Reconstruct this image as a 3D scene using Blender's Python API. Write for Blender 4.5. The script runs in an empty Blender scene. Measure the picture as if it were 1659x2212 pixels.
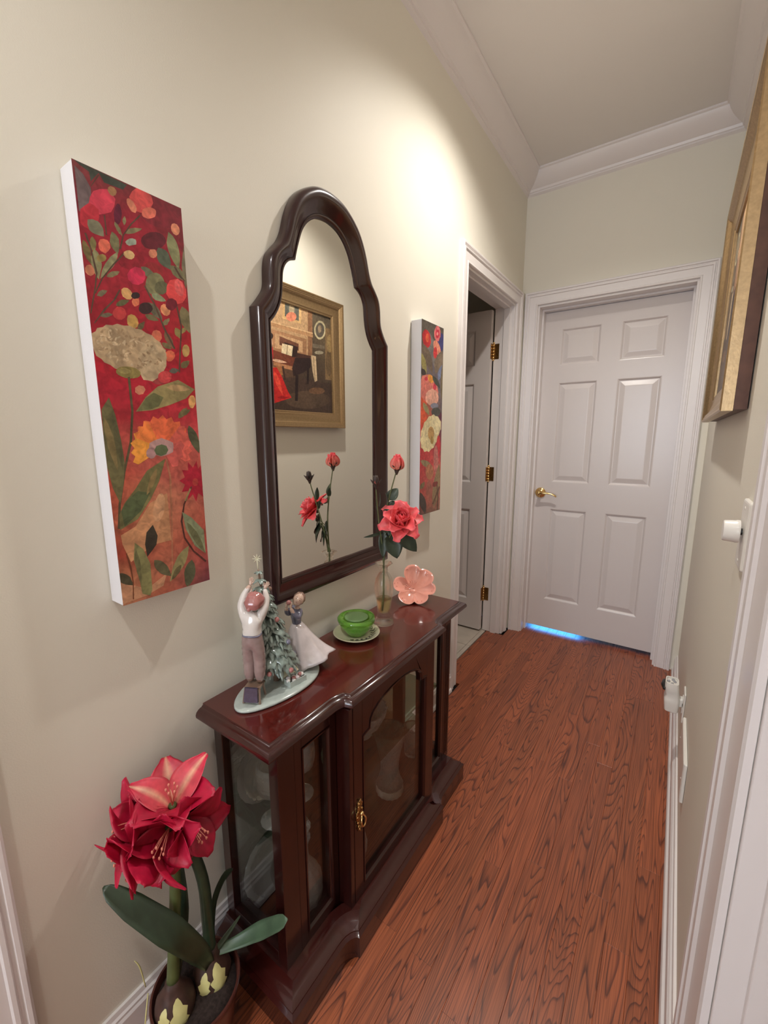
import bpy, bmesh, math, random
from mathutils import Vector, Matrix, noise
random.seed(7)
S = bpy.context.scene
COL = S.collection
PI = math.pi

# ------------------------------------------------------------------ camera, world, lights, exposure
def place_camera():
    yaw, pitch, roll = math.radians(34.616), math.radians(10.117), math.radians(-0.075)
    cy, sy, cp, sp = math.cos(yaw), math.sin(yaw), math.cos(pitch), math.sin(pitch)
    f = Vector((-sy*cp, cy*cp, -sp)); r = Vector((cy, sy, 0)); u = r.cross(f)
    c, s = math.cos(roll), math.sin(roll)
    r, u = c*r + s*u, -s*r + c*u
    cd = bpy.data.cameras.new('camera'); co = bpy.data.objects.new('camera', cd); COL.objects.link(co)
    m = Matrix.Identity(4)
    for i in range(3):
        m[i][0], m[i][1], m[i][2], m[i][3] = r[i], u[i], -f[i], (0.859, -2.7123, 1.2937)[i]
    co.matrix_world = m
    cd.sensor_fit = 'VERTICAL'; cd.sensor_height = 36.0; cd.sensor_width = 27.0
    cd.lens = 36.0*910.4/2212.0
    cd.clip_start = 0.01; cd.clip_end = 50
    S.camera = co
place_camera()

world = bpy.data.worlds.new('world'); S.world = world; world.use_nodes = True
world.node_tree.nodes['Background'].inputs[0].default_value = (0.55, 0.65, 1.0, 1)
world.node_tree.nodes['Background'].inputs[1].default_value = 0.25

S.view_settings.view_transform = 'Standard'
S.view_settings.look = 'None'
S.view_settings.gamma = 1.0
S.view_settings.use_curve_mapping = False
S.view_settings.exposure = 0.0

def spot(name, loc, power, color, size=134, blend=.8, radius=.032):
    l = bpy.data.lights.new(name, 'SPOT'); l.energy = power; l.color = color
    l.spot_size = math.radians(size); l.spot_blend = blend; l.shadow_soft_size = radius
    o = bpy.data.objects.new(name, l); o.location = loc; COL.objects.link(o); return o
DOWNLIGHTS = [(.49, -1.10), (.49, -3.03), (.49, -4.96)]
for i, (lx, ly) in enumerate(DOWNLIGHTS):
    spot('downlight_beam', (lx, ly, 2.735), [74, 49, 60][i], [(1.0, .95, .885), (1.0, .98, .965), (1.0, .97, .94)][i])
# area lights; the first is a cool fill added far behind the camera
def area(name, loc, rot, sx, sy, power, color):
    l = bpy.data.lights.new(name, 'AREA'); l.shape = 'RECTANGLE'; l.size = sx; l.size_y = sy; l.energy = power; l.color = color
    o = bpy.data.objects.new(name, l); o.location = loc; o.rotation_euler = rot; COL.objects.link(o); return o
area('cool_fill', (.49, -6.3, 1.5), (PI/2, 0, 0), .9, 1.6, 48, (.78, .87, 1.0))  # added bluish fill inside the back wall, standing in for unseen daylight
area('television_glow', (.22, .45, .25), (math.radians(70), 0, PI), .35, .3, 7, (.06, .36, 1.0))

# ------------------------------------------------------------------ materials
def lin(c):
    return tuple(((x/255)/12.92 if x/255 <= .04045 else ((x/255+.055)/1.055)**2.4) for x in c)
def mat(name, rgb, rough=.5, metal=0, spec=.5, coat=0, coat_rough=.1, trans=0, ior=1.5, emit=None, noise_amt=0, noise_scale=40, bump=0, bump_scale=200, sss=0, alpha=None, stretch=(1,1,1)):
    m = bpy.data.materials.new(name); m.use_nodes = True
    nt = m.node_tree; b = nt.nodes['Principled BSDF']
    c = (*lin(rgb), 1)
    b.inputs['Base Color'].default_value = c
    b.inputs['Roughness'].default_value = rough; b.inputs['Metallic'].default_value = metal
    b.inputs['Specular IOR Level'].default_value = spec; b.inputs['IOR'].default_value = ior
    b.inputs['Coat Weight'].default_value = coat; b.inputs['Coat Roughness'].default_value = coat_rough
    b.inputs['Transmission Weight'].default_value = trans
    if sss: b.inputs['Subsurface Weight'].default_value = sss; b.inputs['Subsurface Radius'].default_value = (.02, .01, .006); b.inputs['Subsurface Scale'].default_value = .3
    if emit: b.inputs['Emission Color'].default_value = (*emit[:3], 1); b.inputs['Emission Strength'].default_value = emit[3]
    if noise_amt or bump:
        tc = nt.nodes.new('ShaderNodeNewGeometry')
        mp = nt.nodes.new('ShaderNodeMapping'); mp.inputs['Scale'].default_value = stretch
        nt.links.new(tc.outputs['Position'], mp.inputs['Vector'])
    if noise_amt:
        n = nt.nodes.new('ShaderNodeTexNoise'); n.inputs['Scale'].default_value = noise_scale; n.inputs['Detail'].default_value = 4
        nt.links.new(mp.outputs[0], n.inputs['Vector'])
        mr = nt.nodes.new('ShaderNodeMapRange'); mr.inputs['From Min'].default_value = .3; mr.inputs['From Max'].default_value = .7
        mr.inputs['To Min'].default_value = 1-noise_amt; mr.inputs['To Max'].default_value = 1+noise_amt
        nt.links.new(n.outputs['Fac'], mr.inputs['Value'])
        mx = nt.nodes.new('ShaderNodeVectorMath'); mx.operation = 'SCALE'; mx.inputs[0].default_value = c[:3]
        nt.links.new(mr.outputs[0], mx.inputs['Scale']); nt.links.new(mx.outputs[0], b.inputs['Base Color'])
    if bump:
        n2 = nt.nodes.new('ShaderNodeTexNoise'); n2.inputs['Scale'].default_value = bump_scale; n2.inputs['Detail'].default_value = 3
        nt.links.new(mp.outputs[0], n2.inputs['Vector'])
        bp = nt.nodes.new('ShaderNodeBump'); bp.inputs['Strength'].default_value = bump; bp.inputs['Distance'].default_value = .001
        nt.links.new(n2.outputs['Fac'], bp.inputs['Height']); nt.links.new(bp.outputs[0], b.inputs['Normal'])
    return m
M = {}
M['wall'] = mat('cream_wall_paint', (232, 227, 213), .55, bump=.25, bump_scale=350, spec=.3)
M['ceiling'] = mat('ceiling_paint', (236, 232, 228), .8, spec=.2)
M['trim'] = mat('white_trim_paint', (234, 228, 226), .32, spec=.5, bump=.08, bump_scale=60)
M['door'] = mat('white_door_paint', (222, 214, 211), .27, spec=.5, bump=.06, bump_scale=90)
M['dark'] = mat('dark_gap', (12, 9, 8), .8)
M['tile'] = mat('beige_tile', (196, 184, 170), .4, noise_amt=.12, noise_scale=9)
M['grout'] = mat('grout', (140, 130, 120), .9)
M['brass'] = mat('polished_brass', (224, 192, 132), .18, metal=1)
M['aged_brass'] = mat('aged_brass', (168, 130, 80), .3, metal=1, noise_amt=.4, noise_scale=120)
M['gold'] = mat('gold_leaf_frame', (174, 146, 108), .34, metal=.75, noise_amt=.12, noise_scale=120, bump=.15, bump_scale=200)
M['gold_side'] = mat('gold_frame_side', (92, 60, 46), .5, metal=.3, noise_amt=.2)
M['canvas_edge'] = mat('white_canvas_edge', (226, 224, 226), .7, bump=.3, bump_scale=600)
M['plastic'] = mat('white_plastic', (232, 228, 220), .3)
M['plastic_dark'] = mat('dark_plastic', (28, 26, 26), .25)
M['lens'] = mat('clear_lens', (210, 210, 215), .1, trans=.6)
M['silver'] = mat('mirror_silver', (243, 242, 238), .006, metal=1)
M['lampglow'] = mat('lamp_glow', (255, 240, 215), .5, emit=(1.0, .86, .66, 6.0))
M['porc_white'] = mat('porcelain_white', (224, 218, 212), .12, coat=.6, noise_amt=.05)
M['porc_pink'] = mat('porcelain_rose', (172, 112, 108), .12, coat=.6, noise_amt=.12, noise_scale=90)
M['porc_mauve'] = mat('porcelain_mauve', (154, 132, 128), .14, coat=.6, noise_amt=.1, noise_scale=60)
M['porc_blue'] = mat('porcelain_slate_blue', (116, 116, 136), .14, coat=.6, noise_amt=.15, noise_scale=90)
M['porc_navy'] = mat('porcelain_dark_blue', (66, 62, 84), .14, coat=.6, noise_amt=.2, noise_scale=120)
M['porc_green'] = mat('porcelain_grey_green', (134, 150, 142), .14, coat=.6, noise_amt=.25, noise_scale=110)
M['porc_base'] = mat('porcelain_pale_green', (180, 190, 184), .14, coat=.6, noise_amt=.1, noise_scale=60)
M['porc_skin'] = mat('porcelain_skin', (206, 176, 158), .12, coat=.6)
M['porc_hair'] = mat('porcelain_hair', (134, 106, 92), .14, coat=.6)
M['porc_wood'] = mat('porcelain_wood', (132, 108, 92), .14, coat=.6)
M['porc_skirt'] = mat('porcelain_skirt', (208, 198, 198), .12, coat=.6, noise_amt=.12, noise_scale=35)
M['pinkdish'] = mat('pink_glaze', (250, 172, 154), .1, coat=.8, noise_amt=.05, noise_scale=40, sss=.15)
M['saucer'] = mat('cream_glaze', (216, 212, 182), .12, coat=.5, noise_amt=.04)
M['saucer_ink'] = mat('dark_glaze', (66, 66, 56), .2, coat=.3)
M['soil'] = mat('potting_soil', (52, 40, 36), .95, noise_amt=.5, noise_scale=150, bump=1, bump_scale=300)
M['pot'] = mat('brown_glazed_pot', (88, 46, 38), .3, noise_amt=.2, noise_scale=30, coat=.3)
M['bulb'] = mat('bulb_skin', (72, 48, 40), .6, noise_amt=.35, noise_scale=60)
M['bulb_pale'] = mat('pale_bulb_flesh', (214, 206, 140), .45, noise_amt=.1)
M['leaf_dark'] = mat('amaryllis_leaf', (46, 62, 42), .38, noise_amt=.25, noise_scale=30, coat=.1)
M['leaf_mid'] = mat('amaryllis_leaf_light', (76, 98, 74), .4, noise_amt=.15, noise_scale=30)
M['stem_green'] = mat('amaryllis_stem', (84, 96, 54), .4, noise_amt=.15, noise_scale=25)
M['stamen'] = mat('stamen', (226, 140, 120), .5)
M['rose_leaf'] = mat('rose_leaf', (50, 62, 46), .4, noise_amt=.25, noise_scale=60)
M['rose_stem'] = mat('rose_stem', (98, 104, 66), .5, noise_amt=.2, noise_scale=50)
M['sepal'] = mat('rose_sepal', (66, 52, 46), .5)
M['chrome'] = mat('chrome', (200, 200, 200), .15, metal=1)

def glass(name, tint, rough=.0, clear=.5, ior=1.5):
    """thin clear glass: fresnel mix of a tinted see-through and a reflection"""
    m = bpy.data.materials.new(name); m.use_nodes = True; nt = m.node_tree; nt.nodes.clear()
    o = nt.nodes.new('ShaderNodeOutputMaterial'); t = nt.nodes.new('ShaderNodeBsdfTransparent'); g = nt.nodes.new('ShaderNodeBsdfGlossy')
    t.inputs[0].default_value = (*lin(tint), 1); g.inputs['Roughness'].default_value = rough
    fr = nt.nodes.new('ShaderNodeFresnel'); fr.inputs[0].default_value = ior
    gm = nt.nodes.new('ShaderNodeNewGeometry'); im = nt.nodes.new('ShaderNodeMath'); im.operation = 'MULTIPLY_ADD'   # same reflectance seen from either side of the thin pane
    im.inputs[1].default_value = 1/ior-ior; im.inputs[2].default_value = ior
    nt.links.new(gm.outputs['Backfacing'], im.inputs[0]); nt.links.new(im.outputs[0], fr.inputs[0])
    mx = nt.nodes.new('ShaderNodeMixShader')
    nt.links.new(fr.outputs[0], mx.inputs[0]); nt.links.new(t.outputs[0], mx.inputs[1]); nt.links.new(g.outputs[0], mx.inputs[2]); nt.links.new(mx.outputs[0], o.inputs[0])
    return m
def crystal(name, tint, rough=.02, mixclear=.45, bumps=0, bscale=120, frost=0):
    """cut glass: refraction mixed with plain see-through so that it lets lamp light pass"""
    m = bpy.data.materials.new(name); m.use_nodes = True; nt = m.node_tree; nt.nodes.clear()
    o = nt.nodes.new('ShaderNodeOutputMaterial'); t = nt.nodes.new('ShaderNodeBsdfTransparent'); g = nt.nodes.new('ShaderNodeBsdfGlass')
    t.inputs[0].default_value = (*lin(tint), 1); g.inputs['Color'].default_value = (*lin(tint), 1); g.inputs['Roughness'].default_value = rough; g.inputs['IOR'].default_value = 1.5
    mx = nt.nodes.new('ShaderNodeMixShader'); mx.inputs[0].default_value = 1-mixclear
    nt.links.new(t.outputs[0], mx.inputs[1]); nt.links.new(g.outputs[0], mx.inputs[2]); nt.links.new(mx.outputs[0], o.inputs[0])
    if frost:   # the ground facets scatter a little light
        df = nt.nodes.new('ShaderNodeBsdfDiffuse'); df.inputs[0].default_value = (*lin(tint), 1); m3 = nt.nodes.new('ShaderNodeMixShader'); m3.inputs[0].default_value = frost
        nt.links.new(mx.outputs[0], m3.inputs[1]); nt.links.new(df.outputs[0], m3.inputs[2]); nt.links.new(m3.outputs[0], o.inputs[0])
    if bumps:
        vo = nt.nodes.new('ShaderNodeTexVoronoi'); vo.inputs['Scale'].default_value = bscale
        tc = nt.nodes.new('ShaderNodeTexCoord'); nt.links.new(tc.outputs['Object'], vo.inputs['Vector'])
        bp = nt.nodes.new('ShaderNodeBump'); bp.inputs['Strength'].default_value = bumps; bp.inputs['Distance'].default_value = .002
        nt.links.new(vo.outputs['Distance'], bp.inputs['Height']); nt.links.new(bp.outputs[0], g.inputs['Normal'])
    return m
M['pane'] = glass('cabinet_glass', (244, 245, 243))
M['shelf_glass'] = glass('shelf_glass', (206, 222, 212))
M['crystal'] = crystal('cut_crystal', (250, 250, 248), .03, .12, 1.0, 80, .16)
M['vase_glass'] = crystal('clear_vase_glass', (253, 253, 250), .0, .55)
M['water'] = crystal('vase_water', (246, 240, 214), .0, .2)
M['green_glass'] = mat('green_glass', (158, 226, 96), .05, trans=.72, noise_amt=.1, noise_scale=60, coat=.3)
M['green_frost'] = mat('frosted_green', (140, 178, 118), .35, trans=.3)

def wood(name, dark, mid, light, rough, coat, sx=22, sy=1.2, bands=9, per_object=True, axis='Y', pores=.25, coat_rough=.08, line=.5):
    """grain as the contour lines of a stretched noise, plus fine pores"""
    m = bpy.data.materials.new(name); m.use_nodes = True; nt = m.node_tree; N = nt.nodes.new; L = nt.links.new
    b = nt.nodes['Principled BSDF']
    g = N('ShaderNodeNewGeometry'); oi = N('ShaderNodeObjectInfo')
    sc = {'Y': (sx, sy, sx), 'Z': (sx, sx, sy), 'X': (sy, sx, sx)}[axis]
    mp = N('ShaderNodeMapping'); mp.inputs['Scale'].default_value = sc; L(g.outputs['Position'], mp.inputs['Vector'])
    if per_object:
        cb = N('ShaderNodeCombineXYZ'); mu = N('ShaderNodeMath'); mu.operation = 'MULTIPLY'; mu.inputs[1].default_value = 83.7
        L(oi.outputs['Random'], mu.inputs[0])
        for k in range(3): L(mu.outputs[0], cb.inputs[k])
        L(cb.outputs[0], mp.inputs['Location'])
    n = N('ShaderNodeTexNoise'); n.inputs['Scale'].default_value = 1; n.inputs['Detail'].default_value = 1.6; n.inputs['Roughness'].default_value = .42; n.inputs['Distortion'].default_value = .35
    L(mp.outputs[0], n.inputs['Vector'])
    m1 = N('ShaderNodeMath'); m1.operation = 'MULTIPLY'; m1.inputs[1].default_value = bands; L(n.outputs['Fac'], m1.inputs[0])
    fr = N('ShaderNodeMath'); fr.operation = 'FRACT'; L(m1.outputs[0], fr.inputs[0])
    cr = N('ShaderNodeValToRGB'); e = cr.color_ramp.elements
    e[0].position = 0; e[0].color = (1, 1, 1, 1); e[1].position = 1; e[1].color = (.85, .85, .85, 1)
    for p, v in ((.5, .97), (.72, .8), (.86, .2), (.93, 0)):
        q = e.new(p); q.color = (v, v, v, 1)
    L(fr.outputs[0], cr.inputs[0])
    # pores
    mp2 = N('ShaderNodeMapping'); mp2.inputs['Scale'].default_value = {'Y': (330, 5, 330), 'Z': (330, 330, 5), 'X': (5, 330, 330)}[axis]; L(g.outputs['Position'], mp2.inputs['Vector'])
    n2 = N('ShaderNodeTexNoise'); n2.inputs['Scale'].default_value = 1; n2.inputs['Detail'].default_value = 2; L(mp2.outputs[0], n2.inputs['Vector'])
    n3 = N('ShaderNodeTexNoise'); n3.inputs['Scale'].default_value = .6; n3.inputs['Detail'].default_value = 2; L(mp.outputs[0], n3.inputs['Vector'])
    mix1 = N('ShaderNodeMix'); mix1.data_type = 'RGBA'; L(n3.outputs['Fac'], mix1.inputs['Factor'])
    mix1.inputs[6].default_value = (*lin(mid), 1); mix1.inputs[7].default_value = (*lin(light), 1)
    mix2 = N('ShaderNodeMix'); mix2.data_type = 'RGBA'; mix2.inputs[6].default_value = (*lin(dark), 1)
    mm = N('ShaderNodeMapRange'); mm.inputs['To Min'].default_value = 1-line; L(cr.outputs[0], mm.inputs['Value']); L(mm.outputs[0], mix2.inputs['Factor']); L(mix1.outputs[2], mix2.inputs[7])
    pr = N('ShaderNodeMapRange'); pr.inputs['From Min'].default_value = .35; pr.inputs['From Max'].default_value = .6; pr.inputs['To Min'].default_value = 1-pores; pr.inputs['To Max'].default_value = 1.0
    L(n2.outputs['Fac'], pr.inputs['Value'])
    vm = N('ShaderNodeVectorMath'); vm.operation = 'SCALE'; L(mix2.outputs[2], vm.inputs[0]); L(pr.outputs[0], vm.inputs['Scale'])
    last = vm
    if per_object:
        rv = N('ShaderNodeMapRange'); rv.inputs['To Min'].default_value = .86; rv.inputs['To Max'].default_value = 1.12; L(oi.outputs['Random'], rv.inputs['Value'])
        v2 = N('ShaderNodeVectorMath'); v2.operation = 'SCALE'; L(vm.outputs[0], v2.inputs[0]); L(rv.outputs[0], v2.inputs['Scale']); last = v2
    L(last.outputs[0], b.inputs['Base Color'])
    b.inputs['Roughness'].default_value = rough; b.inputs['Coat Weight'].default_value = coat; b.inputs['Coat Roughness'].default_value = coat_rough
    return m
M['oak'] = wood('stained_red_oak', (80, 32, 22), (156, 80, 50), (180, 100, 60), .36, .2, sx=10, sy=.8, bands=44, line=.85, coat_rough=.2, pores=.45)
M['mahogany'] = wood('dark_mahogany', (18, 6, 5), (38, 12, 10), (50, 17, 14), .22, .45, sx=14, sy=.9, bands=5, per_object=False, axis='Z', line=.45, pores=.15)
M['mahogany_top'] = wood('polished_mahogany_top', (48, 11, 10), (76, 20, 17), (96, 30, 22), .2, .6, sx=10, sy=.8, bands=4, per_object=False, axis='Y', line=.3, pores=.1, coat_rough=.05)
M['mahogany_dark'] = wood('dark_moulding_mahogany', (26, 8, 7), (50, 15, 13), (64, 21, 17), .2, .55, sx=10, sy=.8, bands=4, per_object=False, axis='Y', line=.25, pores=.1, coat_rough=.07)
M['mahogany_frame'] = wood('mirror_mahogany', (30, 11, 10), (42, 15, 14), (50, 18, 16), .26, .45, sx=12, sy=1, bands=4, per_object=False, axis='Z', line=.2, pores=.08)

def paint_material():
    m = bpy.data.materials.new('brushed_paint'); m.use_nodes = True; nt = m.node_tree; N = nt.nodes.new; L = nt.links.new
    b = nt.nodes['Principled BSDF']; a = N('ShaderNodeVertexColor'); a.layer_name = 'Col'
    g = N('ShaderNodeNewGeometry'); n = N('ShaderNodeTexNoise'); n.inputs['Scale'].default_value = 70; n.inputs['Detail'].default_value = 6; n.inputs['Distortion'].default_value = .8; L(g.outputs['Position'], n.inputs['Vector'])
    mr = N('ShaderNodeMapRange'); mr.inputs['From Min'].default_value = .3; mr.inputs['From Max'].default_value = .7; mr.inputs['To Min'].default_value = .74; mr.inputs['To Max'].default_value = 1.3; L(n.outputs['Fac'], mr.inputs['Value'])
    v = N('ShaderNodeVectorMath'); v.operation = 'SCALE'; L(a.outputs[0], v.inputs[0]); L(mr.outputs[0], v.inputs['Scale']); L(v.outputs[0], b.inputs['Base Color'])
    b.inputs['Roughness'].default_value = .4; b.inputs['Specular IOR Level'].default_value = .4
    bp = N('ShaderNodeBump'); bp.inputs['Strength'].default_value = .3; bp.inputs['Distance'].default_value = .0008; L(n.outputs['Fac'], bp.inputs['Height']); L(bp.outputs[0], b.inputs['Normal'])
    return m
M['paint'] = paint_material()
def petal_material(name, base, tip, streak, length_attr=True, rough=.45):
    """colour runs along the petal (UV v) with a pale mid-streak (UV u)"""
    m = bpy.data.materials.new(name); m.use_nodes = True; nt = m.node_tree; N = nt.nodes.new; L = nt.links.new
    b = nt.nodes['Principled BSDF']; uv = N('ShaderNodeUVMap'); uv.uv_map = 'UVMap'; sp = N('ShaderNodeSeparateXYZ'); L(uv.outputs[0], sp.inputs[0])
    mx = N('ShaderNodeMix'); mx.data_type = 'RGBA'; L(sp.outputs[1], mx.inputs['Factor']); mx.inputs[6].default_value = (*lin(base), 1); mx.inputs[7].default_value = (*lin(tip), 1)
    ab = N('ShaderNodeMath'); ab.operation = 'SUBTRACT'; ab.inputs[1].default_value = .5; L(sp.outputs[0], ab.inputs[0])
    a2 = N('ShaderNodeMath'); a2.operation = 'ABSOLUTE'; L(ab.outputs[0], a2.inputs[0])
    mr = N('ShaderNodeMapRange'); mr.inputs['From Min'].default_value = 0; mr.inputs['From Max'].default_value = .16; mr.inputs['To Min'].default_value = .75; mr.inputs['To Max'].default_value = 0; L(a2.outputs[0], mr.inputs['Value'])
    m2 = N('ShaderNodeMix'); m2.data_type = 'RGBA'; L(mr.outputs[0], m2.inputs['Factor']); L(mx.outputs[2], m2.inputs[6]); m2.inputs[7].default_value = (*lin(streak), 1)
    g = N('ShaderNodeNewGeometry'); n = N('ShaderNodeTexNoise'); n.inputs['Scale'].default_value = 60; n.inputs['Detail'].default_value = 4; L(g.outputs['Position'], n.inputs['Vector'])
    mr2 = N('ShaderNodeMapRange'); mr2.inputs['From Min'].default_value = .3; mr2.inputs['From Max'].default_value = .7; mr2.inputs['To Min'].default_value = .8; mr2.inputs['To Max'].default_value = 1.15; L(n.outputs['Fac'], mr2.inputs['Value'])
    v = N('ShaderNodeVectorMath'); v.operation = 'SCALE'; L(m2.outputs[2], v.inputs[0]); L(mr2.outputs[0], v.inputs['Scale']); L(v.outputs[0], b.inputs['Base Color'])
    b.inputs['Roughness'].default_value = rough; b.inputs['Subsurface Weight'].default_value = .15; b.inputs['Subsurface Radius'].default_value = (.02, .005, .005); b.inputs['Subsurface Scale'].default_value = .2
    return m
M['ama'] = petal_material('amaryllis_petal_red', (150, 8, 42), (192, 20, 62), (190, 28, 66))
M['ama_pale'] = petal_material('amaryllis_petal_streaked', (226, 104, 110), (208, 34, 68), (240, 196, 160))
M['rose'] = petal_material('rose_petal_coral', (226, 78, 76), (240, 96, 104), (238, 100, 98))
M['rose_bud'] = petal_material('rosebud_petal', (244, 150, 128), (226, 58, 74), (240, 120, 112))

# ------------------------------------------------------------------ helpers
def mesh_obj(name, bm, m, parent=None, smooth=False, label=None):
    bmesh.ops.recalc_face_normals(bm, faces=bm.faces)
    me = bpy.data.meshes.new(name); bm.to_mesh(me); bm.free()
    for k in (m if isinstance(m, (list, tuple)) else [m]): me.materials.append(k)
    if smooth:
        for p in me.polygons: p.use_smooth = True
    o = bpy.data.objects.new(name, me); COL.objects.link(o)
    if parent is not None: o.parent = parent
    if label: o['label'] = label
    return o
def smooth_by_angle(o, deg=35):
    me = o.data
    for p in me.polygons: p.use_smooth = True
    bm = bmesh.new(); bm.from_mesh(me)
    for e in bm.edges:
        if len(e.link_faces) == 2 and e.calc_face_angle(0) > math.radians(deg): e.smooth = False
    bm.to_mesh(me); bm.free(); return o
def thing(name, label, cat, loc=(0, 0, 0), group=None):
    o = bpy.data.objects.new(name, None); COL.objects.link(o); o.location = loc; o.empty_display_size = .02
    o['label'] = label; o['category'] = cat
    if group: o['group'] = group
    return o
def tag(o, label, cat, group=None):
    o['label'] = label; o['category'] = cat
    if group: o['group'] = group
    return o
def struct(o): o['kind'] = 'structure'; return o
def bx(bm, x0, x1, y0, y1, z0, z1, bev=0, mi=0):
    vs = [bm.verts.new(p) for p in ((x0,y0,z0),(x1,y0,z0),(x1,y1,z0),(x0,y1,z0),(x0,y0,z1),(x1,y0,z1),(x1,y1,z1),(x0,y1,z1))]
    fs = [bm.faces.new([vs[i] for i in f]) for f in ((0,3,2,1),(4,5,6,7),(0,1,5,4),(1,2,6,5),(2,3,7,6),(3,0,4,7))]
    for f in fs: f.material_index = mi
    if bev:
        es = list({e for f in fs for e in f.edges})
        r = bmesh.ops.bevel(bm, geom=es, offset=bev, segments=1, affect='EDGES', profile=.5)
        for f in r['faces']: f.material_index = mi
def box(name, x0, x1, y0, y1, z0, z1, m, parent=None, bev=0, label=None):
    bm = bmesh.new(); bx(bm, x0, x1, y0, y1, z0, z1, bev); return mesh_obj(name, bm, m, parent, label=label)
def sweep(bm, path, prof, n, closed=False, caps=True, mi=0):
    """profile (a,b): a to the side cross(n,t), b along n; mitred corners"""
    P = [Vector(p) for p in path]; n = Vector(n).normalized(); k = len(P); rings = []
    for i in range(k):
        t0 = (P[i]-P[i-1]).normalized() if (closed or i > 0) else None
        t1 = (P[(i+1) % k]-P[i]).normalized() if (closed or i < k-1) else None
        if t0 is None: t0 = t1
        if t1 is None: t1 = t0
        s0, s1 = n.cross(t0), n.cross(t1); m = (s0+s1)/(1+s0.dot(s1)+1e-9)
        rings.append([bm.verts.new(P[i]+m*a+n*b) for a, b in prof])
    q = len(prof); rng = range(k) if closed else range(k-1)
    for i in rng:
        A, B = rings[i], rings[(i+1) % k]
        for j in range(q):
            f = bm.faces.new((A[j], A[(j+1) % q], B[(j+1) % q], B[j])); f.material_index = mi
    if caps and not closed:
        for r in (rings[0], rings[-1]): bm.faces.new(r).material_index = mi
def lathe(bm, prof, c=(0, 0, 0), seg=32, mi=0, close_loop=False, wob=None):
    rings = []
    for r, z in prof:
        ring = []
        for k in range(seg):
            a = 2*PI*k/seg; rr = r*(wob(a, z) if wob else 1)
            ring.append(bm.verts.new((c[0]+rr*math.cos(a), c[1]+rr*math.sin(a), c[2]+z)))
        rings.append(ring)
    n = len(rings)
    for i in range(n if close_loop else n-1):
        A, B = rings[i], rings[(i+1) % n]
        for k in range(seg):
            f = bm.faces.new((A[k], A[(k+1) % seg], B[(k+1) % seg], B[k])); f.material_index = mi
    if not close_loop:
        for R in (rings[0], rings[-1]):
            bm.faces.new(R).material_index = mi
def catmull(pts, n):
    P = [Vector(p) for p in pts]; out = []
    for i in range(len(P)-1):
        p0 = P[max(i-1, 0)]; p1 = P[i]; p2 = P[i+1]; p3 = P[min(i+2, len(P)-1)]
        for j in range(n):
            t = j/n; out.append(.5*((2*p1)+(-p0+p2)*t+(2*p0-5*p1+4*p2-p3)*t*t+(-p0+3*p1-3*p2+p3)*t**3))
    out.append(P[-1]); return out
def tube(bm, pts, rad, seg=8, mi=0, spline=4, flat=1):
    P = catmull(pts, spline) if spline and len(pts) > 2 else [Vector(p) for p in pts]
    k = len(P); rs = rad if isinstance(rad, (list, tuple)) else [rad, rad]
    up = None; rings = []
    for i, p in enumerate(P):
        t = (P[min(i+1, k-1)]-P[max(i-1, 0)]).normalized()
        if up is None: up = t.orthogonal().normalized()
        up = (up-t*up.dot(t)).normalized(); s = t.cross(up)
        f = i/(k-1)*(len(rs)-1); a = int(min(f, len(rs)-2)); r = rs[a]+(rs[a+1]-rs[a])*(f-a)
        rings.append([bm.verts.new(p+(up*math.cos(2*PI*j/seg)+s*flat*math.sin(2*PI*j/seg))*r) for j in range(seg)])
    for A, B in zip(rings, rings[1:]):
        for j in range(seg): bm.faces.new((A[j], A[(j+1) % seg], B[(j+1) % seg], B[j])).material_index = mi
    for R in (rings[0], rings[-1]): bm.faces.new(R).material_index = mi
def ball(bm, c, r, sc=(1, 1, 1), u=14, v=10, mi=0):
    n0 = len(bm.verts)
    g = bmesh.ops.create_uvsphere(bm, u_segments=u, v_segments=v, radius=r)
    for w in g['verts']: w.co = Vector((w.co.x*sc[0]+c[0], w.co.y*sc[1]+c[1], w.co.z*sc[2]+c[2]))
    if mi:
        for f in {f for w in g['verts'] for f in w.link_faces}: f.material_index = mi
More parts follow.
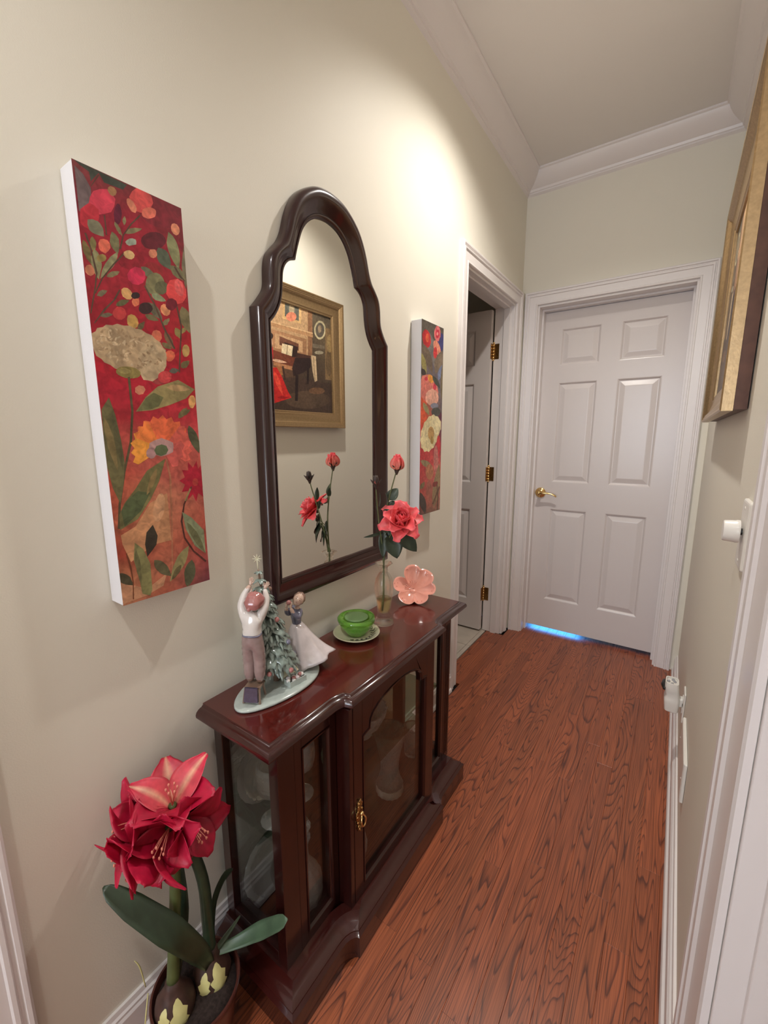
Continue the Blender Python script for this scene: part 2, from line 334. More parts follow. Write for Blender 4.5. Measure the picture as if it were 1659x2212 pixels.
def petal(bm, base, direction, up, L, W, bend=.3, cup=.3, shape=.45, twist=0, ruffle=0, nu=7, nv=9, thick=.0012, mi=0, seed=0, tipw=0.02, basew=.18):
    """a curved petal or leaf: grows from base along direction, bends away from 'up', cupped across; two skins"""
    d = Vector(direction).normalized(); u = Vector(up); u = (u-d*u.dot(d)).normalized(); s = d.cross(u)
    uvl = bm.loops.layers.uv.get('UVMap') or bm.loops.layers.uv.new('UVMap')
    grid = []; rnd = random.Random(seed)
    ph = rnd.random()*6
    for i in range(nv+1):
        t = i/nv
        ang = bend*t; 
        # centre line as an arc
        if abs(bend) > 1e-4: cx = math.sin(ang)/bend*L; cz = -(1-math.cos(ang))/bend*L
        else: cx = t*L; cz = 0
        w = W*.5*((math.sin(PI*min(1, t**shape if t > 0 else 0)))**.75*(1-basew*(1-t))+basew*(1-t)*.9) if 0 < t < 1 else W*.5*(basew if t == 0 else tipw)
        row = []
        for j in range(nu+1):
            q = j/nu*2-1
            tw = twist*t
            hh = cup*w*q*q + (ruffle*math.sin(q*7+ph+t*5)*W*abs(q)*t)
            x = cx-math.sin(ang)*(-hh)*.0; z = cz+hh
            lat = q*w
            latv = s*math.cos(tw)+u*math.sin(tw)
            row.append(Vector(base)+d*x+u*z+latv*lat)
        grid.append(row)
    norm_off = []
    top = [[bm.verts.new(p) for p in r] for r in grid]
    bot = []
    for i in range(nv+1):
        r = []
        for j in range(nu+1):
            a = grid[min(i+1, nv)][j]-grid[max(i-1, 0)][j]; b = grid[i][min(j+1, nu)]-grid[i][max(j-1, 0)]
            nn = a.cross(b); nn = nn.normalized() if nn.length > 1e-12 else u
            edge = 1 if 0 < j < nu and 0 < i < nv else .15
            r.append(bm.verts.new(grid[i][j]+nn*thick*edge))
        bot.append(r)
    def face(vs, uvs):
        try: f = bm.faces.new(vs)
        except ValueError: return
        f.material_index = mi
        for l, c in zip(f.loops, uvs): l[uvl].uv = c
    for i in range(nv):
        for j in range(nu):
            uvs = [(j/nu, i/nv), ((j+1)/nu, i/nv), ((j+1)/nu, (i+1)/nv), (j/nu, (i+1)/nv)]
            face((top[i][j], top[i][j+1], top[i+1][j+1], top[i+1][j]), uvs)
            face((bot[i+1][j], bot[i+1][j+1], bot[i][j+1], bot[i][j]), [uvs[3], uvs[2], uvs[1], uvs[0]])
    for i in range(nv):
        for j, sgn in ((0, 1), (nu, -1)):
            v = (top[i][j], top[i+1][j], bot[i+1][j], bot[i][j]); face(v if sgn > 0 else v[::-1], [(j/nu, i/nv)]*4)
    for i, sgn in ((0, -1), (nv, 1)):
        for j in range(nu):
            v = (top[i][j], top[i][j+1], bot[i][j+1], bot[i][j]); face(v, [(j/nu, i/nv)]*4)
def skin(name, verts, edges, radii, m, parent=None, sub=2, root=0, matfn=None, deform=None):
    me = bpy.data.meshes.new('skeleton'); me.from_pydata([tuple(v) for v in verts], edges, []); o = bpy.data.objects.new('skeleton', me); COL.objects.link(o)
    sk = o.modifiers.new('skin', 'SKIN'); sk.use_smooth_shade = True
    ss = o.modifiers.new('sub', 'SUBSURF'); ss.levels = sub; ss.render_levels = sub
    for i, r in enumerate(radii):
        q = me.skin_vertices[0].data[i]; q.radius = (r, r) if not isinstance(r, tuple) else r; q.use_root = (i == root)
    dg = bpy.context.evaluated_depsgraph_get(); dg.update()
    m2 = bpy.data.meshes.new_from_object(o.evaluated_get(dg)); bpy.data.objects.remove(o); bpy.data.meshes.remove(me)
    m2.name = name; m2.materials.clear()
    for k in (m if isinstance(m, (list, tuple)) else [m]): m2.materials.append(k)
    if deform:
        for v in m2.vertices: v.co = deform(v.co)
    for p in m2.polygons:
        p.use_smooth = True; p.material_index = matfn(p.center) if matfn else 0
    ob = bpy.data.objects.new(name, m2); COL.objects.link(ob); ob.parent = parent; return ob
def prism(bm, poly, h0, h1, axis='Z', mi=0):
    """poly in the plane across axis, extruded h0..h1"""
    f = {'Z': lambda a, b, h: (a, b, h), 'X': lambda a, b, h: (h, a, b), 'Y': lambda a, b, h: (a, h, b)}[axis]
    A = [bm.verts.new(f(a, b, h0)) for a, b in poly]; B = [bm.verts.new(f(a, b, h1)) for a, b in poly]; n = len(poly)
    for i in range(n): bm.faces.new((A[i], A[(i+1) % n], B[(i+1) % n], B[i])).material_index = mi
    bm.faces.new(A[::-1]).material_index = mi; bm.faces.new(B).material_index = mi

# ------------------------------------------------------------------ room shell
W = .974; H = 2.75; YB = -6.4; T = .12
def wall(name, boxes, m=M['wall']):
    bm = bmesh.new()
    for b in boxes: bx(bm, *b)
    return struct(mesh_obj(name, bm, m))
D2 = (-.815, -.11, 2.055)      # left wall opening near the corner
D4 = (-3.42, -2.656, 2.055)    # left wall opening beside the camera
D3 = (-2.84, -2.07, 2.055)     # right wall opening beside the camera
wall('wall_left', [(-T, 0, YB, D4[0], 0, H), (-T, 0, D4[0], D4[1], D4[2], H), (-T, 0, D4[1], D2[0], 0, H), (-T, 0, D2[0], D2[1], D2[2], H), (-T, 0, D2[1], 0, 0, H)])
wall('wall_right', [(W, W+T, YB, D3[0], 0, H), (W, W+T, D3[0], D3[1], D3[2], H), (W, W+T, D3[1], .14, 0, H)])
wall('wall_end', [(-T, .0945, 0, .14, 0, H), (.8685, W, 0, .14, 0, H), (.0945, .8685, 0, .14, 2.055, H)])
wall('wall_back', [(-T, W+T, YB-.12, YB, 0, .7), (-T, W+T, YB-.12, YB, 2.2, H), (-T, .1, YB-.12, YB, .7, 2.2), (.88, W+T, YB-.12, YB, .7, 2.2)])
wf = struct(box('added_window', .1, .88, YB-.06, YB-.055, .7, 2.2, M['pane']))  # unseen window, added with its opening and frame to go with the cool fill
bm = bmesh.new(); sweep(bm, [(.1, YB-.03, .7), (.1, YB-.03, 2.2), (.88, YB-.03, 2.2), (.88, YB-.03, .7)], [(0, -.02), (0, .035), (-.04, .035), (-.04, -.02)], (0, 1, 0), closed=True)
mesh_obj('added_window_frame', bm, M['trim'], wf)
struct(box('ceiling', -T, W+T, YB-.12, .14, H, H+.1, M['ceiling']))
# bathroom behind the open door
bm = bmesh.new(); bx(bm, -2.0, -1.9, -1.7, .2, 0, 2.5); bx(bm, -1.9, -T, -1.7, -1.6, 0, 2.5); bx(bm, -1.9, -T, .1, .2, 0, 2.5)
struct(mesh_obj('wall_bathroom', bm, M['wall']))
struct(box('ceiling_bathroom', -2.0, -T, -1.7, .2, 2.5, 2.56, M['ceiling']))
# room behind the end door
bm = bmesh.new(); bx(bm, -.7, -.6, .14, 1.6, 0, 2.5); bx(bm, 1.6, 1.7, .14, 1.6, 0, 2.5); bx(bm, -.7, 1.7, 1.6, 1.7, 0, 2.5)
struct(mesh_obj('wall_far_room', bm, M['wall']))
struct(box('ceiling_far_room', -.7, 1.7, .14, 1.7, 2.5, 2.56, M['ceiling']))
# crown moulding
CROWN = [(0, 0), (.086, 0), (.086, .008), (.078, .012), (.072, .026), (.058, .046), (.040, .062), (.022, .074), (.018, .084), (.013, .086), (.013, .093), (.006, .097), (0, .101)]
bm = bmesh.new(); sweep(bm, [(0, YB, H), (0, 0, H), (W, 0, H), (W, YB, H)], CROWN, (0, 0, -1), closed=True)
struct(smooth_by_angle(mesh_obj('trim_1', bm, M['trim']), 28))
# door casings
CAS = [(0, 0), (0, .009), (.003, .012), (.008, .012), (.011, .009), (.045, .013), (.048, .018), (.054, .019), (.057, .014), (.061, .014), (.064, .020), (.070, .021), (.074, .018), (.074, 0)]
def casing(name, p0, p1, p2, p3, n, wide=1):
    bm = bmesh.new(); sweep(bm, [p0, p1, p2, p3], [(a*wide, b) for a, b in CAS], n); return struct(smooth_by_angle(mesh_obj(name, bm, M['trim']), 25))
casing('trim_2', (.097, 0, 0), (.097, 0, 2.055), (.866, 0, 2.055), (.866, 0, 0), (0, -1, 0))
casing('trim_3', (0, D2[0]+.002, 0), (0, D2[0]+.002, 2.055), (0, D2[1]-.002, 2.055), (0, D2[1]-.002, 0), (1, 0, 0))
casing('trim_4', (W, D3[1]-.004, 0), (W, D3[1]-.004, 2.055), (W, D3[0]+.004, 2.055), (W, D3[0]+.004, 0), (-1, 0, 0), 1.9)
casing('trim_5', (0, D4[0]+.004, 0), (0, D4[0]+.004, 2.055), (0, D4[1]-.004, 2.055), (0, D4[1]-.004, 0), (1, 0, 0))
# jambs with stops
def jamb(name, kind, a0, a1, zt, d0, d1, stop):
    """lining of an opening: a along the wall, d through it; stop=(s0,s1)"""
    bm = bmesh.new(); t = .012
    def b(a_0, a_1, z0, z1, e0, e1):
        if kind == 'Y': bx(bm, e0, e1, a_0, a_1, z0, z1, .001)
        else: bx(bm, a_0, a_1, e0, e1, z0, z1, .001)
    b(a0, a0+t, 0, zt, d0, d1); b(a1-t, a1, 0, zt, d0, d1); b(a0+t, a1-t, zt-t, zt, d0, d1)
    s0, s1 = stop
    b(a0+t, a0+t+.011, 0, zt-t, s0, s1); b(a1-t-.011, a1-t, 0, zt-t, s0, s1); b(a0+t+.011, a1-t-.011, zt-t-.011, zt-t, s0, s1)
    return struct(mesh_obj(name, bm, M['trim']))
jamb('trim_6', 'X', .0945, .8685, 2.055, .001, .139, (.062, .1035))
jamb('trim_7', 'Y', D2[0], D2[1], 2.055, -T+.001, -.001, (-.062, -.026))
jamb('trim_8', 'Y', D3[0], D3[1], 2.055, W+.001, W+T-.001, (W+.030, W+.073))
jamb('trim_9', 'Y', D4[0], D4[1], 2.055, -T+.001, -.001, (-.05, -.012))
# baseboards
BASE = [(0, 0), (.024, 0), (.024, .007), (.021, .015), (.0165, .019), (.0155, .02), (.0155, .078), (.012, .084), (.012, .090), (.008, .094), (.006, .105), (0, .105)]
def baseboard(name, p, q, tall=1):
    bm = bmesh.new(); sweep(bm, [p, q], [(a, b*tall) for a, b in BASE], (0, 0, 1)); return struct(smooth_by_angle(mesh_obj(name, bm, M['trim']), 25))
baseboard('baseboard_left', (0, D2[0]-.0725, 0), (0, D4[1]+.0705, 0))
baseboard('baseboard_left.001', (0, D4[0]-.0705, 0), (0, YB, 0))
baseboard('baseboard_right', (W, D3[1]+.138, 0), (W, 0, 0), .88)
baseboard('baseboard_right.001', (W, YB, 0), (W, D3[0]-.138, 0), .88)

# floor: oak strips, each its own plank
fl = struct(box('floor', -T, W+T, YB-.12, 1.6, -.06, -.019, M['dark']))
pw = .0572; x = -.088; rndp = random.Random(11)
while x < W-.001:
    x1 = min(x+pw, W)
    y = YB+.001-rndp.random()*0
    first = True
    while y < (1.4 if .0 < x < W else -.1):
        L = rndp.uniform(.35, 1.35)
        if first: L = rndp.uniform(.2, 1.0); first = False
        y1 = min(y+L, 1.4 if x > 0 else D2[1]-.013)
        ya, yb = y, y1
        if x < -.001:     # only the threshold strip shows in the open doorway
            ya, yb = max(ya, D2[0]+.013), min(yb, D2[1]-.013)
            if yb-ya < .03: y = y1; 
            if yb-ya < .03:
                if y1 >= D2[1]-.013: break
                continue
        bm = bmesh.new(); dz = rndp.uniform(-.00015, 0)
        bx(bm, x+.0001, x1-.0001, ya+.0001, yb-.0001, -.019, dz, .0006)
        mesh_obj('plank', bm, M['oak'], fl)
        y = y1
        if x < -.001 and y1 >= D2[1]-.013: break
    x = x1
# tiles of the bathroom
fb = struct(box('floor_bathroom', -1.9, -.1205, -1.6, .1, -.06, -.008, M['grout']))
ts = .305; ix = 0; xx = -.093
while xx > -1.9:
    yy = -1.6
    while yy < .1:
        ya, yb = yy, min(yy+ts, .1); x0, x1 = max(xx-ts, -1.9), xx
        if x1 > -.1205:
            if yb > D2[0]+.013 and ya < D2[1]-.013:
                a, b = max(ya, D2[0]+.013), min(yb, D2[1]-.013)
                bm = bmesh.new(); bx(bm, -.1205, x1-.002, a+.0015, b-.0015, -.019, -.0005, .001); mesh_obj('tile', bm, M['tile'], fb)
            x1 = -.1215
        bm = bmesh.new(); bx(bm, x0+.002, x1-.001, ya+.002, yb-.002, -.008, -.0005, .001); mesh_obj('tile', bm, M['tile'], fb)
        yy += ts
    xx -= ts

# ------------------------------------------------------------------ six-panel doors
def panel_door(name, x0, y0, z0, w, h, thick=.035, face=-1, axis='X'):
    """leaf along X (or Y) starting at x0; the panelled face looks to -Y (or +-X for axis Y)"""
    k = w/.7536; q = h/2.025
    xs = [0, .1066*k, .3267*k, .4309*k, .6498*k, w]; zs = [0, .2013*q, .8202*q, .9929*q, 1.6096*q, 1.7098*q, 1.9227*q, h]
    holes = [(i, j) for i in (1, 3) for j in (1, 3, 5)]
    def P(a, d, z):   # d: depth from the front face into the leaf
        return (x0+a, y0+d, z0+z) if axis == 'X' else (x0-face*d*1.0 if False else x0+(-face)*d, y0+a, z0+z)
    bm = bmesh.new()
    def quad(*ps): bm.faces.new([bm.verts.new(P(*p)) for p in ps])
    for side in (0, 1):
        d = 0 if side == 0 else thick
        for i in range(5):
            for j in range(7):
                if (i, j) in holes: continue
                quad((xs[i], d, zs[j]), (xs[i+1], d, zs[j]), (xs[i+1], d, zs[j+1]), (xs[i], d, zs[j+1]))
    quad((0, 0, 0), (w, 0, 0), (w, thick, 0), (0, thick, 0)); quad((0, 0, h), (w, 0, h), (w, thick, h), (0, thick, h))
    quad((0, 0, 0), (0, thick, 0), (0, thick, h), (0, 0, h)); quad((w, 0, 0), (w, thick, 0), (w, thick, h), (w, 0, h))
    bmesh.ops.remove_doubles(bm, verts=bm.verts, dist=1e-5)
    leaf = struct(mesh_obj(name, bm, M['door']))
    for (i, j) in holes:
        bm = bmesh.new()
        for d0, sg in ((0, 1), (thick, -1)):
            rings = []
            for ins, dep in ((0, 0), (.004, .001), (.012, .0095), (.016, .0095), (.040, .0025), (.044, .002)):
                rings.append([bm.verts.new(P(a, d0+sg*dep, z)) for a, z in ((xs[i]+ins, zs[j]+ins), (xs[i+1]-ins, zs[j]+ins), (xs[i+1]-ins, zs[j+1]-ins), (xs[i]+ins, zs[j+1]-ins))])
            for A, B in zip(rings, rings[1:]):
                for c in range(4): bm.faces.new((A[c], A[(c+1) % 4], B[(c+1) % 4], B[c]))
            bm.faces.new(rings[-1])
        mesh_obj('panel', bm, M['door'], leaf)
    return leaf
d1 = panel_door('door_1', .1095, .105, .024, .744, 2.0065)
d2 = panel_door('door_2', -.815, -.160, .012, .69, 2.02)
d3 = panel_door('door_3', W+.075, D3[0]+.0155, .010, .739, 2.02, face=-1, axis='Y')
d4 = panel_door('door_4', -.052, D4[0]+.0155, .010, .733, 2.02, face=1, axis='Y')

def lever_handle(parent, c, n, along):
    """rosette, neck and curved lever; n = out of the door, along = direction of the lever"""
    n = Vector(n); a = Vector(along); c = Vector(c); up = Vector((0, 0, 1))
    R = Matrix((a, n.cross(a), n)).transposed().to_4x4()
    bm = bmesh.new()
    lathe(bm, [(.0005, 0), (.032, 0), (.033, .004), (.031, .008), (.024, .010), (.014, .014), (.011, .02), (.011, .045), (.013, .048), (.012, .056), (.0005, .058)], seg=28)
    bmesh.ops.transform(bm, matrix=Matrix.Translation(c) @ R, verts=bm.verts)
    h = mesh_obj('door_handle', bm, M['brass'], parent, smooth=True)
    bm = bmesh.new()
    p = [c+n*.048, c+n*.052+a*.02+up*.003, c+n*.05+a*.05+up*.004, c+n*.048+a*.08-up*.001, c+n*.046+a*.1-up*.010, c+n*.043+a*.105-up*.016]
    tube(bm, p, [.009, .008, .0065, .006, .006, .0045], seg=10, flat=.8)
    mesh_obj('lever', bm, M['brass'], h, smooth=True)
lever_handle(d1, (.152, .105, .936), (0, -1, 0), (1, 0, 0))
def hinge(parent, z):
    bm = bmesh.new()
    for kk in range(5): lathe(bm, [(.0005, 0), (.006, .0005), (.006, .0165), (.0005, .017)], (-.1205+.001, -.122, z-.044+kk*.0178), 12)
    ball(bm, (-.1195, -.122, z+.05), .0065); ball(bm, (-.1195, -.122, z-.048), .0065)
    h = mesh_obj('hinge', bm, M['brass'], parent, smooth=True)
    bm = bmesh.new(); bx(bm, -.1245, -.1235, -.158, -.127, z-.044, z+.044); bx(bm, -.116, -.085, -.1235, -.1225, z-.044, z+.044)
    mesh_obj('hinge_plate', bm, M['aged_brass'], h)
for z in (1.80, 1.06, .26): hinge(d2, z)

# flat print of the three pictures: colour then (u,v) points
CANVAS_ONE = [
(70, 75, 65, 19, 3000, 456, 2991, 416, 2949, 252, 2941, 212, 2986, 138, 2912, 133, 2966, 65, 2982),
(108, 92, 92, 19, 2966, 82, 2937, 133, 2871, 121, 2781, 150, 2744, 133, 2698, 14, 2702),
(125, 32, 45, 994, 2912, 949, 2867, 881, 2830, 796, 2805, 717, 2793, 643, 2797, 586, 2814, 552, 2842, 541, 2879, 558, 2921, 598, 2962, 660, 2999, 734, 3000, 819, 3000, 892, 3000, 960, 3000, 1000, 2999, 1000, 2958),
(95, 25, 38, 802, 2723, 790, 2698, 762, 2674, 728, 2649, 683, 2632, 637, 2624, 598, 2620, 569, 2624, 546, 2641, 541, 2657, 552, 2682, 575, 2702, 615, 2727, 654, 2744, 700, 2756, 739, 2760, 773, 2756, 796, 2739),
(95, 25, 50, 382, 2789, 376, 2764, 365, 2739, 354, 2723, 342, 2711, 331, 2707, 320, 2711, 308, 2727, 308, 2744, 308, 2768, 314, 2789, 325, 2814, 337, 2830, 348, 2842, 359, 2846, 371, 2842, 376, 2830, 382, 2809),
(140, 28, 42, 558, 2534, 546, 2509, 524, 2484, 484, 2460, 439, 2443, 393, 2435, 354, 2435, 325, 2439, 308, 2455, 303, 2476, 314, 2501, 337, 2525, 371, 2550, 416, 2567, 461, 2579, 501, 2579, 535, 2575, 552, 2558),
(150, 40, 45, 728, 2468, 711, 2455, 683, 2443, 649, 2435, 615, 2435, 586, 2443, 563, 2451, 552, 2468, 546, 2484, 558, 2501, 575, 2517, 603, 2530, 632, 2534, 666, 2538, 694, 2530, 722, 2521, 734, 2505, 739, 2488),
(200, 62, 80, 320, 2818, 286, 2772, 223, 2744, 167, 2723, 127, 2739, 99, 2768, 116, 2814, 150, 2859, 206, 2888, 269, 2908, 308, 2892, 337, 2867),
(188, 50, 62, 178, 2715, 161, 2674, 127, 2637, 82, 2612, 42, 2616, 14, 2632, 14, 2669, 25, 2715, 65, 2748, 104, 2776, 144, 2772, 178, 2756),
(212, 80, 78, 688, 2991, 700, 2949, 666, 2900, 620, 2859, 558, 2846, 501, 2846, 478, 2879, 467, 2921, 501, 2966, 546, 3000, 603, 3000, 660, 3000),
(218, 112, 92, 722, 2892, 717, 2875, 705, 2859, 683, 2846, 654, 2834, 632, 2826, 603, 2826, 586, 2826, 575, 2834, 575, 2846, 580, 2863, 592, 2879, 615, 2892, 643, 2904, 666, 2912, 688, 2912, 711, 2912, 722, 2904),
(205, 125, 98, 512, 2888, 524, 2875, 529, 2863, 524, 2846, 518, 2838, 512, 2830, 495, 2830, 478, 2830, 467, 2838, 456, 2851, 444, 2863, 439, 2875, 439, 2888, 444, 2900, 456, 2908, 467, 2908, 484, 2904, 501, 2900),
(160, 116, 80, 342, 2933, 354, 2925, 354, 2912, 348, 2904, 342, 2892, 331, 2888, 320, 2879, 308, 2879, 297, 2879, 286, 2888, 280, 2896, 274, 2904, 280, 2916, 286, 2925, 297, 2933, 308, 2937, 325, 2937, 337, 2937),
(128, 118, 84, 388, 2669, 410, 2669, 433, 2674, 456, 2682, 478, 2690, 501, 2702, 524, 2715, 546, 2727, 563, 2744, 541, 2739, 518, 2735, 495, 2731, 473, 2723, 450, 2715, 427, 2702, 410, 2686),
(128, 118, 84, 308, 2719, 303, 2702, 308, 2690, 314, 2682, 320, 2669, 331, 2661, 337, 2653, 354, 2649, 365, 2641, 365, 2657, 359, 2669, 359, 2678, 354, 2690, 342, 2698, 337, 2707, 320, 2715),
(128, 118, 84, 405, 2781, 393, 2768, 388, 2760, 382, 2752, 382, 2744, 382, 2739, 388, 2731, 388, 2727, 393, 2719, 405, 2731, 410, 2739, 416, 2748, 416, 2756, 416, 2764, 416, 2768, 410, 2776),
(132, 122, 76, 99, 2575, 82, 2558, 76, 2542, 70, 2525, 76, 2513, 76, 2505, 82, 2492, 93, 2484, 99, 2472, 110, 2488, 116, 2505, 121, 2517, 127, 2534, 127, 2546, 121, 2558, 110, 2567),
(118, 114, 80, 274, 2649, 257, 2620, 252, 2599, 246, 2579, 252, 2562, 257, 2550, 269, 2538, 286, 2525, 308, 2513, 320, 2538, 325, 2558, 331, 2579, 331, 2599, 331, 2616, 320, 2628, 303, 2641),
(126, 122, 98, 76, 2669, 70, 2641, 76, 2620, 82, 2608, 99, 2599, 121, 2595, 144, 2595, 172, 2595, 201, 2599, 201, 2624, 201, 2645, 189, 2661, 178, 2674, 161, 2682, 144, 2682, 116, 2682),
(142, 138, 98, 104, 2501, 82, 2468, 70, 2443, 65, 2414, 65, 2394, 70, 2369, 82, 2348, 99, 2328, 116, 2311, 127, 2340, 138, 2369, 150, 2394, 155, 2418, 150, 2443, 144, 2468, 133, 2484),
(146, 142, 104, 308, 2530, 269, 2505, 235, 2480, 212, 2455, 189, 2431, 167, 2402, 150, 2377, 138, 2348, 127, 2320, 155, 2340, 189, 2365, 218, 2390, 246, 2414, 269, 2439, 286, 2468, 303, 2497),
(120, 105, 65, 19, 2534, 8, 2509, 8, 2488, 8, 2472, 14, 2451, 25, 2439, 31, 2422, 48, 2410, 65, 2394, 65, 2418, 70, 2439, 70, 2460, 70, 2480, 65, 2497, 53, 2509, 42, 2525),
(132, 132, 92, 836, 2793, 819, 2748, 807, 2711, 813, 2678, 824, 2649, 841, 2620, 864, 2591, 887, 2571, 921, 2546, 932, 2587, 943, 2624, 943, 2661, 938, 2694, 926, 2727, 909, 2752, 881, 2776),
(84, 92, 74, 711, 2653, 688, 2620, 688, 2591, 694, 2571, 705, 2554, 728, 2542, 751, 2534, 785, 2530, 824, 2525, 830, 2554, 836, 2579, 830, 2604, 824, 2624, 813, 2641, 790, 2653, 756, 2657),
(110, 110, 85, 518, 2480, 518, 2460, 529, 2443, 541, 2435, 558, 2427, 575, 2422, 603, 2418, 626, 2418, 654, 2418, 649, 2439, 643, 2451, 632, 2468, 615, 2476, 598, 2484, 575, 2488, 552, 2488),
(118, 108, 84, 1000, 2735, 983, 2690, 972, 2649, 960, 2608, 955, 2571, 960, 2530, 966, 2492, 972, 2455, 983, 2418, 1000, 2464, 1000, 2505, 1000, 2546, 1000, 2587, 1000, 2624, 1000, 2665, 1000, 2698),
(120, 115, 82, 824, 2558, 824, 2530, 836, 2513, 847, 2497, 870, 2488, 892, 2480, 921, 2480, 955, 2476, 989, 2480, 983, 2501, 972, 2521, 960, 2538, 943, 2550, 926, 2558, 898, 2562, 864, 2562),
(128, 118, 84, 184, 2344, 206, 2344, 223, 2348, 240, 2352, 252, 2361, 269, 2369, 286, 2377, 297, 2390, 308, 2402, 291, 2402, 274, 2398, 257, 2394, 240, 2390, 223, 2381, 212, 2373, 195, 2361),
(108, 100, 76, 82, 2204, 99, 2204, 116, 2204, 127, 2208, 138, 2217, 150, 2225, 161, 2233, 167, 2241, 178, 2254, 161, 2254, 150, 2254, 133, 2250, 121, 2245, 110, 2237, 99, 2229, 93, 2221),
(98, 95, 62, 240, 2171, 257, 2167, 274, 2171, 291, 2175, 308, 2180, 325, 2188, 342, 2200, 359, 2213, 371, 2225, 354, 2225, 337, 2225, 314, 2221, 297, 2217, 280, 2208, 269, 2200, 252, 2188),
(108, 98, 78, 87, 2081, 104, 2073, 116, 2073, 133, 2073, 150, 2077, 161, 2081, 178, 2089, 195, 2097, 206, 2106, 195, 2106, 178, 2110, 161, 2110, 150, 2106, 133, 2101, 121, 2097, 104, 2089),
(112, 105, 72, 512, 2151, 524, 2134, 535, 2126, 546, 2122, 563, 2122, 580, 2122, 603, 2122, 626, 2126, 649, 2130, 637, 2143, 620, 2151, 609, 2155, 592, 2163, 575, 2163, 558, 2163, 535, 2159),
(102, 96, 76, 552, 2245, 552, 2221, 558, 2200, 569, 2184, 586, 2171, 603, 2159, 632, 2151, 660, 2147, 688, 2143, 688, 2163, 677, 2184, 671, 2204, 654, 2221, 637, 2233, 615, 2241, 592, 2245),
(128, 118, 84, 683, 2101, 705, 2106, 722, 2110, 734, 2114, 745, 2122, 751, 2134, 762, 2143, 768, 2155, 768, 2167, 751, 2163, 739, 2155, 722, 2151, 711, 2143, 700, 2134, 688, 2126, 683, 2114),
(125, 95, 70, 705, 2064, 694, 2040, 694, 2023, 700, 2003, 711, 1990, 728, 1974, 745, 1961, 762, 1953, 785, 1941, 785, 1961, 785, 1982, 785, 2003, 773, 2019, 762, 2031, 751, 2044, 728, 2056),
(142, 126, 76, 824, 2106, 813, 2085, 813, 2073, 813, 2060, 819, 2052, 830, 2044, 847, 2040, 864, 2031, 881, 2031, 887, 2044, 892, 2060, 892, 2073, 887, 2085, 881, 2093, 864, 2101, 847, 2106),
(142, 126, 76, 881, 2073, 904, 2073, 915, 2081, 926, 2085, 938, 2093, 943, 2101, 955, 2114, 955, 2122, 960, 2134, 943, 2126, 932, 2122, 915, 2118, 904, 2110, 898, 2101, 887, 2093, 881, 2085),
(124, 114, 80, 921, 2278, 892, 2241, 887, 2213, 887, 2184, 892, 2159, 909, 2138, 932, 2122, 960, 2101, 994, 2085, 1000, 2118, 1000, 2151, 1000, 2180, 1000, 2204, 1000, 2229, 994, 2250, 966, 2266),
(118, 105, 70, 660, 1974, 666, 1957, 671, 1949, 683, 1941, 694, 1937, 711, 1937, 728, 1937, 745, 1937, 768, 1941, 756, 1949, 751, 1961, 739, 1970, 728, 1974, 717, 1978, 700, 1978, 683, 1978),
(112, 100, 66, 853, 1809, 875, 1805, 898, 1809, 915, 1813, 926, 1821, 938, 1834, 949, 1842, 955, 1859, 960, 1871, 938, 1871, 921, 1867, 904, 1863, 887, 1859, 870, 1850, 858, 1842, 853, 1826),
(100, 85, 58, 422, 2023, 444, 2031, 461, 2040, 473, 2048, 484, 2056, 490, 2068, 495, 2081, 501, 2093, 501, 2106, 484, 2097, 467, 2089, 450, 2081, 439, 2073, 433, 2064, 427, 2052, 422, 2040),
(90, 85, 75, 711, 1768, 728, 1760, 739, 1756, 756, 1756, 773, 1756, 785, 1760, 802, 1768, 813, 1776, 830, 1784, 813, 1793, 796, 1797, 785, 1797, 768, 1797, 756, 1797, 739, 1789, 728, 1780),
(126, 122, 86, 745, 2410, 739, 2381, 717, 2352, 688, 2332, 654, 2315, 620, 2307, 586, 2311, 563, 2324, 552, 2344, 546, 2369, 558, 2398, 575, 2427, 603, 2447, 637, 2464, 671, 2472, 705, 2468, 728, 2455, 745, 2435),
(100, 98, 70, 779, 2390, 773, 2373, 756, 2352, 739, 2340, 717, 2328, 688, 2324, 666, 2328, 649, 2332, 637, 2344, 637, 2361, 643, 2377, 654, 2394, 677, 2410, 700, 2418, 728, 2427, 751, 2422, 768, 2418, 779, 2406),
(140, 148, 112, 598, 2307, 603, 2291, 615, 2283, 632, 2274, 649, 2274, 671, 2274, 694, 2274, 717, 2278, 745, 2287, 734, 2299, 717, 2307, 700, 2315, 688, 2320, 666, 2324, 649, 2324, 620, 2320),
(88, 66, 52, 552, 2830, 456, 2748, 371, 2653, 325, 2554, 342, 2554, 382, 2653, 467, 2744, 563, 2826),
(88, 66, 52, 36, 2019, 138, 2118, 240, 2204, 297, 2278, 286, 2283, 223, 2204, 127, 2126, 31, 2023),
(88, 66, 52, 19, 2081, 82, 2254, 110, 2352, 82, 2497, 53, 2583, 36, 2579, 70, 2492, 93, 2344, 70, 2254, 8, 2081),
(88, 66, 52, 365, 2538, 252, 2439, 138, 2324, 65, 2217, 76, 2217, 150, 2324, 263, 2435, 376, 2534),
(88, 66, 52, 864, 2554, 921, 2492, 972, 2472, 983, 2480, 938, 2505, 881, 2562),
(88, 66, 52, 847, 2295, 887, 2122, 853, 1949, 819, 1768, 836, 1768, 870, 1953, 904, 2126, 864, 2303),
(88, 66, 52, 529, 2352, 620, 2225, 694, 2077, 790, 1941, 807, 1949, 711, 2085, 637, 2233, 541, 2361),
(88, 66, 52, 218, 2735, 218, 2612, 229, 2616, 229, 2739),
(88, 66, 52, 138, 2884, 218, 2974, 206, 2974, 133, 2884),
(148, 156, 138, 495, 2641, 490, 2620, 456, 2608, 422, 2595, 399, 2599, 388, 2612, 405, 2628, 433, 2645, 461, 2653, 490, 2653),
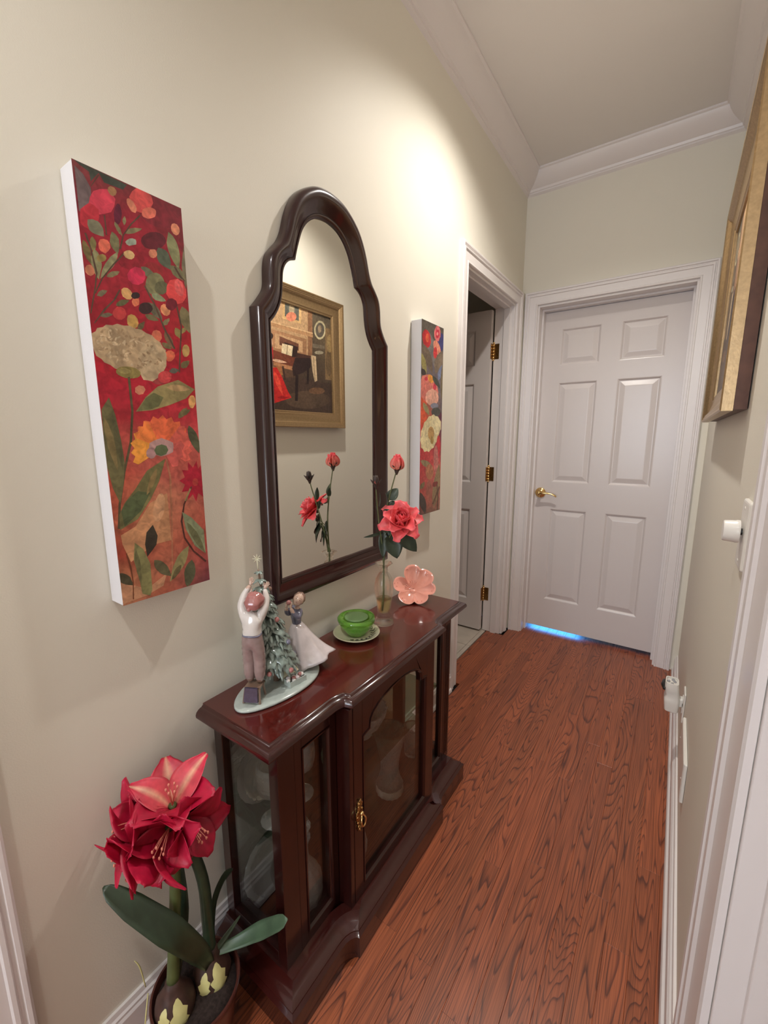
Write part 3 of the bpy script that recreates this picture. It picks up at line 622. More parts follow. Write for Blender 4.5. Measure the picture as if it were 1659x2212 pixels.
(205, 168, 116, 456, 2525, 433, 2509, 405, 2505, 376, 2509, 359, 2525, 365, 2542, 393, 2558, 422, 2567, 450, 2562, 467, 2546),
(205, 128, 98, 694, 2616, 694, 2599, 677, 2579, 649, 2567, 626, 2567, 609, 2579, 609, 2599, 626, 2620, 654, 2628, 677, 2632),
(218, 138, 104, 960, 2855, 966, 2830, 949, 2805, 921, 2789, 892, 2793, 870, 2809, 870, 2838, 881, 2859, 909, 2871, 938, 2871),
(226, 112, 88, 246, 2567, 246, 2538, 223, 2513, 195, 2492, 161, 2497, 144, 2513, 144, 2542, 161, 2571, 195, 2583, 229, 2583),
(192, 118, 88, 82, 2373, 87, 2348, 70, 2332, 48, 2320, 25, 2324, 8, 2336, 8, 2361, 25, 2381, 48, 2390, 70, 2390),
(152, 132, 76, 201, 2464, 189, 2447, 167, 2435, 144, 2427, 121, 2431, 116, 2447, 127, 2464, 150, 2476, 172, 2484, 195, 2480),
(208, 48, 82, 552, 2414, 524, 2373, 473, 2348, 416, 2344, 382, 2365, 376, 2398, 410, 2439, 461, 2468, 512, 2468, 552, 2451),
(218, 72, 72, 983, 2418, 983, 2361, 932, 2307, 858, 2283, 796, 2299, 756, 2340, 768, 2398, 807, 2447, 881, 2472, 949, 2464),
(218, 168, 108, 393, 2295, 410, 2274, 405, 2250, 382, 2233, 348, 2229, 314, 2241, 303, 2262, 308, 2287, 331, 2303, 365, 2307),
(222, 122, 88, 467, 2233, 461, 2213, 439, 2200, 416, 2192, 399, 2204, 393, 2221, 405, 2241, 422, 2258, 444, 2262, 467, 2254),
(226, 148, 104, 773, 2245, 785, 2221, 773, 2196, 745, 2180, 711, 2180, 683, 2196, 677, 2221, 688, 2245, 717, 2262, 751, 2262),
(192, 62, 62, 331, 2130, 314, 2101, 280, 2081, 240, 2077, 212, 2089, 201, 2110, 218, 2138, 252, 2163, 291, 2167, 320, 2159),
(188, 148, 82, 433, 2110, 439, 2081, 422, 2052, 388, 2036, 354, 2044, 331, 2060, 331, 2093, 342, 2118, 376, 2134, 410, 2130),
(202, 108, 82, 666, 2036, 666, 2007, 643, 1982, 615, 1970, 580, 1978, 563, 1994, 563, 2023, 580, 2048, 615, 2060, 649, 2056),
(218, 108, 78, 796, 1891, 779, 1867, 745, 1846, 711, 1842, 683, 1859, 671, 1879, 688, 1904, 722, 1924, 756, 1929, 790, 1916),
(188, 152, 92, 972, 1949, 960, 1920, 932, 1900, 904, 1896, 887, 1912, 881, 1941, 892, 1970, 915, 1990, 943, 1994, 966, 1978),
(228, 96, 96, 955, 2431, 960, 2410, 955, 2390, 949, 2369, 932, 2357, 915, 2352, 898, 2352, 881, 2361, 864, 2377, 858, 2394, 853, 2418, 858, 2439, 864, 2455, 881, 2468, 898, 2476, 915, 2472, 932, 2464, 949, 2451),
(62, 36, 38, 598, 2208, 592, 2196, 575, 2180, 558, 2167, 529, 2159, 507, 2155, 484, 2155, 467, 2163, 456, 2171, 456, 2188, 461, 2200, 473, 2217, 495, 2229, 518, 2237, 541, 2241, 563, 2241, 580, 2233, 592, 2225),
(50, 32, 35, 478, 2278, 478, 2270, 467, 2262, 456, 2254, 439, 2250, 427, 2245, 410, 2245, 399, 2250, 393, 2254, 393, 2262, 399, 2270, 405, 2278, 416, 2287, 433, 2291, 450, 2295, 461, 2295, 473, 2291, 478, 2287),
(112, 26, 42, 870, 2283, 864, 2266, 847, 2254, 830, 2241, 807, 2229, 785, 2229, 762, 2229, 751, 2237, 739, 2245, 739, 2262, 745, 2278, 756, 2291, 773, 2307, 796, 2315, 819, 2320, 841, 2315, 858, 2311, 864, 2299),
(150, 60, 60, 683, 1706, 671, 1690, 660, 1677, 632, 1665, 603, 1661, 575, 1657, 552, 1661, 529, 1669, 518, 1682, 512, 1694, 518, 1706, 535, 1723, 558, 1731, 586, 1739, 615, 1743, 643, 1739, 666, 1731, 677, 1719),
(178, 152, 118, 677, 1842, 677, 1813, 632, 1793, 609, 1768, 552, 1756, 512, 1735, 450, 1735, 399, 1723, 337, 1727, 280, 1723, 229, 1735, 172, 1739, 133, 1760, 82, 1772, 59, 1793, 19, 1809, 8, 1834, 0, 1859, 0, 1883, 0, 1904, 0, 1929, 2, 1953, 36, 1970, 53, 1994, 104, 2007, 133, 2027, 189, 2031, 235, 2048, 291, 2044, 348, 2052, 399, 2040, 461, 2040, 507, 2023, 563, 2015, 598, 1990, 649, 1974, 660, 1945, 700, 1924, 688, 1896, 705, 1867),
(184, 160, 126, 694, 1850, 688, 1805, 654, 1764, 620, 1723, 569, 1710, 524, 1690, 484, 1702, 439, 1710, 416, 1743, 393, 1776, 399, 1817, 405, 1863, 439, 1900, 467, 1941, 518, 1957, 563, 1978, 603, 1966, 654, 1961, 677, 1929, 700, 1896),
(188, 164, 130, 609, 1752, 603, 1719, 563, 1698, 524, 1677, 478, 1682, 433, 1682, 416, 1706, 405, 1731, 427, 1760, 450, 1789, 495, 1801, 541, 1809, 575, 1797, 609, 1780),
(164, 138, 106, 104, 1945, 99, 1941, 76, 1937, 65, 1941, 65, 1945, 82, 1949, 99, 1949),
(192, 168, 134, 116, 1933, 127, 1941, 144, 1949, 161, 1949, 161, 1945, 144, 1937, 127, 1933),
(156, 130, 98, 314, 1854, 320, 1863, 331, 1867, 342, 1863, 342, 1859, 331, 1850, 320, 1850),
(198, 176, 142, 410, 1793, 416, 1801, 439, 1813, 456, 1817, 461, 1813, 444, 1801, 422, 1793),
(164, 138, 106, 31, 1900, 25, 1904, 25, 1912, 31, 1920, 42, 1924, 42, 1916, 42, 1908),
(192, 168, 134, 263, 1797, 274, 1805, 297, 1817, 314, 1821, 320, 1817, 303, 1805, 280, 1797),
(156, 130, 98, 167, 1916, 167, 1924, 184, 1941, 195, 1953, 201, 1949, 195, 1937, 178, 1920),
(198, 176, 142, 331, 1937, 337, 1945, 359, 1961, 382, 1966, 382, 1961, 365, 1949, 342, 1941),
(164, 138, 106, 331, 1908, 320, 1900, 303, 1896, 286, 1900, 291, 1908, 303, 1916, 325, 1916),
(192, 168, 134, 535, 1920, 546, 1933, 575, 1941, 598, 1945, 598, 1937, 580, 1924, 552, 1916),
(156, 130, 98, 144, 1920, 138, 1929, 144, 1937, 155, 1941, 161, 1941, 161, 1933, 155, 1920),
(198, 176, 142, 70, 1941, 70, 1949, 82, 1957, 99, 1961, 99, 1957, 93, 1949, 76, 1941),
(164, 138, 106, 189, 1974, 178, 1974, 178, 1982, 178, 1990, 189, 1994, 195, 1990, 195, 1978),
(192, 168, 134, 280, 1801, 263, 1797, 252, 1805, 252, 1813, 263, 1821, 274, 1817, 286, 1809),
(156, 130, 98, 615, 1813, 603, 1805, 575, 1805, 558, 1805, 558, 1813, 580, 1817, 603, 1817),
(198, 176, 142, 150, 1813, 144, 1813, 133, 1826, 127, 1838, 133, 1842, 144, 1834, 150, 1821),
(164, 138, 106, 410, 1945, 399, 1941, 376, 1941, 365, 1949, 365, 1953, 388, 1953, 405, 1949),
(192, 168, 134, 155, 1817, 167, 1826, 189, 1830, 206, 1830, 206, 1826, 189, 1817, 161, 1817),
(156, 130, 98, 433, 1805, 422, 1809, 405, 1821, 399, 1834, 405, 1838, 422, 1830, 433, 1813),
(198, 176, 142, 337, 1772, 325, 1772, 320, 1776, 325, 1789, 331, 1793, 342, 1789, 342, 1776),
(164, 138, 106, 19, 1916, 25, 1924, 36, 1929, 48, 1929, 48, 1924, 36, 1916, 25, 1916),
(192, 168, 134, 303, 1842, 297, 1834, 280, 1830, 269, 1834, 269, 1842, 286, 1846, 297, 1846),
(156, 130, 98, 478, 1789, 467, 1789, 456, 1797, 456, 1809, 467, 1813, 478, 1809, 484, 1797),
(198, 176, 142, 212, 1953, 223, 1957, 240, 1966, 252, 1966, 252, 1961, 240, 1953, 223, 1949),
(164, 138, 106, 76, 1854, 65, 1854, 59, 1859, 59, 1867, 65, 1871, 76, 1871, 82, 1863),
(192, 168, 134, 48, 1887, 36, 1891, 31, 1904, 36, 1916, 48, 1916, 59, 1908, 59, 1896),
(156, 130, 98, 541, 1924, 535, 1929, 546, 1941, 563, 1945, 569, 1941, 563, 1933, 552, 1924),
(198, 176, 142, 212, 1920, 206, 1912, 184, 1912, 167, 1916, 172, 1920, 189, 1924, 206, 1924),
(164, 138, 106, 405, 1752, 393, 1747, 376, 1752, 371, 1764, 376, 1768, 393, 1768, 405, 1760),
(192, 168, 134, 206, 1896, 212, 1904, 229, 1912, 246, 1920, 252, 1916, 235, 1904, 218, 1896),
(156, 130, 98, 257, 1817, 252, 1821, 252, 1834, 257, 1842, 263, 1846, 263, 1834, 263, 1826),
(198, 176, 142, 138, 1929, 150, 1933, 167, 1941, 178, 1945, 178, 1941, 167, 1933, 150, 1929),
(164, 138, 106, 274, 1933, 263, 1924, 235, 1924, 218, 1929, 223, 1937, 240, 1941, 269, 1937),
(192, 168, 134, 297, 1809, 286, 1813, 286, 1826, 297, 1834, 308, 1834, 314, 1826, 308, 1813),
(156, 130, 98, 376, 1904, 371, 1912, 371, 1924, 382, 1941, 393, 1941, 393, 1929, 388, 1912),
(198, 176, 142, 116, 1916, 110, 1924, 110, 1937, 116, 1945, 121, 1949, 127, 1937, 127, 1924),
(164, 138, 106, 450, 1970, 450, 1978, 473, 1994, 495, 2003, 501, 2003, 484, 1986, 461, 1974),
(192, 168, 134, 246, 1998, 235, 1998, 218, 2003, 212, 2011, 212, 2015, 229, 2015, 240, 2007),
(156, 130, 98, 240, 1978, 235, 1982, 229, 1998, 235, 2011, 246, 2015, 252, 2003, 252, 1986),
(198, 176, 142, 422, 1768, 427, 1776, 450, 1789, 473, 1797, 473, 1793, 456, 1780, 433, 1768),
(164, 138, 106, 450, 1813, 456, 1826, 478, 1834, 501, 1838, 501, 1830, 490, 1817, 467, 1809),
(192, 168, 134, 189, 1776, 184, 1784, 195, 1801, 201, 1809, 212, 1809, 206, 1797, 195, 1780),
(156, 130, 98, 529, 1875, 512, 1871, 495, 1875, 490, 1883, 495, 1891, 512, 1891, 529, 1883),
(198, 176, 142, 410, 1933, 399, 1933, 388, 1941, 382, 1949, 388, 1957, 399, 1949, 410, 1941),
(164, 138, 106, 172, 1891, 161, 1887, 144, 1891, 138, 1900, 138, 1904, 155, 1908, 167, 1900),
(192, 168, 134, 654, 1830, 637, 1826, 615, 1826, 598, 1834, 603, 1842, 626, 1842, 649, 1838),
(156, 130, 98, 235, 1826, 229, 1830, 235, 1842, 246, 1846, 257, 1842, 257, 1834, 246, 1826),
(198, 176, 142, 150, 1974, 144, 1982, 155, 1994, 167, 2003, 178, 1998, 172, 1986, 161, 1978),
(164, 138, 106, 246, 1875, 235, 1867, 223, 1867, 212, 1871, 218, 1879, 229, 1883, 240, 1883),
(192, 168, 134, 155, 1797, 144, 1797, 127, 1801, 121, 1809, 133, 1817, 144, 1817, 155, 1809),
(156, 130, 98, 478, 1854, 467, 1850, 450, 1859, 444, 1871, 450, 1875, 467, 1871, 478, 1863),
(198, 176, 142, 223, 1908, 212, 1900, 189, 1896, 172, 1900, 172, 1908, 189, 1912, 218, 1916),
(164, 138, 106, 365, 1904, 354, 1904, 348, 1912, 348, 1920, 359, 1924, 371, 1920, 371, 1912),
(192, 168, 134, 133, 1809, 121, 1809, 110, 1817, 104, 1826, 116, 1830, 127, 1830, 138, 1817),
(156, 130, 98, 535, 1817, 524, 1813, 512, 1813, 507, 1821, 507, 1826, 524, 1830, 535, 1826),
(198, 176, 142, 116, 1871, 104, 1867, 87, 1863, 76, 1871, 82, 1875, 93, 1879, 110, 1879),
(164, 138, 106, 150, 1830, 138, 1826, 127, 1830, 127, 1842, 138, 1846, 150, 1846, 155, 1838),
(192, 168, 134, 144, 1953, 138, 1961, 144, 1974, 161, 1982, 167, 1978, 167, 1970, 155, 1957),
(156, 130, 98, 337, 1871, 325, 1867, 308, 1867, 297, 1871, 303, 1879, 314, 1879, 331, 1875),
(198, 176, 142, 269, 1846, 280, 1854, 297, 1863, 320, 1867, 320, 1863, 303, 1850, 280, 1846),
(164, 138, 106, 70, 1854, 70, 1859, 82, 1871, 93, 1875, 99, 1871, 93, 1863, 82, 1854),
(192, 168, 134, 150, 1867, 138, 1867, 127, 1875, 127, 1883, 138, 1891, 150, 1887, 155, 1879),
(156, 130, 98, 416, 1978, 405, 1974, 388, 1970, 376, 1974, 376, 1978, 393, 1982, 410, 1982),
(198, 176, 142, 87, 1854, 76, 1846, 59, 1842, 42, 1846, 42, 1854, 59, 1859, 82, 1859),
(164, 138, 106, 427, 1764, 416, 1764, 405, 1772, 410, 1780, 422, 1784, 433, 1780, 439, 1772),
(192, 168, 134, 512, 1821, 501, 1830, 501, 1846, 512, 1867, 518, 1867, 524, 1850, 518, 1830),
(156, 130, 98, 314, 1920, 308, 1912, 291, 1912, 280, 1916, 286, 1924, 297, 1929, 308, 1929),
(198, 176, 142, 263, 1916, 263, 1924, 280, 1941, 297, 1949, 297, 1945, 291, 1933, 274, 1920),
(164, 138, 106, 87, 1982, 93, 1990, 110, 1998, 121, 1998, 127, 1994, 116, 1986, 99, 1982),
(192, 168, 134, 348, 1891, 337, 1896, 337, 1908, 348, 1920, 354, 1920, 359, 1912, 354, 1900),
(156, 130, 98, 257, 1986, 257, 1994, 263, 2007, 274, 2019, 286, 2019, 280, 2007, 269, 1990),
(198, 176, 142, 507, 1809, 495, 1805, 473, 1801, 456, 1805, 456, 1809, 478, 1817, 495, 1817),
(164, 138, 106, 580, 1801, 575, 1809, 580, 1821, 592, 1834, 603, 1834, 603, 1821, 592, 1809),
(192, 168, 134, 269, 1850, 257, 1854, 257, 1871, 263, 1883, 274, 1883, 286, 1875, 280, 1859),
(156, 130, 98, 308, 1966, 297, 1966, 291, 1974, 303, 1982, 314, 1986, 320, 1982, 320, 1970),
(198, 176, 142, 535, 1904, 541, 1916, 569, 1933, 592, 1937, 598, 1929, 580, 1916, 552, 1904),
(164, 138, 106, 552, 1924, 541, 1920, 535, 1929, 535, 1937, 546, 1941, 558, 1941, 558, 1929),
(192, 168, 134, 495, 1933, 478, 1929, 461, 1933, 444, 1945, 450, 1953, 473, 1949, 490, 1945),
(156, 130, 98, 76, 1966, 76, 1974, 87, 1982, 104, 1986, 104, 1978, 99, 1970, 82, 1966),
(198, 176, 142, 144, 1937, 144, 1945, 150, 1966, 167, 1978, 178, 1978, 172, 1961, 161, 1945),
(164, 138, 106, 172, 1953, 161, 1957, 155, 1974, 155, 1986, 161, 1990, 172, 1978, 172, 1961),
(192, 168, 134, 121, 1953, 116, 1949, 104, 1949, 93, 1953, 99, 1957, 110, 1961, 121, 1957),
(156, 130, 98, 99, 1859, 104, 1863, 116, 1871, 127, 1871, 127, 1863, 116, 1859, 104, 1854),
(198, 176, 142, 286, 1908, 274, 1912, 274, 1929, 280, 1941, 291, 1941, 297, 1933, 291, 1916),
(164, 138, 106, 297, 1982, 286, 1978, 274, 1982, 274, 1990, 280, 1998, 291, 1998, 297, 1990),
(192, 168, 134, 212, 1838, 206, 1842, 201, 1850, 201, 1863, 206, 1863, 212, 1859, 218, 1846),
(156, 130, 98, 512, 1924, 507, 1929, 501, 1937, 507, 1945, 512, 1949, 518, 1941, 518, 1929),
(198, 176, 142, 201, 1929, 195, 1937, 201, 1949, 212, 1957, 223, 1957, 218, 1945, 206, 1933),
(164, 138, 106, 303, 1871, 303, 1879, 314, 1883, 325, 1883, 331, 1875, 320, 1867, 308, 1863),
(192, 168, 134, 87, 1896, 76, 1896, 65, 1904, 65, 1916, 76, 1924, 87, 1916, 93, 1904),
(156, 130, 98, 150, 1842, 144, 1850, 150, 1863, 161, 1875, 172, 1871, 172, 1859, 161, 1846),
(198, 176, 142, 478, 1887, 478, 1891, 495, 1904, 507, 1908, 512, 1904, 501, 1896, 484, 1887),
(164, 138, 106, 150, 1916, 138, 1920, 127, 1933, 121, 1945, 127, 1949, 138, 1941, 150, 1924),
(192, 168, 134, 603, 1912, 586, 1908, 569, 1916, 569, 1933, 580, 1937, 598, 1933, 609, 1920),
(156, 130, 98, 410, 1764, 393, 1764, 382, 1772, 382, 1784, 388, 1789, 405, 1784, 410, 1772),
(198, 176, 142, 620, 1891, 609, 1887, 592, 1883, 575, 1887, 580, 1891, 592, 1896, 609, 1896),
(164, 138, 106, 439, 1945, 422, 1949, 416, 1961, 416, 1978, 427, 1982, 439, 1974, 444, 1957),
(192, 168, 134, 484, 1953, 490, 1961, 507, 1974, 524, 1978, 529, 1974, 512, 1966, 495, 1957),
(156, 130, 98, 206, 1826, 201, 1826, 189, 1834, 189, 1842, 195, 1846, 201, 1842, 206, 1834),
(198, 176, 142, 603, 1805, 609, 1817, 626, 1834, 654, 1842, 660, 1838, 649, 1821, 620, 1805),
(164, 138, 106, 286, 1945, 274, 1945, 257, 1953, 252, 1966, 263, 1970, 274, 1966, 286, 1953),
(192, 168, 134, 450, 1949, 433, 1945, 416, 1949, 399, 1953, 399, 1957, 422, 1957, 439, 1953),
(156, 130, 98, 643, 1830, 632, 1830, 609, 1842, 598, 1854, 603, 1859, 626, 1854, 643, 1842),
(198, 176, 142, 121, 1821, 121, 1830, 133, 1846, 144, 1854, 150, 1854, 150, 1842, 133, 1826),
(164, 138, 106, 93, 1854, 82, 1850, 59, 1846, 42, 1850, 42, 1854, 59, 1859, 82, 1859),
(192, 168, 134, 444, 1826, 456, 1830, 484, 1838, 501, 1838, 501, 1834, 484, 1826, 456, 1821),
(156, 130, 98, 348, 1957, 342, 1961, 337, 1974, 337, 1982, 342, 1986, 348, 1978, 354, 1966),
(198, 176, 142, 82, 1920, 76, 1920, 70, 1929, 70, 1937, 76, 1941, 87, 1937, 87, 1929),
(164, 138, 106, 456, 1780, 444, 1780, 422, 1793, 416, 1805, 422, 1809, 444, 1805, 456, 1793),
(192, 168, 134, 155, 1826, 144, 1817, 127, 1817, 116, 1826, 116, 1830, 133, 1834, 150, 1834),
(142, 126, 72, 410, 1723, 399, 1706, 376, 1694, 337, 1686, 297, 1682, 257, 1682, 223, 1690, 195, 1698, 178, 1710, 178, 1727, 189, 1739, 212, 1752, 246, 1760, 286, 1764, 325, 1764, 365, 1760, 393, 1747, 410, 1735),
(158, 142, 88, 320, 1731, 314, 1723, 297, 1719, 280, 1714, 263, 1710, 240, 1710, 218, 1714, 206, 1719, 195, 1727, 195, 1731, 201, 1739, 212, 1747, 229, 1752, 252, 1752, 274, 1752, 291, 1747, 308, 1743, 320, 1739),
(195, 140, 100, 376, 755, 569, 817, 569, 541, 569, 430, 371, 422, 121, 323, 59, 471, 53, 541, 206, 591),
(190, 138, 104, 0, 191, 99, 150, 252, 80, 484, 163, 433, 68, 240, 27, 0, 14),
(178, 96, 70, 201, 632, 189, 607, 172, 587, 144, 574, 110, 570, 76, 574, 48, 587, 25, 607, 14, 632, 8, 657, 19, 681, 36, 702, 65, 714, 99, 718, 127, 718, 161, 706, 184, 685, 195, 661),
(200, 150, 112, 524, 694, 507, 657, 484, 628, 461, 607, 433, 599, 416, 603, 399, 620, 393, 648, 399, 685, 410, 722, 427, 759, 450, 788, 473, 813, 495, 821, 518, 817, 529, 801, 541, 772, 535, 735),
(88, 76, 52, 280, 1690, 280, 1447, 235, 1229, 144, 1019, 65, 776, 31, 595, 53, 591, 87, 772, 167, 1015, 257, 1225, 303, 1447, 303, 1694),
(104, 98, 64, 87, 1537, 127, 1418, 155, 1241, 167, 1081, 127, 895, 82, 780, 31, 891, 0, 1048, 0, 1258, 8, 1451),
(128, 112, 72, 25, 1398, 14, 1348, 14, 1299, 19, 1253, 25, 1204, 36, 1159, 53, 1113, 70, 1064, 93, 1019, 99, 1068, 99, 1122, 99, 1171, 93, 1216, 87, 1266, 70, 1311, 53, 1356),
(88, 84, 56, 99, 1430, 93, 1377, 93, 1328, 93, 1274, 99, 1225, 104, 1171, 116, 1122, 127, 1068, 144, 1015, 150, 1072, 150, 1126, 150, 1179, 150, 1233, 144, 1282, 133, 1332, 121, 1385),
(142, 128, 84, 325, 1447, 439, 1558, 575, 1644, 807, 1710, 994, 1649, 881, 1570, 683, 1509, 495, 1463),
(108, 108, 70, 348, 1455, 439, 1550, 524, 1595, 626, 1566, 569, 1496, 473, 1467),
(170, 140, 98, 671, 1644, 700, 1632, 734, 1624, 762, 1620, 796, 1620, 830, 1624, 870, 1628, 904, 1636, 943, 1644, 909, 1657, 875, 1665, 847, 1669, 813, 1673, 779, 1673, 745, 1669, 711, 1661),
(208, 134, 104, 444, 1612, 416, 1579, 371, 1570, 337, 1587, 342, 1620, 382, 1640, 427, 1636),
(195, 68, 70, 734, 1727, 728, 1710, 711, 1694, 694, 1682, 666, 1677, 637, 1673, 615, 1677, 598, 1686, 586, 1698, 586, 1714, 592, 1731, 603, 1743, 626, 1756, 649, 1764, 677, 1768, 700, 1764, 722, 1756, 734, 1743),
(212, 158, 98, 994, 1550, 989, 1533, 977, 1517, 966, 1505, 955, 1496, 938, 1496, 921, 1500, 915, 1513, 909, 1529, 909, 1546, 909, 1566, 921, 1579, 932, 1591, 949, 1599, 966, 1599, 977, 1595, 989, 1583, 994, 1570),
(112, 100, 66, 773, 1410, 802, 1414, 824, 1422, 841, 1430, 853, 1443, 864, 1455, 875, 1472, 881, 1484, 887, 1500, 864, 1492, 841, 1488, 819, 1476, 807, 1467, 790, 1455, 779, 1443, 773, 1426),
(105, 95, 62, 819, 1439, 836, 1435, 853, 1435, 870, 1439, 881, 1447, 892, 1455, 904, 1463, 915, 1472, 921, 1484, 904, 1484, 887, 1484, 870, 1480, 858, 1476, 841, 1467, 830, 1459, 824, 1451),
(222, 104, 66, 563, 1171, 325, 1286, 325, 1336, 388, 1340, 405, 1385, 461, 1377, 495, 1418, 546, 1398, 598, 1430, 637, 1398, 694, 1418, 717, 1377, 785, 1385, 790, 1340, 853, 1332, 841, 1282),
(228, 150, 62, 563, 1171, 297, 1056, 246, 1076, 274, 1118, 235, 1146, 274, 1179, 240, 1216, 291, 1245, 280, 1286, 337, 1303),
(226, 124, 62, 563, 1171, 303, 1253, 291, 1290, 337, 1299, 337, 1340, 382, 1340, 393, 1381, 439, 1373),
(216, 98, 84, 563, 1171, 779, 1348, 841, 1348, 830, 1299, 892, 1286, 858, 1241, 909, 1216, 870, 1179, 904, 1146, 853, 1118, 875, 1076, 813, 1060),
(200, 92, 84, 563, 1171, 779, 1229, 819, 1192, 779, 1146, 790, 1101, 734, 1076, 717, 1027, 654, 1023),
(182, 142, 138, 688, 1179, 677, 1142, 615, 1122, 541, 1109, 478, 1126, 422, 1146, 422, 1183, 433, 1216, 490, 1237, 563, 1253, 626, 1237, 688, 1216),
(168, 130, 128, 490, 1138, 490, 1126, 478, 1113, 461, 1101, 444, 1097, 427, 1097, 410, 1105, 393, 1113, 388, 1126, 388, 1142, 393, 1155, 405, 1167, 416, 1175, 439, 1183, 456, 1183, 473, 1175, 484, 1167, 490, 1155),
(94, 104, 72, 626, 1159, 598, 1126, 541, 1113, 490, 1126, 473, 1159, 501, 1192, 558, 1204, 609, 1192),
(172, 112, 84, 586, 1093, 609, 941, 580, 541, 535, 142, 552, 138, 598, 537, 632, 941, 603, 1093),
(114, 108, 68, 586, 1093, 495, 920, 382, 780, 235, 644, 53, 582, 59, 694, 121, 776, 246, 879, 376, 1006),
(82, 92, 60, 263, 858, 388, 834, 274, 702, 99, 603, 82, 722, 144, 792),
(140, 118, 76, 484, 1019, 450, 998, 427, 974, 405, 953, 388, 924, 376, 899, 365, 875, 354, 846, 348, 817, 376, 838, 399, 862, 422, 883, 444, 908, 456, 932, 473, 961, 478, 986),
(166, 28, 50, 1000, 887, 1000, 834, 994, 825, 1000, 751, 938, 788, 904, 718, 870, 784, 807, 743, 813, 817, 739, 813, 785, 871, 722, 908, 790, 932, 762, 994, 836, 986, 841, 1056, 898, 1006, 949, 1064, 960, 994, 1000, 1023, 1000, 953, 1000, 936),
(178, 62, 58, 949, 883, 943, 871, 938, 862, 926, 854, 915, 854, 904, 854, 892, 858, 881, 866, 875, 875, 875, 887, 881, 899, 887, 908, 898, 916, 909, 916, 921, 916, 932, 912, 943, 904, 949, 895),
(86, 48, 40, 853, 854, 745, 710, 694, 570, 717, 422, 813, 290, 960, 171, 977, 183, 830, 298, 734, 430, 717, 570, 762, 706, 870, 846),
(140, 120, 80, 836, 838, 762, 739, 779, 731, 853, 829),
(136, 142, 108, 722, 648, 830, 587, 972, 459, 972, 249, 841, 340, 751, 492),
(104, 104, 72, 768, 554, 773, 512, 785, 471, 807, 434, 830, 397, 858, 360, 892, 323, 926, 286, 972, 249, 955, 290, 943, 335, 926, 377, 904, 414, 881, 455, 847, 488, 813, 525),
(84, 84, 60, 887, 1356, 870, 1323, 870, 1290, 875, 1262, 887, 1233, 904, 1204, 926, 1179, 955, 1151, 989, 1126, 1000, 1163, 1000, 1196, 1000, 1225, 989, 1258, 977, 1286, 955, 1311, 926, 1336),
(58, 50, 40, 382, 582, 422, 488, 399, 418, 291, 335, 280, 438, 308, 529),
(130, 126, 82, 178, 467, 257, 405, 314, 278, 308, 64, 280, 19, 201, 51, 184, 196, 150, 335),
(104, 100, 66, 184, 418, 167, 381, 161, 348, 161, 311, 167, 274, 167, 241, 178, 204, 184, 167, 201, 126, 206, 163, 212, 200, 212, 237, 218, 274, 212, 307, 206, 344, 195, 381),
(94, 88, 62, 359, 298, 354, 266, 359, 237, 376, 212, 399, 191, 422, 171, 456, 154, 490, 142, 529, 130, 524, 158, 512, 187, 501, 216, 484, 237, 461, 257, 433, 278, 399, 290),
(146, 136, 92, 768, 352, 705, 331, 660, 307, 620, 278, 592, 241, 563, 208, 541, 167, 524, 126, 507, 84, 558, 105, 603, 130, 643, 158, 683, 187, 717, 224, 739, 261, 756, 303),
(104, 94, 62, 660, 204, 632, 200, 603, 191, 586, 179, 569, 167, 558, 150, 546, 134, 535, 113, 524, 97, 552, 101, 575, 109, 592, 121, 615, 134, 632, 146, 643, 163, 654, 183),
(88, 88, 64, 790, 224, 745, 204, 717, 183, 694, 154, 683, 126, 683, 93, 683, 60, 688, 27, 705, 0, 739, 10, 768, 31, 796, 56, 813, 84, 824, 113, 824, 146, 819, 183),
(74, 68, 48, 0, 257, 0, 228, 0, 208, 2, 187, 19, 175, 42, 163, 65, 154, 93, 146, 121, 138, 116, 163, 104, 187, 99, 208, 82, 224, 65, 237, 42, 249, 19, 257),
(118, 66, 42, 82, 397, 104, 290, 116, 163, 99, 31, 110, 27, 127, 158, 121, 286, 93, 397)]
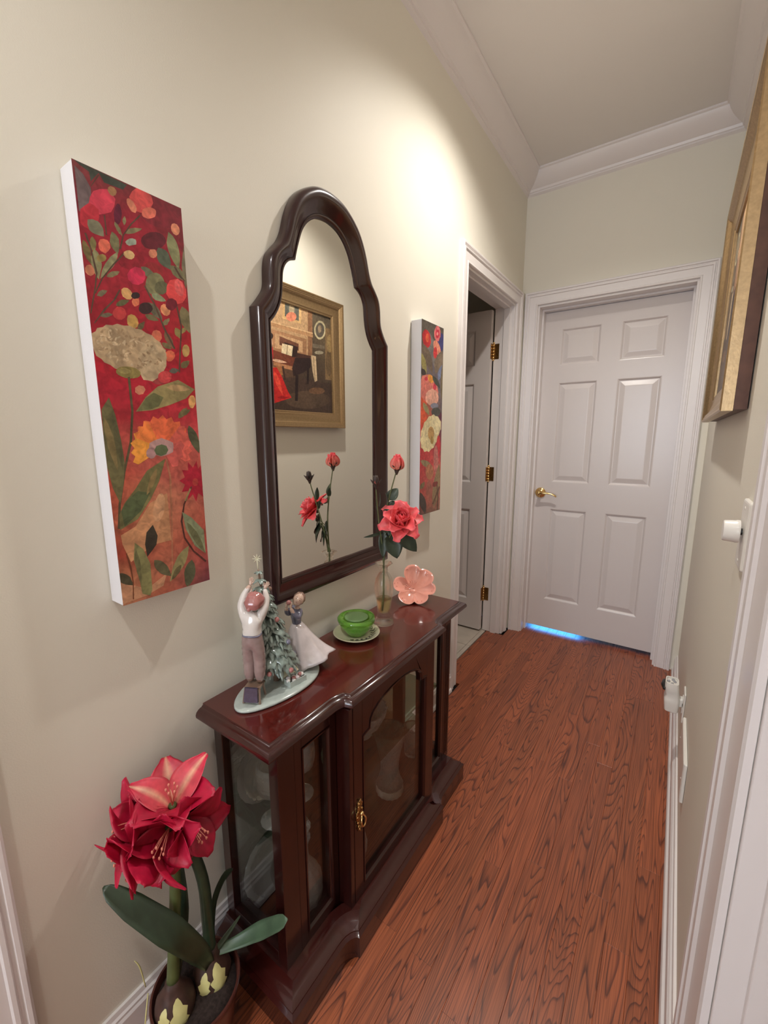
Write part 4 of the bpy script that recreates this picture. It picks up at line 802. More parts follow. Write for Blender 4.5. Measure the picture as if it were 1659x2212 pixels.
CANVAS_TWO = [
(92, 84, 74, 0, 2999, 993, 2999, 1000, 2855, 13, 2599),
(118, 112, 108, 252, 2871, 195, 2789, 190, 2715, 207, 2645, 252, 2579, 321, 2517, 412, 2460, 515, 2402, 640, 2344, 663, 2422, 674, 2505, 668, 2579, 640, 2649, 589, 2715, 509, 2776, 406, 2830),
(62, 62, 112, 1000, 2801, 1000, 2756, 1000, 2711, 982, 2674, 919, 2649, 851, 2641, 782, 2649, 725, 2674, 691, 2711, 674, 2752, 685, 2801, 714, 2842, 765, 2879, 828, 2904, 902, 2916, 965, 2908, 1000, 2884, 1000, 2846),
(190, 46, 50, 395, 2776, 412, 2711, 361, 2653, 281, 2616, 178, 2624, 87, 2653, 42, 2715, 25, 2781, 76, 2834, 150, 2871, 252, 2867, 344, 2838),
(214, 92, 60, 326, 2768, 326, 2744, 309, 2723, 292, 2707, 264, 2694, 241, 2694, 213, 2698, 190, 2707, 178, 2727, 173, 2748, 178, 2768, 190, 2789, 207, 2809, 235, 2818, 258, 2822, 287, 2818, 309, 2805, 321, 2789),
(212, 110, 110, 851, 2904, 856, 2855, 811, 2818, 771, 2776, 708, 2768, 646, 2764, 600, 2789, 560, 2818, 554, 2863, 554, 2908, 594, 2945, 634, 2986, 697, 2995, 754, 3000, 799, 2978, 845, 2949),
(196, 48, 70, 794, 2892, 788, 2867, 777, 2842, 754, 2826, 720, 2814, 691, 2809, 657, 2814, 634, 2826, 617, 2842, 611, 2867, 611, 2888, 628, 2912, 651, 2929, 680, 2941, 714, 2945, 742, 2941, 771, 2933, 788, 2912),
(222, 150, 140, 742, 2884, 742, 2875, 737, 2867, 725, 2859, 708, 2855, 697, 2851, 680, 2851, 668, 2859, 663, 2863, 657, 2871, 663, 2884, 668, 2892, 680, 2900, 691, 2904, 708, 2904, 720, 2904, 731, 2900, 742, 2892),
(218, 138, 112, 839, 2694, 868, 2657, 874, 2620, 862, 2587, 822, 2567, 771, 2558, 714, 2562, 651, 2575, 600, 2604, 554, 2637, 526, 2674, 520, 2711, 537, 2739, 572, 2760, 617, 2772, 680, 2768, 737, 2756, 794, 2727),
(200, 58, 60, 708, 2591, 708, 2562, 691, 2534, 668, 2509, 640, 2497, 606, 2492, 577, 2501, 549, 2517, 532, 2542, 526, 2571, 532, 2604, 543, 2632, 566, 2653, 594, 2669, 628, 2669, 657, 2665, 685, 2649, 703, 2620),
(110, 94, 78, 47, 2661, 19, 2591, 25, 2534, 59, 2480, 110, 2431, 184, 2381, 275, 2340, 383, 2295, 509, 2258, 509, 2320, 497, 2385, 475, 2443, 435, 2501, 378, 2550, 298, 2595, 190, 2632),
(152, 142, 84, 7, 2513, 0, 2468, 0, 2422, 0, 2381, 7, 2344, 47, 2307, 99, 2270, 156, 2237, 218, 2204, 230, 2250, 235, 2295, 230, 2336, 213, 2377, 184, 2418, 144, 2451, 87, 2484),
(124, 108, 90, 953, 2649, 805, 2599, 703, 2546, 640, 2497, 600, 2447, 583, 2402, 589, 2352, 611, 2303, 646, 2254, 760, 2299, 856, 2348, 942, 2402, 1000, 2451, 1000, 2501, 1000, 2550, 1000, 2604),
(118, 128, 158, 1000, 2439, 913, 2406, 845, 2373, 799, 2340, 771, 2307, 760, 2274, 760, 2241, 771, 2204, 794, 2171, 874, 2204, 942, 2237, 999, 2270, 1000, 2303, 1000, 2336, 1000, 2373, 1000, 2406),
(60, 50, 48, 7, 2287, 0, 2258, 0, 2241, 0, 2225, 13, 2213, 47, 2200, 87, 2196, 138, 2188, 195, 2188, 207, 2208, 213, 2229, 207, 2245, 195, 2262, 167, 2274, 133, 2283, 81, 2287),
(118, 104, 78, 1000, 2505, 965, 2414, 925, 2332, 908, 2250, 896, 2167, 902, 2085, 913, 2003, 936, 1920, 965, 1834, 1000, 1920, 1000, 2007, 1000, 2093, 1000, 2175, 1000, 2262, 1000, 2344, 1000, 2422),
(206, 84, 50, 292, 1682, 281, 1603, 252, 1533, 201, 1484, 133, 1455, 64, 1451, 2, 1480, 0, 1529, 0, 1595, 0, 1669, 0, 1743, 0, 1813, 0, 1863, 47, 1891, 116, 1896, 184, 1875, 235, 1826, 275, 1760),
(216, 122, 108, 754, 2060, 805, 1970, 742, 1887, 657, 1813, 492, 1789, 326, 1776, 167, 1817, 19, 1871, 0, 1949, 0, 2036, 0, 2110, 42, 2180, 190, 2208, 355, 2229, 520, 2192, 674, 2143),
(226, 168, 146, 817, 1900, 794, 1826, 663, 1776, 515, 1743, 361, 1764, 235, 1801, 207, 1867, 230, 1937, 349, 1986, 497, 2023, 651, 2007, 782, 1970),
(228, 152, 62, 537, 2188, 560, 2167, 560, 2147, 549, 2126, 520, 2114, 486, 2106, 440, 2106, 395, 2114, 355, 2126, 321, 2147, 304, 2167, 298, 2188, 309, 2208, 338, 2221, 378, 2229, 418, 2229, 463, 2221, 509, 2208),
(190, 50, 70, 697, 2064, 691, 2044, 680, 2027, 663, 2015, 634, 2007, 611, 2003, 583, 2011, 566, 2019, 549, 2036, 543, 2056, 549, 2073, 560, 2089, 577, 2106, 606, 2114, 628, 2114, 657, 2110, 674, 2097, 691, 2081),
(190, 50, 70, 292, 2155, 287, 2147, 275, 2134, 258, 2130, 235, 2122, 213, 2122, 190, 2122, 167, 2126, 156, 2134, 150, 2147, 156, 2155, 167, 2167, 184, 2175, 207, 2180, 230, 2180, 252, 2180, 275, 2175, 287, 2167),
(68, 74, 64, 509, 2225, 509, 2192, 526, 2163, 560, 2138, 606, 2114, 663, 2093, 731, 2077, 805, 2060, 891, 2044, 874, 2077, 851, 2106, 822, 2134, 782, 2159, 737, 2184, 674, 2200, 600, 2217),
(150, 140, 96, 110, 1789, 99, 1756, 104, 1727, 127, 1698, 161, 1677, 207, 1653, 264, 1632, 326, 1612, 395, 1595, 389, 1624, 383, 1657, 361, 1682, 338, 1710, 298, 1735, 252, 1756, 190, 1776),
(128, 128, 142, 822, 1764, 811, 1747, 777, 1735, 725, 1723, 663, 1714, 600, 1710, 537, 1714, 486, 1723, 452, 1735, 440, 1752, 452, 1768, 486, 1780, 532, 1793, 594, 1801, 657, 1805, 720, 1801, 771, 1793, 805, 1780),
(98, 38, 62, 1000, 1505, 1000, 1443, 1000, 1389, 987, 1348, 942, 1328, 902, 1328, 856, 1348, 817, 1389, 794, 1443, 782, 1500, 788, 1562, 805, 1616, 834, 1657, 879, 1677, 919, 1677, 965, 1661, 1000, 1620, 1000, 1566),
(78, 78, 72, 930, 1669, 919, 1644, 879, 1620, 822, 1603, 748, 1591, 668, 1591, 600, 1595, 543, 1612, 503, 1632, 486, 1657, 497, 1682, 537, 1702, 594, 1723, 663, 1731, 737, 1735, 811, 1731, 874, 1714, 913, 1694),
(216, 202, 156, 851, 1282, 822, 1204, 708, 1151, 628, 1081, 509, 1060, 401, 1015, 298, 1031, 190, 1019, 127, 1068, 42, 1089, 30, 1155, 0, 1208, 25, 1278, 30, 1348, 116, 1410, 167, 1484, 275, 1521, 372, 1583, 480, 1591, 600, 1624, 685, 1595, 794, 1595, 834, 1537, 913, 1496, 896, 1422, 925, 1356),
(222, 210, 166, 965, 1447, 970, 1385, 896, 1344, 828, 1299, 725, 1299, 628, 1299, 554, 1340, 480, 1381, 480, 1439, 475, 1500, 543, 1542, 611, 1587, 708, 1587, 811, 1591, 885, 1550, 965, 1509),
(190, 150, 92, 640, 1315, 634, 1278, 606, 1245, 572, 1220, 520, 1204, 469, 1204, 418, 1220, 378, 1245, 349, 1278, 344, 1315, 349, 1352, 372, 1385, 412, 1410, 458, 1422, 509, 1422, 560, 1410, 600, 1385, 628, 1352),
(170, 140, 80, 628, 1204, 623, 1183, 611, 1163, 589, 1146, 560, 1142, 532, 1142, 503, 1151, 480, 1163, 463, 1183, 458, 1204, 463, 1225, 475, 1245, 497, 1258, 526, 1266, 554, 1266, 583, 1258, 606, 1245, 623, 1225),
(206, 58, 66, 965, 1101, 959, 1039, 948, 986, 925, 945, 891, 924, 856, 924, 822, 949, 794, 990, 771, 1043, 765, 1105, 765, 1167, 777, 1220, 805, 1262, 834, 1282, 868, 1282, 902, 1262, 930, 1220, 953, 1163),
(196, 120, 110, 874, 871, 868, 784, 856, 710, 828, 657, 788, 628, 748, 632, 708, 661, 674, 718, 646, 797, 634, 879, 640, 961, 651, 1035, 680, 1089, 720, 1118, 760, 1118, 799, 1089, 834, 1031, 856, 957),
(142, 126, 92, 25, 891, 59, 854, 110, 821, 173, 797, 247, 780, 332, 764, 423, 755, 520, 747, 628, 739, 577, 776, 520, 805, 458, 834, 389, 858, 315, 875, 230, 887, 138, 895),
(176, 116, 84, 640, 681, 634, 636, 600, 599, 554, 574, 492, 562, 423, 566, 361, 582, 315, 615, 281, 657, 264, 702, 275, 743, 304, 780, 355, 809, 412, 821, 475, 817, 537, 801, 594, 768, 628, 727),
(120, 104, 72, 30, 426, 99, 430, 144, 438, 184, 451, 207, 463, 224, 480, 230, 500, 230, 521, 230, 541, 173, 537, 127, 529, 87, 517, 53, 504, 30, 492, 13, 475, 13, 455),
(72, 60, 54, 36, 381, 0, 335, 0, 286, 0, 241, 2, 196, 47, 146, 110, 101, 184, 51, 275, 0, 304, 47, 315, 97, 321, 142, 304, 191, 275, 241, 224, 286, 144, 335),
(166, 98, 82, 589, 368, 583, 307, 560, 253, 520, 216, 475, 200, 429, 204, 378, 228, 344, 274, 315, 331, 304, 393, 309, 451, 332, 504, 366, 541, 412, 562, 458, 558, 509, 533, 549, 492, 577, 434),
(150, 126, 92, 680, 60, 805, 142, 885, 228, 948, 323, 976, 418, 987, 517, 982, 620, 965, 718, 930, 821, 834, 731, 754, 640, 685, 550, 634, 459, 606, 364, 594, 266, 617, 167),
(134, 60, 52, 606, 434, 685, 422, 742, 422, 788, 422, 822, 430, 851, 443, 862, 459, 874, 480, 874, 500, 811, 508, 748, 508, 697, 508, 657, 504, 623, 496, 606, 484, 594, 463),
(104, 74, 56, 657, 126, 799, 233, 993, 405, 925, 418, 731, 245, 594, 138),
(104, 74, 56, 902, 2, 925, 224, 856, 451, 799, 455, 862, 228, 839, 6)]
PIANO = [
(186, 150, 112, 0, 3000, 336, 3000, 795, 3000, 780, 1634, 303, 1269, 0, 1347),
(150, 108, 78, 748, 3000, 795, 3000, 779, 1601, 732, 1639),
(202, 164, 114, 506, 3000, 682, 3000, 675, 2537, 498, 2539),
(92, 92, 84, 526, 3000, 659, 3000, 653, 2603, 519, 2617),
(168, 150, 120, 615, 2899, 612, 2833, 607, 2771, 599, 2722, 591, 2692, 581, 2684, 573, 2699, 567, 2735, 563, 2787, 562, 2850, 565, 2916, 570, 2977, 578, 3000, 586, 3000, 595, 3000, 604, 3000, 610, 3000, 614, 2963),
(206, 126, 98, 631, 2700, 627, 2653, 618, 2606, 604, 2566, 587, 2536, 570, 2522, 554, 2523, 541, 2541, 533, 2571, 531, 2612, 534, 2658, 543, 2704, 557, 2744, 573, 2774, 591, 2790, 607, 2790, 620, 2773, 628, 2742),
(202, 168, 122, 123, 3000, 332, 3000, 324, 2543, 113, 2483),
(120, 104, 84, 147, 3000, 313, 3000, 306, 2582, 139, 2561),
(166, 126, 90, 0, 2289, 378, 2357, 793, 2355, 792, 2247, 376, 2252, 0, 2162),
(206, 170, 128, 0, 2314, 378, 2380, 794, 2381, 793, 2348, 377, 2351, 0, 2289),
(160, 118, 86, 394, 2174, 726, 2150, 720, 1632, 385, 1552),
(188, 150, 112, 423, 2094, 684, 2057, 680, 1736, 417, 1691),
(112, 72, 56, 462, 2044, 643, 1959, 641, 1759, 459, 1808),
(190, 178, 142, 939, 2573, 934, 2473, 922, 2379, 903, 2303, 881, 2253, 858, 2237, 838, 2255, 821, 2304, 811, 2379, 808, 2469, 813, 2566, 825, 2658, 842, 2733, 864, 2784, 887, 2803, 908, 2789, 925, 2741, 936, 2666),
(92, 84, 74, 923, 2560, 919, 2481, 909, 2408, 896, 2349, 879, 2311, 862, 2298, 846, 2312, 834, 2351, 826, 2410, 824, 2482, 827, 2558, 837, 2630, 850, 2689, 866, 2728, 883, 2742, 899, 2730, 912, 2692, 920, 2633),
(150, 130, 104, 891, 2568, 889, 2528, 885, 2491, 880, 2462, 873, 2443, 866, 2438, 859, 2446, 854, 2467, 851, 2498, 850, 2535, 852, 2575, 856, 2611, 861, 2641, 868, 2659, 875, 2665, 881, 2657, 887, 2636, 890, 2605),
(122, 98, 68, 934, 2635, 1000, 2652, 1000, 1075, 919, 1064),
(104, 84, 60, 1000, 1630, 1000, 1485, 999, 1354, 988, 1255, 974, 1199, 960, 1192, 947, 1236, 938, 1324, 932, 1446, 931, 1586, 934, 1728, 942, 1856, 954, 1955, 967, 2012, 981, 2021, 994, 1980, 1000, 1894, 1000, 1772),
(146, 122, 82, 1000, 2225, 1000, 2129, 1000, 2041, 999, 1972, 986, 1932, 973, 1924, 961, 1949, 952, 2004, 946, 2082, 945, 2173, 948, 2268, 955, 2354, 966, 2422, 978, 2464, 991, 2474, 1000, 2450, 1000, 2396, 1000, 2318),
(110, 98, 82, 790, 2067, 922, 2090, 921, 1988, 789, 1952),
(150, 140, 118, 907, 1878, 904, 1858, 895, 1836, 881, 1815, 864, 1799, 847, 1788, 830, 1784, 817, 1788, 809, 1798, 806, 1815, 809, 1835, 818, 1856, 831, 1877, 848, 1893, 865, 1905, 882, 1909, 895, 1905, 904, 1895),
(66, 50, 42, 0, 688, 609, 995, 1000, 968, 1000, 0, 0, 0),
(86, 68, 54, 974, 451, 957, 349, 910, 252, 840, 174, 757, 123, 673, 106, 598, 121, 539, 165, 502, 233, 490, 317, 505, 407, 543, 496, 603, 573, 679, 629, 763, 658, 844, 654, 913, 614, 959, 544),
(110, 80, 58, 910, 713, 904, 675, 888, 638, 863, 607, 834, 585, 803, 576, 775, 579, 752, 594, 737, 619, 733, 652, 738, 688, 753, 724, 776, 754, 805, 777, 836, 788, 865, 787, 889, 772, 904, 747),
(116, 62, 46, 386, 1641, 610, 1567, 607, 1281, 381, 1313),
(172, 120, 84, 401, 1324, 601, 1278, 578, 1171, 400, 1227),
(46, 32, 32, 604, 1548, 762, 1650, 762, 1361, 679, 1156, 581, 1014, 569, 1230),
(70, 46, 40, 617, 1697, 768, 1693, 761, 1630, 610, 1548),
(52, 36, 34, 502, 1913, 636, 1866, 616, 1570, 571, 1544),
(218, 198, 162, 485, 1863, 586, 1858, 572, 1569, 474, 1602),
(168, 146, 116, 532, 1860, 519, 1582, 528, 1584, 541, 1863),
(42, 30, 30, 600, 1056, 586, 312, 615, 318, 630, 1068),
(42, 30, 30, 721, 1341, 712, 844, 734, 851, 743, 1351),
(60, 40, 36, 475, 1239, 491, 877, 505, 890, 489, 1254),
(192, 168, 134, 766, 1718, 820, 1717, 827, 991, 799, 938, 778, 1270),
(160, 136, 104, 787, 1671, 799, 1011, 809, 1018, 797, 1679),
(150, 96, 60, 330, 1137, 471, 1241, 479, 999, 327, 929),
(196, 42, 40, 254, 1098, 359, 1122, 425, 1186, 468, 963, 521, 563, 554, 398, 385, 189, 191, 59, 180, 461),
(222, 74, 58, 398, 1082, 396, 987, 399, 900, 406, 816, 414, 736, 426, 658, 439, 583, 454, 509, 471, 436, 469, 530, 465, 620, 460, 708, 453, 793, 444, 873, 432, 949, 417, 1020),
(156, 26, 32, 377, 1012, 369, 916, 365, 823, 364, 732, 365, 642, 368, 552, 373, 464, 379, 376, 386, 288, 391, 383, 395, 477, 398, 571, 398, 663, 397, 754, 394, 842, 387, 929),
(150, 24, 30, 418, 358, 432, 342, 446, 335, 460, 334, 475, 338, 489, 346, 504, 359, 519, 374, 535, 393, 520, 402, 505, 409, 490, 413, 476, 412, 461, 408, 447, 398, 432, 383),
(228, 92, 70, 298, 916, 291, 821, 288, 729, 288, 640, 290, 552, 294, 465, 300, 379, 307, 293, 316, 208, 320, 302, 323, 395, 324, 487, 324, 577, 322, 666, 317, 752, 310, 836),
(190, 40, 44, 339, 1698, 399, 1709, 399, 1442, 379, 1132, 330, 1107),
(216, 168, 134, 399, 1826, 397, 1787, 394, 1751, 388, 1722, 382, 1705, 376, 1701, 371, 1711, 366, 1732, 364, 1764, 363, 1802, 365, 1841, 369, 1876, 374, 1905, 380, 1922, 386, 1927, 391, 1918, 396, 1896, 398, 1864),
(212, 170, 140, 377, 1370, 393, 1347, 411, 1334, 428, 1328, 447, 1326, 466, 1330, 485, 1337, 505, 1348, 526, 1363, 508, 1379, 490, 1391, 472, 1401, 453, 1406, 435, 1407, 416, 1402, 397, 1391),
(48, 34, 32, 405, 2001, 404, 1970, 399, 1941, 393, 1916, 386, 1901, 378, 1895, 372, 1901, 366, 1916, 363, 1940, 362, 1969, 364, 2000, 368, 2029, 374, 2053, 381, 2069, 389, 2075, 396, 2070, 401, 2055, 405, 2031),
(140, 40, 38, 347, 1645, 340, 1582, 339, 1529, 341, 1482, 346, 1442, 354, 1405, 365, 1373, 377, 1344, 391, 1318, 394, 1375, 396, 1429, 395, 1479, 392, 1525, 387, 1566, 378, 1601, 365, 1628)]

# ------------------------------------------------------------------ curio cabinet
CY = -1.807; ZT = .695; XB = .027
cab = thing('curio_cabinet', 'dark mahogany breakfront curio cabinet with glass door standing against the left wall', 'cabinet', (.16, CY, 0))
def cobj(name, bm, m, parent=cab, sm=None, label=None):
    o = mesh_obj(name, bm, m, None, label=label)
    if parent is cab: o.parent = cab; o.matrix_parent_inverse = Matrix.Translation(-Vector(cab.location))
    else: o.parent = parent
    if sm: smooth_by_angle(o, sm)
    return o
# plan outline of top / plinth with cove steps into the breakfront
def plan(y0, y1, ya, yb, xs, xc, step):
    """front outline from the left back corner round to the right back corner"""
    L = [(XB, y0), (xs, y0)]
    n = 6
    for i in range(n+1):
        t = i/n; L.append((xs+(xc-xs)*(1-math.cos(t*PI/2)), ya-step+step*math.sin(t*PI/2)))
    for i in range(n+1):
        t = i/n; L.append((xc-(xc-xs)*math.sin(t*PI/2), yb+step-step*math.cos(t*PI/2)))
    L += [(xs, y1), (XB, y1)]
    return L
TOPP = plan(-2.231, -1.342, -2.012, -1.562, .250, .276, .045)
bm = bmesh.new()
# moulded edge swept round three sides: a = inwards(+)/outwards(-), n = +Z
path = [(x, y, ZT) for x, y in TOPP]
prof = [(0, 0), (-.004, -.0015), (-.006, -.004), (-.008, -.004), (-.014, -.0065), (-.019, -.011), (-.0215, -.017), (-.021, -.023), (-.016, -.0275), (-.008, -.029), (.004, -.029), (.004, 0)]
def sweep2(bm, path, prof, n): sweep(bm, path, [(a, b) for a, b in prof], n)
sweep(bm, path, prof, (0, 0, 1))
moulding = cobj('top_moulding', bm, M['mahogany_dark'], sm=32)
bm = bmesh.new(); prism(bm, [(x if x > XB else XB-.004, y) for x, y in TOPP], ZT-.026, ZT+.0004)
cobj('top', bm, M['mahogany_top'])
BODY = (-2.212, -1.400); XS, XC = .247, .287; YC = (-2.030, -1.602); Z0 = .098; Z1 = ZT-.030
# plinth with moulding
PL = plan(-2.254, -1.376, -2.050, -1.590, .304, .326, .045)
bm = bmesh.new(); prism(bm, [(x if x > XB else XB, y) for x, y in PL], .001, .062); cobj('plinth', bm, M['mahogany'])
bm = bmesh.new(); sweep(bm, [(x, y, .062) for x, y in PL], [(0, 0), (-.001, .002), (.004, .006), (.007, .009), (.007, .012), (.011, .015), (.022, .020), (.030, .026), (.034, .033), (.036, .037), (.060, .0375), (.060, 0)], (0, 0, 1))
cobj('plinth_moulding', bm, M['mahogany_dark'], sm=32)
bm = bmesh.new(); bx(bm, XB, XC-.012, YC[0]+.004, YC[1]-.004, .064, Z0); bx(bm, XB, XS-.004, BODY[0]+.002, BODY[1]-.002, .064, Z0-.0005)
cobj('bottom_board', bm, M['mahogany_dark'])
# posts
def post(x0, x1, y0, y1, flute=False):
    bm = bmesh.new(); bx(bm, x0, x1, y0, y1, Z0-.002, Z1, .0015)
    if flute:
        for k in range(3):
            yy = y0+(y1-y0)*(.28+.22*k); bx(bm, x1-.0002, x1+.0016, yy-.002, yy+.002, Z0+.02, Z1-.03, .0007)
    cobj('post', bm, M['mahogany'])
post(XS-.03, XS, BODY[0], BODY[0]+.046, False); post(XS-.03, XS, BODY[1]-.046, BODY[1], True)
post(XB, XB+.030, BODY[0], BODY[0]+.022); post(XB, XB+.030, BODY[1]-.022, BODY[1])
post(XS-.02, XC, YC[0], YC[0]+.014); post(XS-.02, XC, YC[1]-.014, YC[1])
# top rails, bottom rails
def rail(*b):
    bm = bmesh.new(); bx(bm, *b, .001); cobj('rail', bm, M['mahogany'])
rail(XB+.03, XS-.03, BODY[0], BODY[0]+.020, Z1-.040, Z1); rail(XB+.03, XS-.03, BODY[1]-.02, BODY[1], Z1-.040, Z1)
rail(XB+.03, XS-.03, BODY[0], BODY[0]+.020, Z0-.002, Z0+.03); rail(XB+.03, XS-.03, BODY[1]-.02, BODY[1], Z0-.002, Z0+.03)
# framed front side lights
def framed(name, x, y0, y1, sw, tr, br, label=None):
    """stile-and-rail frame with a moulded inner edge and a pane"""
    bm = bmesh.new(); z0, z1 = Z0, Z1
    bx(bm, x-.018, x, y0, y0+sw, z0, z1, .001); bx(bm, x-.018, x, y1-sw, y1, z0, z1, .001)
    bx(bm, x-.018, x, y0+sw, y1-sw, z1-tr, z1, .0008); bx(bm, x-.018, x, y0+sw, y1-sw, z0, z0+br, .0008)
    sweep(bm, [(x, y0+sw, z0+br), (x, y0+sw, z1-tr), (x, y1-sw, z1-tr), (x, y1-sw, z0+br)], [(0, -.016), (0, .0012), (.0, .0025), (-.0035, .0022), (-.006, -.002), (-.008, -.0035), (-.008, -.016)][::1], (1, 0, 0), closed=True)
    f = cobj(name, bm, M['mahogany'], label=label)
    bm = bmesh.new(); bx(bm, x-.013, x-.010, y0+sw-.004, y1-sw+.004, z0+br-.004, z1-tr+.004); p = mesh_obj('pane', bm, M['pane']); p.parent = f; return f
framed('side_light', XS-.001, BODY[0]+.0465, YC[0]-.001, .022, .042, .030)
framed('side_light', XS-.001, YC[1]+.001, BODY[1]-.0465, .018, .042, .030)
# the arched door
dy0, dy1 = YC[0]+.0145, YC[1]-.0145; x = XC+.001; sw = .036
bm = bmesh.new(); zb = Z0+.034
iy0, iy1 = dy0+sw, dy1-sw; zs = Z0+.468
arch = [(iy0, zb), (iy0, zs), (iy0+.012, zs+.004), (iy0+.028, zs+.006)]
mid = (iy0+iy1)/2; hw = (iy1-iy0)/2-.028; za = Z1-.030
for k in range(0, 13):
    a = PI-PI*k/12; arch.append((mid+hw*math.cos(a), zs+.010+(za-zs-.010)*math.sin(a)**.8 if math.sin(a) > 0 else zs+.010))
arch += [(iy1-.028, zs+.006), (iy1-.012, zs+.004), (iy1, zs), (iy1, zb)]
arch2 = []
for p in arch:
    if not arch2 or (abs(p[0]-arch2[-1][0])+abs(p[1]-arch2[-1][1])) > 1e-4: arch2.append(p)
arch = arch2
bx(bm, x-.018, x, dy0, iy0, Z0, Z1-.001, .001); bx(bm, x-.018, x, iy1, dy1, Z0, Z1-.001, .001); bx(bm, x-.018, x, iy0, iy1, Z0, zb, .0008)
n = len(arch); top = [(iy0+(iy1-iy0)*(k/(n-3)), Z1-.001) for k in range(n-2)]
A = arch[1:-1]
for xx, rev in ((x, False), (x-.018, True)):
    lo = [bm.verts.new((xx, *p)) for p in A]; hi = [bm.verts.new((xx, *p)) for p in top]
    for k in range(len(A)-1): bm.faces.new((lo[k], lo[k+1], hi[k+1], hi[k]))
bm2 = bm
sweep(bm, [(x, *p) for p in arch], [(0, -.018), (0, .0022), (-.003, .0022), (-.006, -.002), (-.008, -.004), (-.008, -.018)], (1, 0, 0), closed=True)
door = cobj('cabinet_door', bm, M['mahogany'])
bm = bmesh.new(); prism(bm, arch, x-.0135, x-.0105, 'X'); pn = mesh_obj('pane', bm, M['pane']); pn.parent = door
# aged brass escutcheon with a drop pull on the left stile
hc = Vector((x+.0022, dy0+.018, .355)); bm = bmesh.new()
plate = []
for k in range(40):
    a = 2*PI*k/40; r = 1+.16*math.cos(6*a)+.10*math.cos(4*a+.5); plate.append((hc.y+.0115*r*math.cos(a), hc.z+.042*r*math.sin(a)))
prism(bm, plate, x+.0002, x+.0028, 'X')
for k in range(14):
    a = 2*PI*k/14; ball(bm, (x+.003, hc.y+.009*math.cos(a), hc.z+.036*math.sin(a)), .0032, u=8, v=6)
tube(bm, [hc+Vector((0, 0, .030)), hc+Vector((.004, .005, .037)), hc+Vector((.002, -.004, .046))], .0022, 6)
tube(bm, [hc+Vector((0, 0, -.030)), hc+Vector((.004, -.005, -.037)), hc+Vector((.002, .004, -.046))], .0022, 6)
ha = mesh_obj('escutcheon', bm, M['aged_brass'], door, smooth=True, label='ornate aged brass plate')
bm = bmesh.new(); ball(bm, hc+Vector((.007, 0, .010)), .0055)
tube(bm, [hc+Vector((.008, -.001, .008)), hc+Vector((.013, -.009, -.004)), hc+Vector((.013, -.006, -.020)), hc+Vector((.013, .004, -.022)), hc+Vector((.013, .008, -.006)), hc+Vector((.008, .001, .008))], .0022, 8)
mesh_obj('drop_pull', bm, M['brass'], ha, smooth=True)
# glass ends, mirror back, glass shelf
for yy in (BODY[0]+.010, BODY[1]-.013):
    bm = bmesh.new(); bx(bm, XB+.026, XS-.026, yy, yy+.003, Z0+.026, Z1-.036); cobj('end_pane', bm, M['pane'])
bm = bmesh.new(); bx(bm, XB, XB+.003, BODY[0]+.022, BODY[1]-.022, Z0+.001, Z1-.001); cobj('back_board', bm, M['mahogany'])
bm = bmesh.new(); bx(bm, XB+.0032, XB+.006, BODY[0]+.024, BODY[1]-.024, Z0+.002, Z1-.002); cobj('mirror_back', bm, M['silver'])
SH = .385
bm = bmesh.new(); prism(bm, [(XB+.009, BODY[0]+.023), (XS-.034, BODY[0]+.023), (XS-.034, YC[0]+.016), (XC-.036, YC[0]+.03), (XC-.036, YC[1]-.03), (XS-.034, YC[1]-.016), (XS-.034, BODY[1]-.023), (XB+.009, BODY[1]-.023)], SH, SH+.005)
cobj('glass_shelf', bm, M['shelf_glass'])
for yy, zz in ((BODY[0]+.03, SH-.0035), (BODY[1]-.03, SH-.0035)):
    for xx in (XB+.035, XS-.045):
        bm = bmesh.new(); bx(bm, xx-.004, xx+.004, yy-.0045, yy+.0045, zz-.003, zz+.003); cobj('shelf_pin', bm, M['brass'])
FLOORZ = Z0+.0005; SHZ = SH+.0055

# ------------------------------------------------------------------ glassware inside the cabinet
def cut(n, d, tw=0):
    return lambda a, z: 1+d*math.cos(n*(a+tw*z))
def glassware(name, label, cat, loc, prof, seg=48, wob=None, m=M['crystal'], grp=None):
    t = thing(name, label, cat, loc, grp); bm = bmesh.new(); lathe(bm, prof, seg=seg, wob=wob); o = mesh_obj('body', bm, m, t, smooth=True); return t, o
def shell(prof, th=.003, floor=.006):
    """outer profile (r,z) bottom to top -> closed vessel profile with an inner wall"""
    inner = [(max(r-th, .001), z) for r, z in prof if z > prof[0][1]+floor][::-1]
    b = prof[0][1]
    return [(.0005, b)]+prof+inner+[(.0005, b+floor)]
V1 = [(.040, 0), (.046, .004), (.047, .030), (.036, .055), (.030, .085), (.031, .120), (.038, .160), (.046, .195), (.052, .222), (.054, .232), (.052, .236)]
glassware('crystal_vase', 'tall cut crystal vase with fan motif behind the glass of the cabinet door', 'vase', (.160, -1.668, FLOORZ), shell(V1, .004), wob=cut(16, .028))
V2 = [(.036, 0), (.046, .010), (.052, .040), (.048, .075), (.030, .105), (.018, .130), (.016, .165), (.022, .185), (.024, .19)]
t, b = glassware('crystal_decanter', 'round bellied crystal decanter on the bottom of the cabinet behind the left side light', 'decanter', (.165, -2.082, FLOORZ), shell(V2, .004), wob=cut(12, .03))
bm = bmesh.new(); lathe(bm, [(.0005, .178), (.010, .180), (.011, .196), (.020, .205), (.026, .222), (.018, .240), (.0005, .246)], seg=12); mesh_obj('stopper', bm, M['crystal'], t)
V3 = [(.030, 0), (.031, .003), (.008, .008), (.005, .014), (.005, .060), (.014, .070), (.032, .085), (.038, .110), (.036, .140), (.033, .155)]
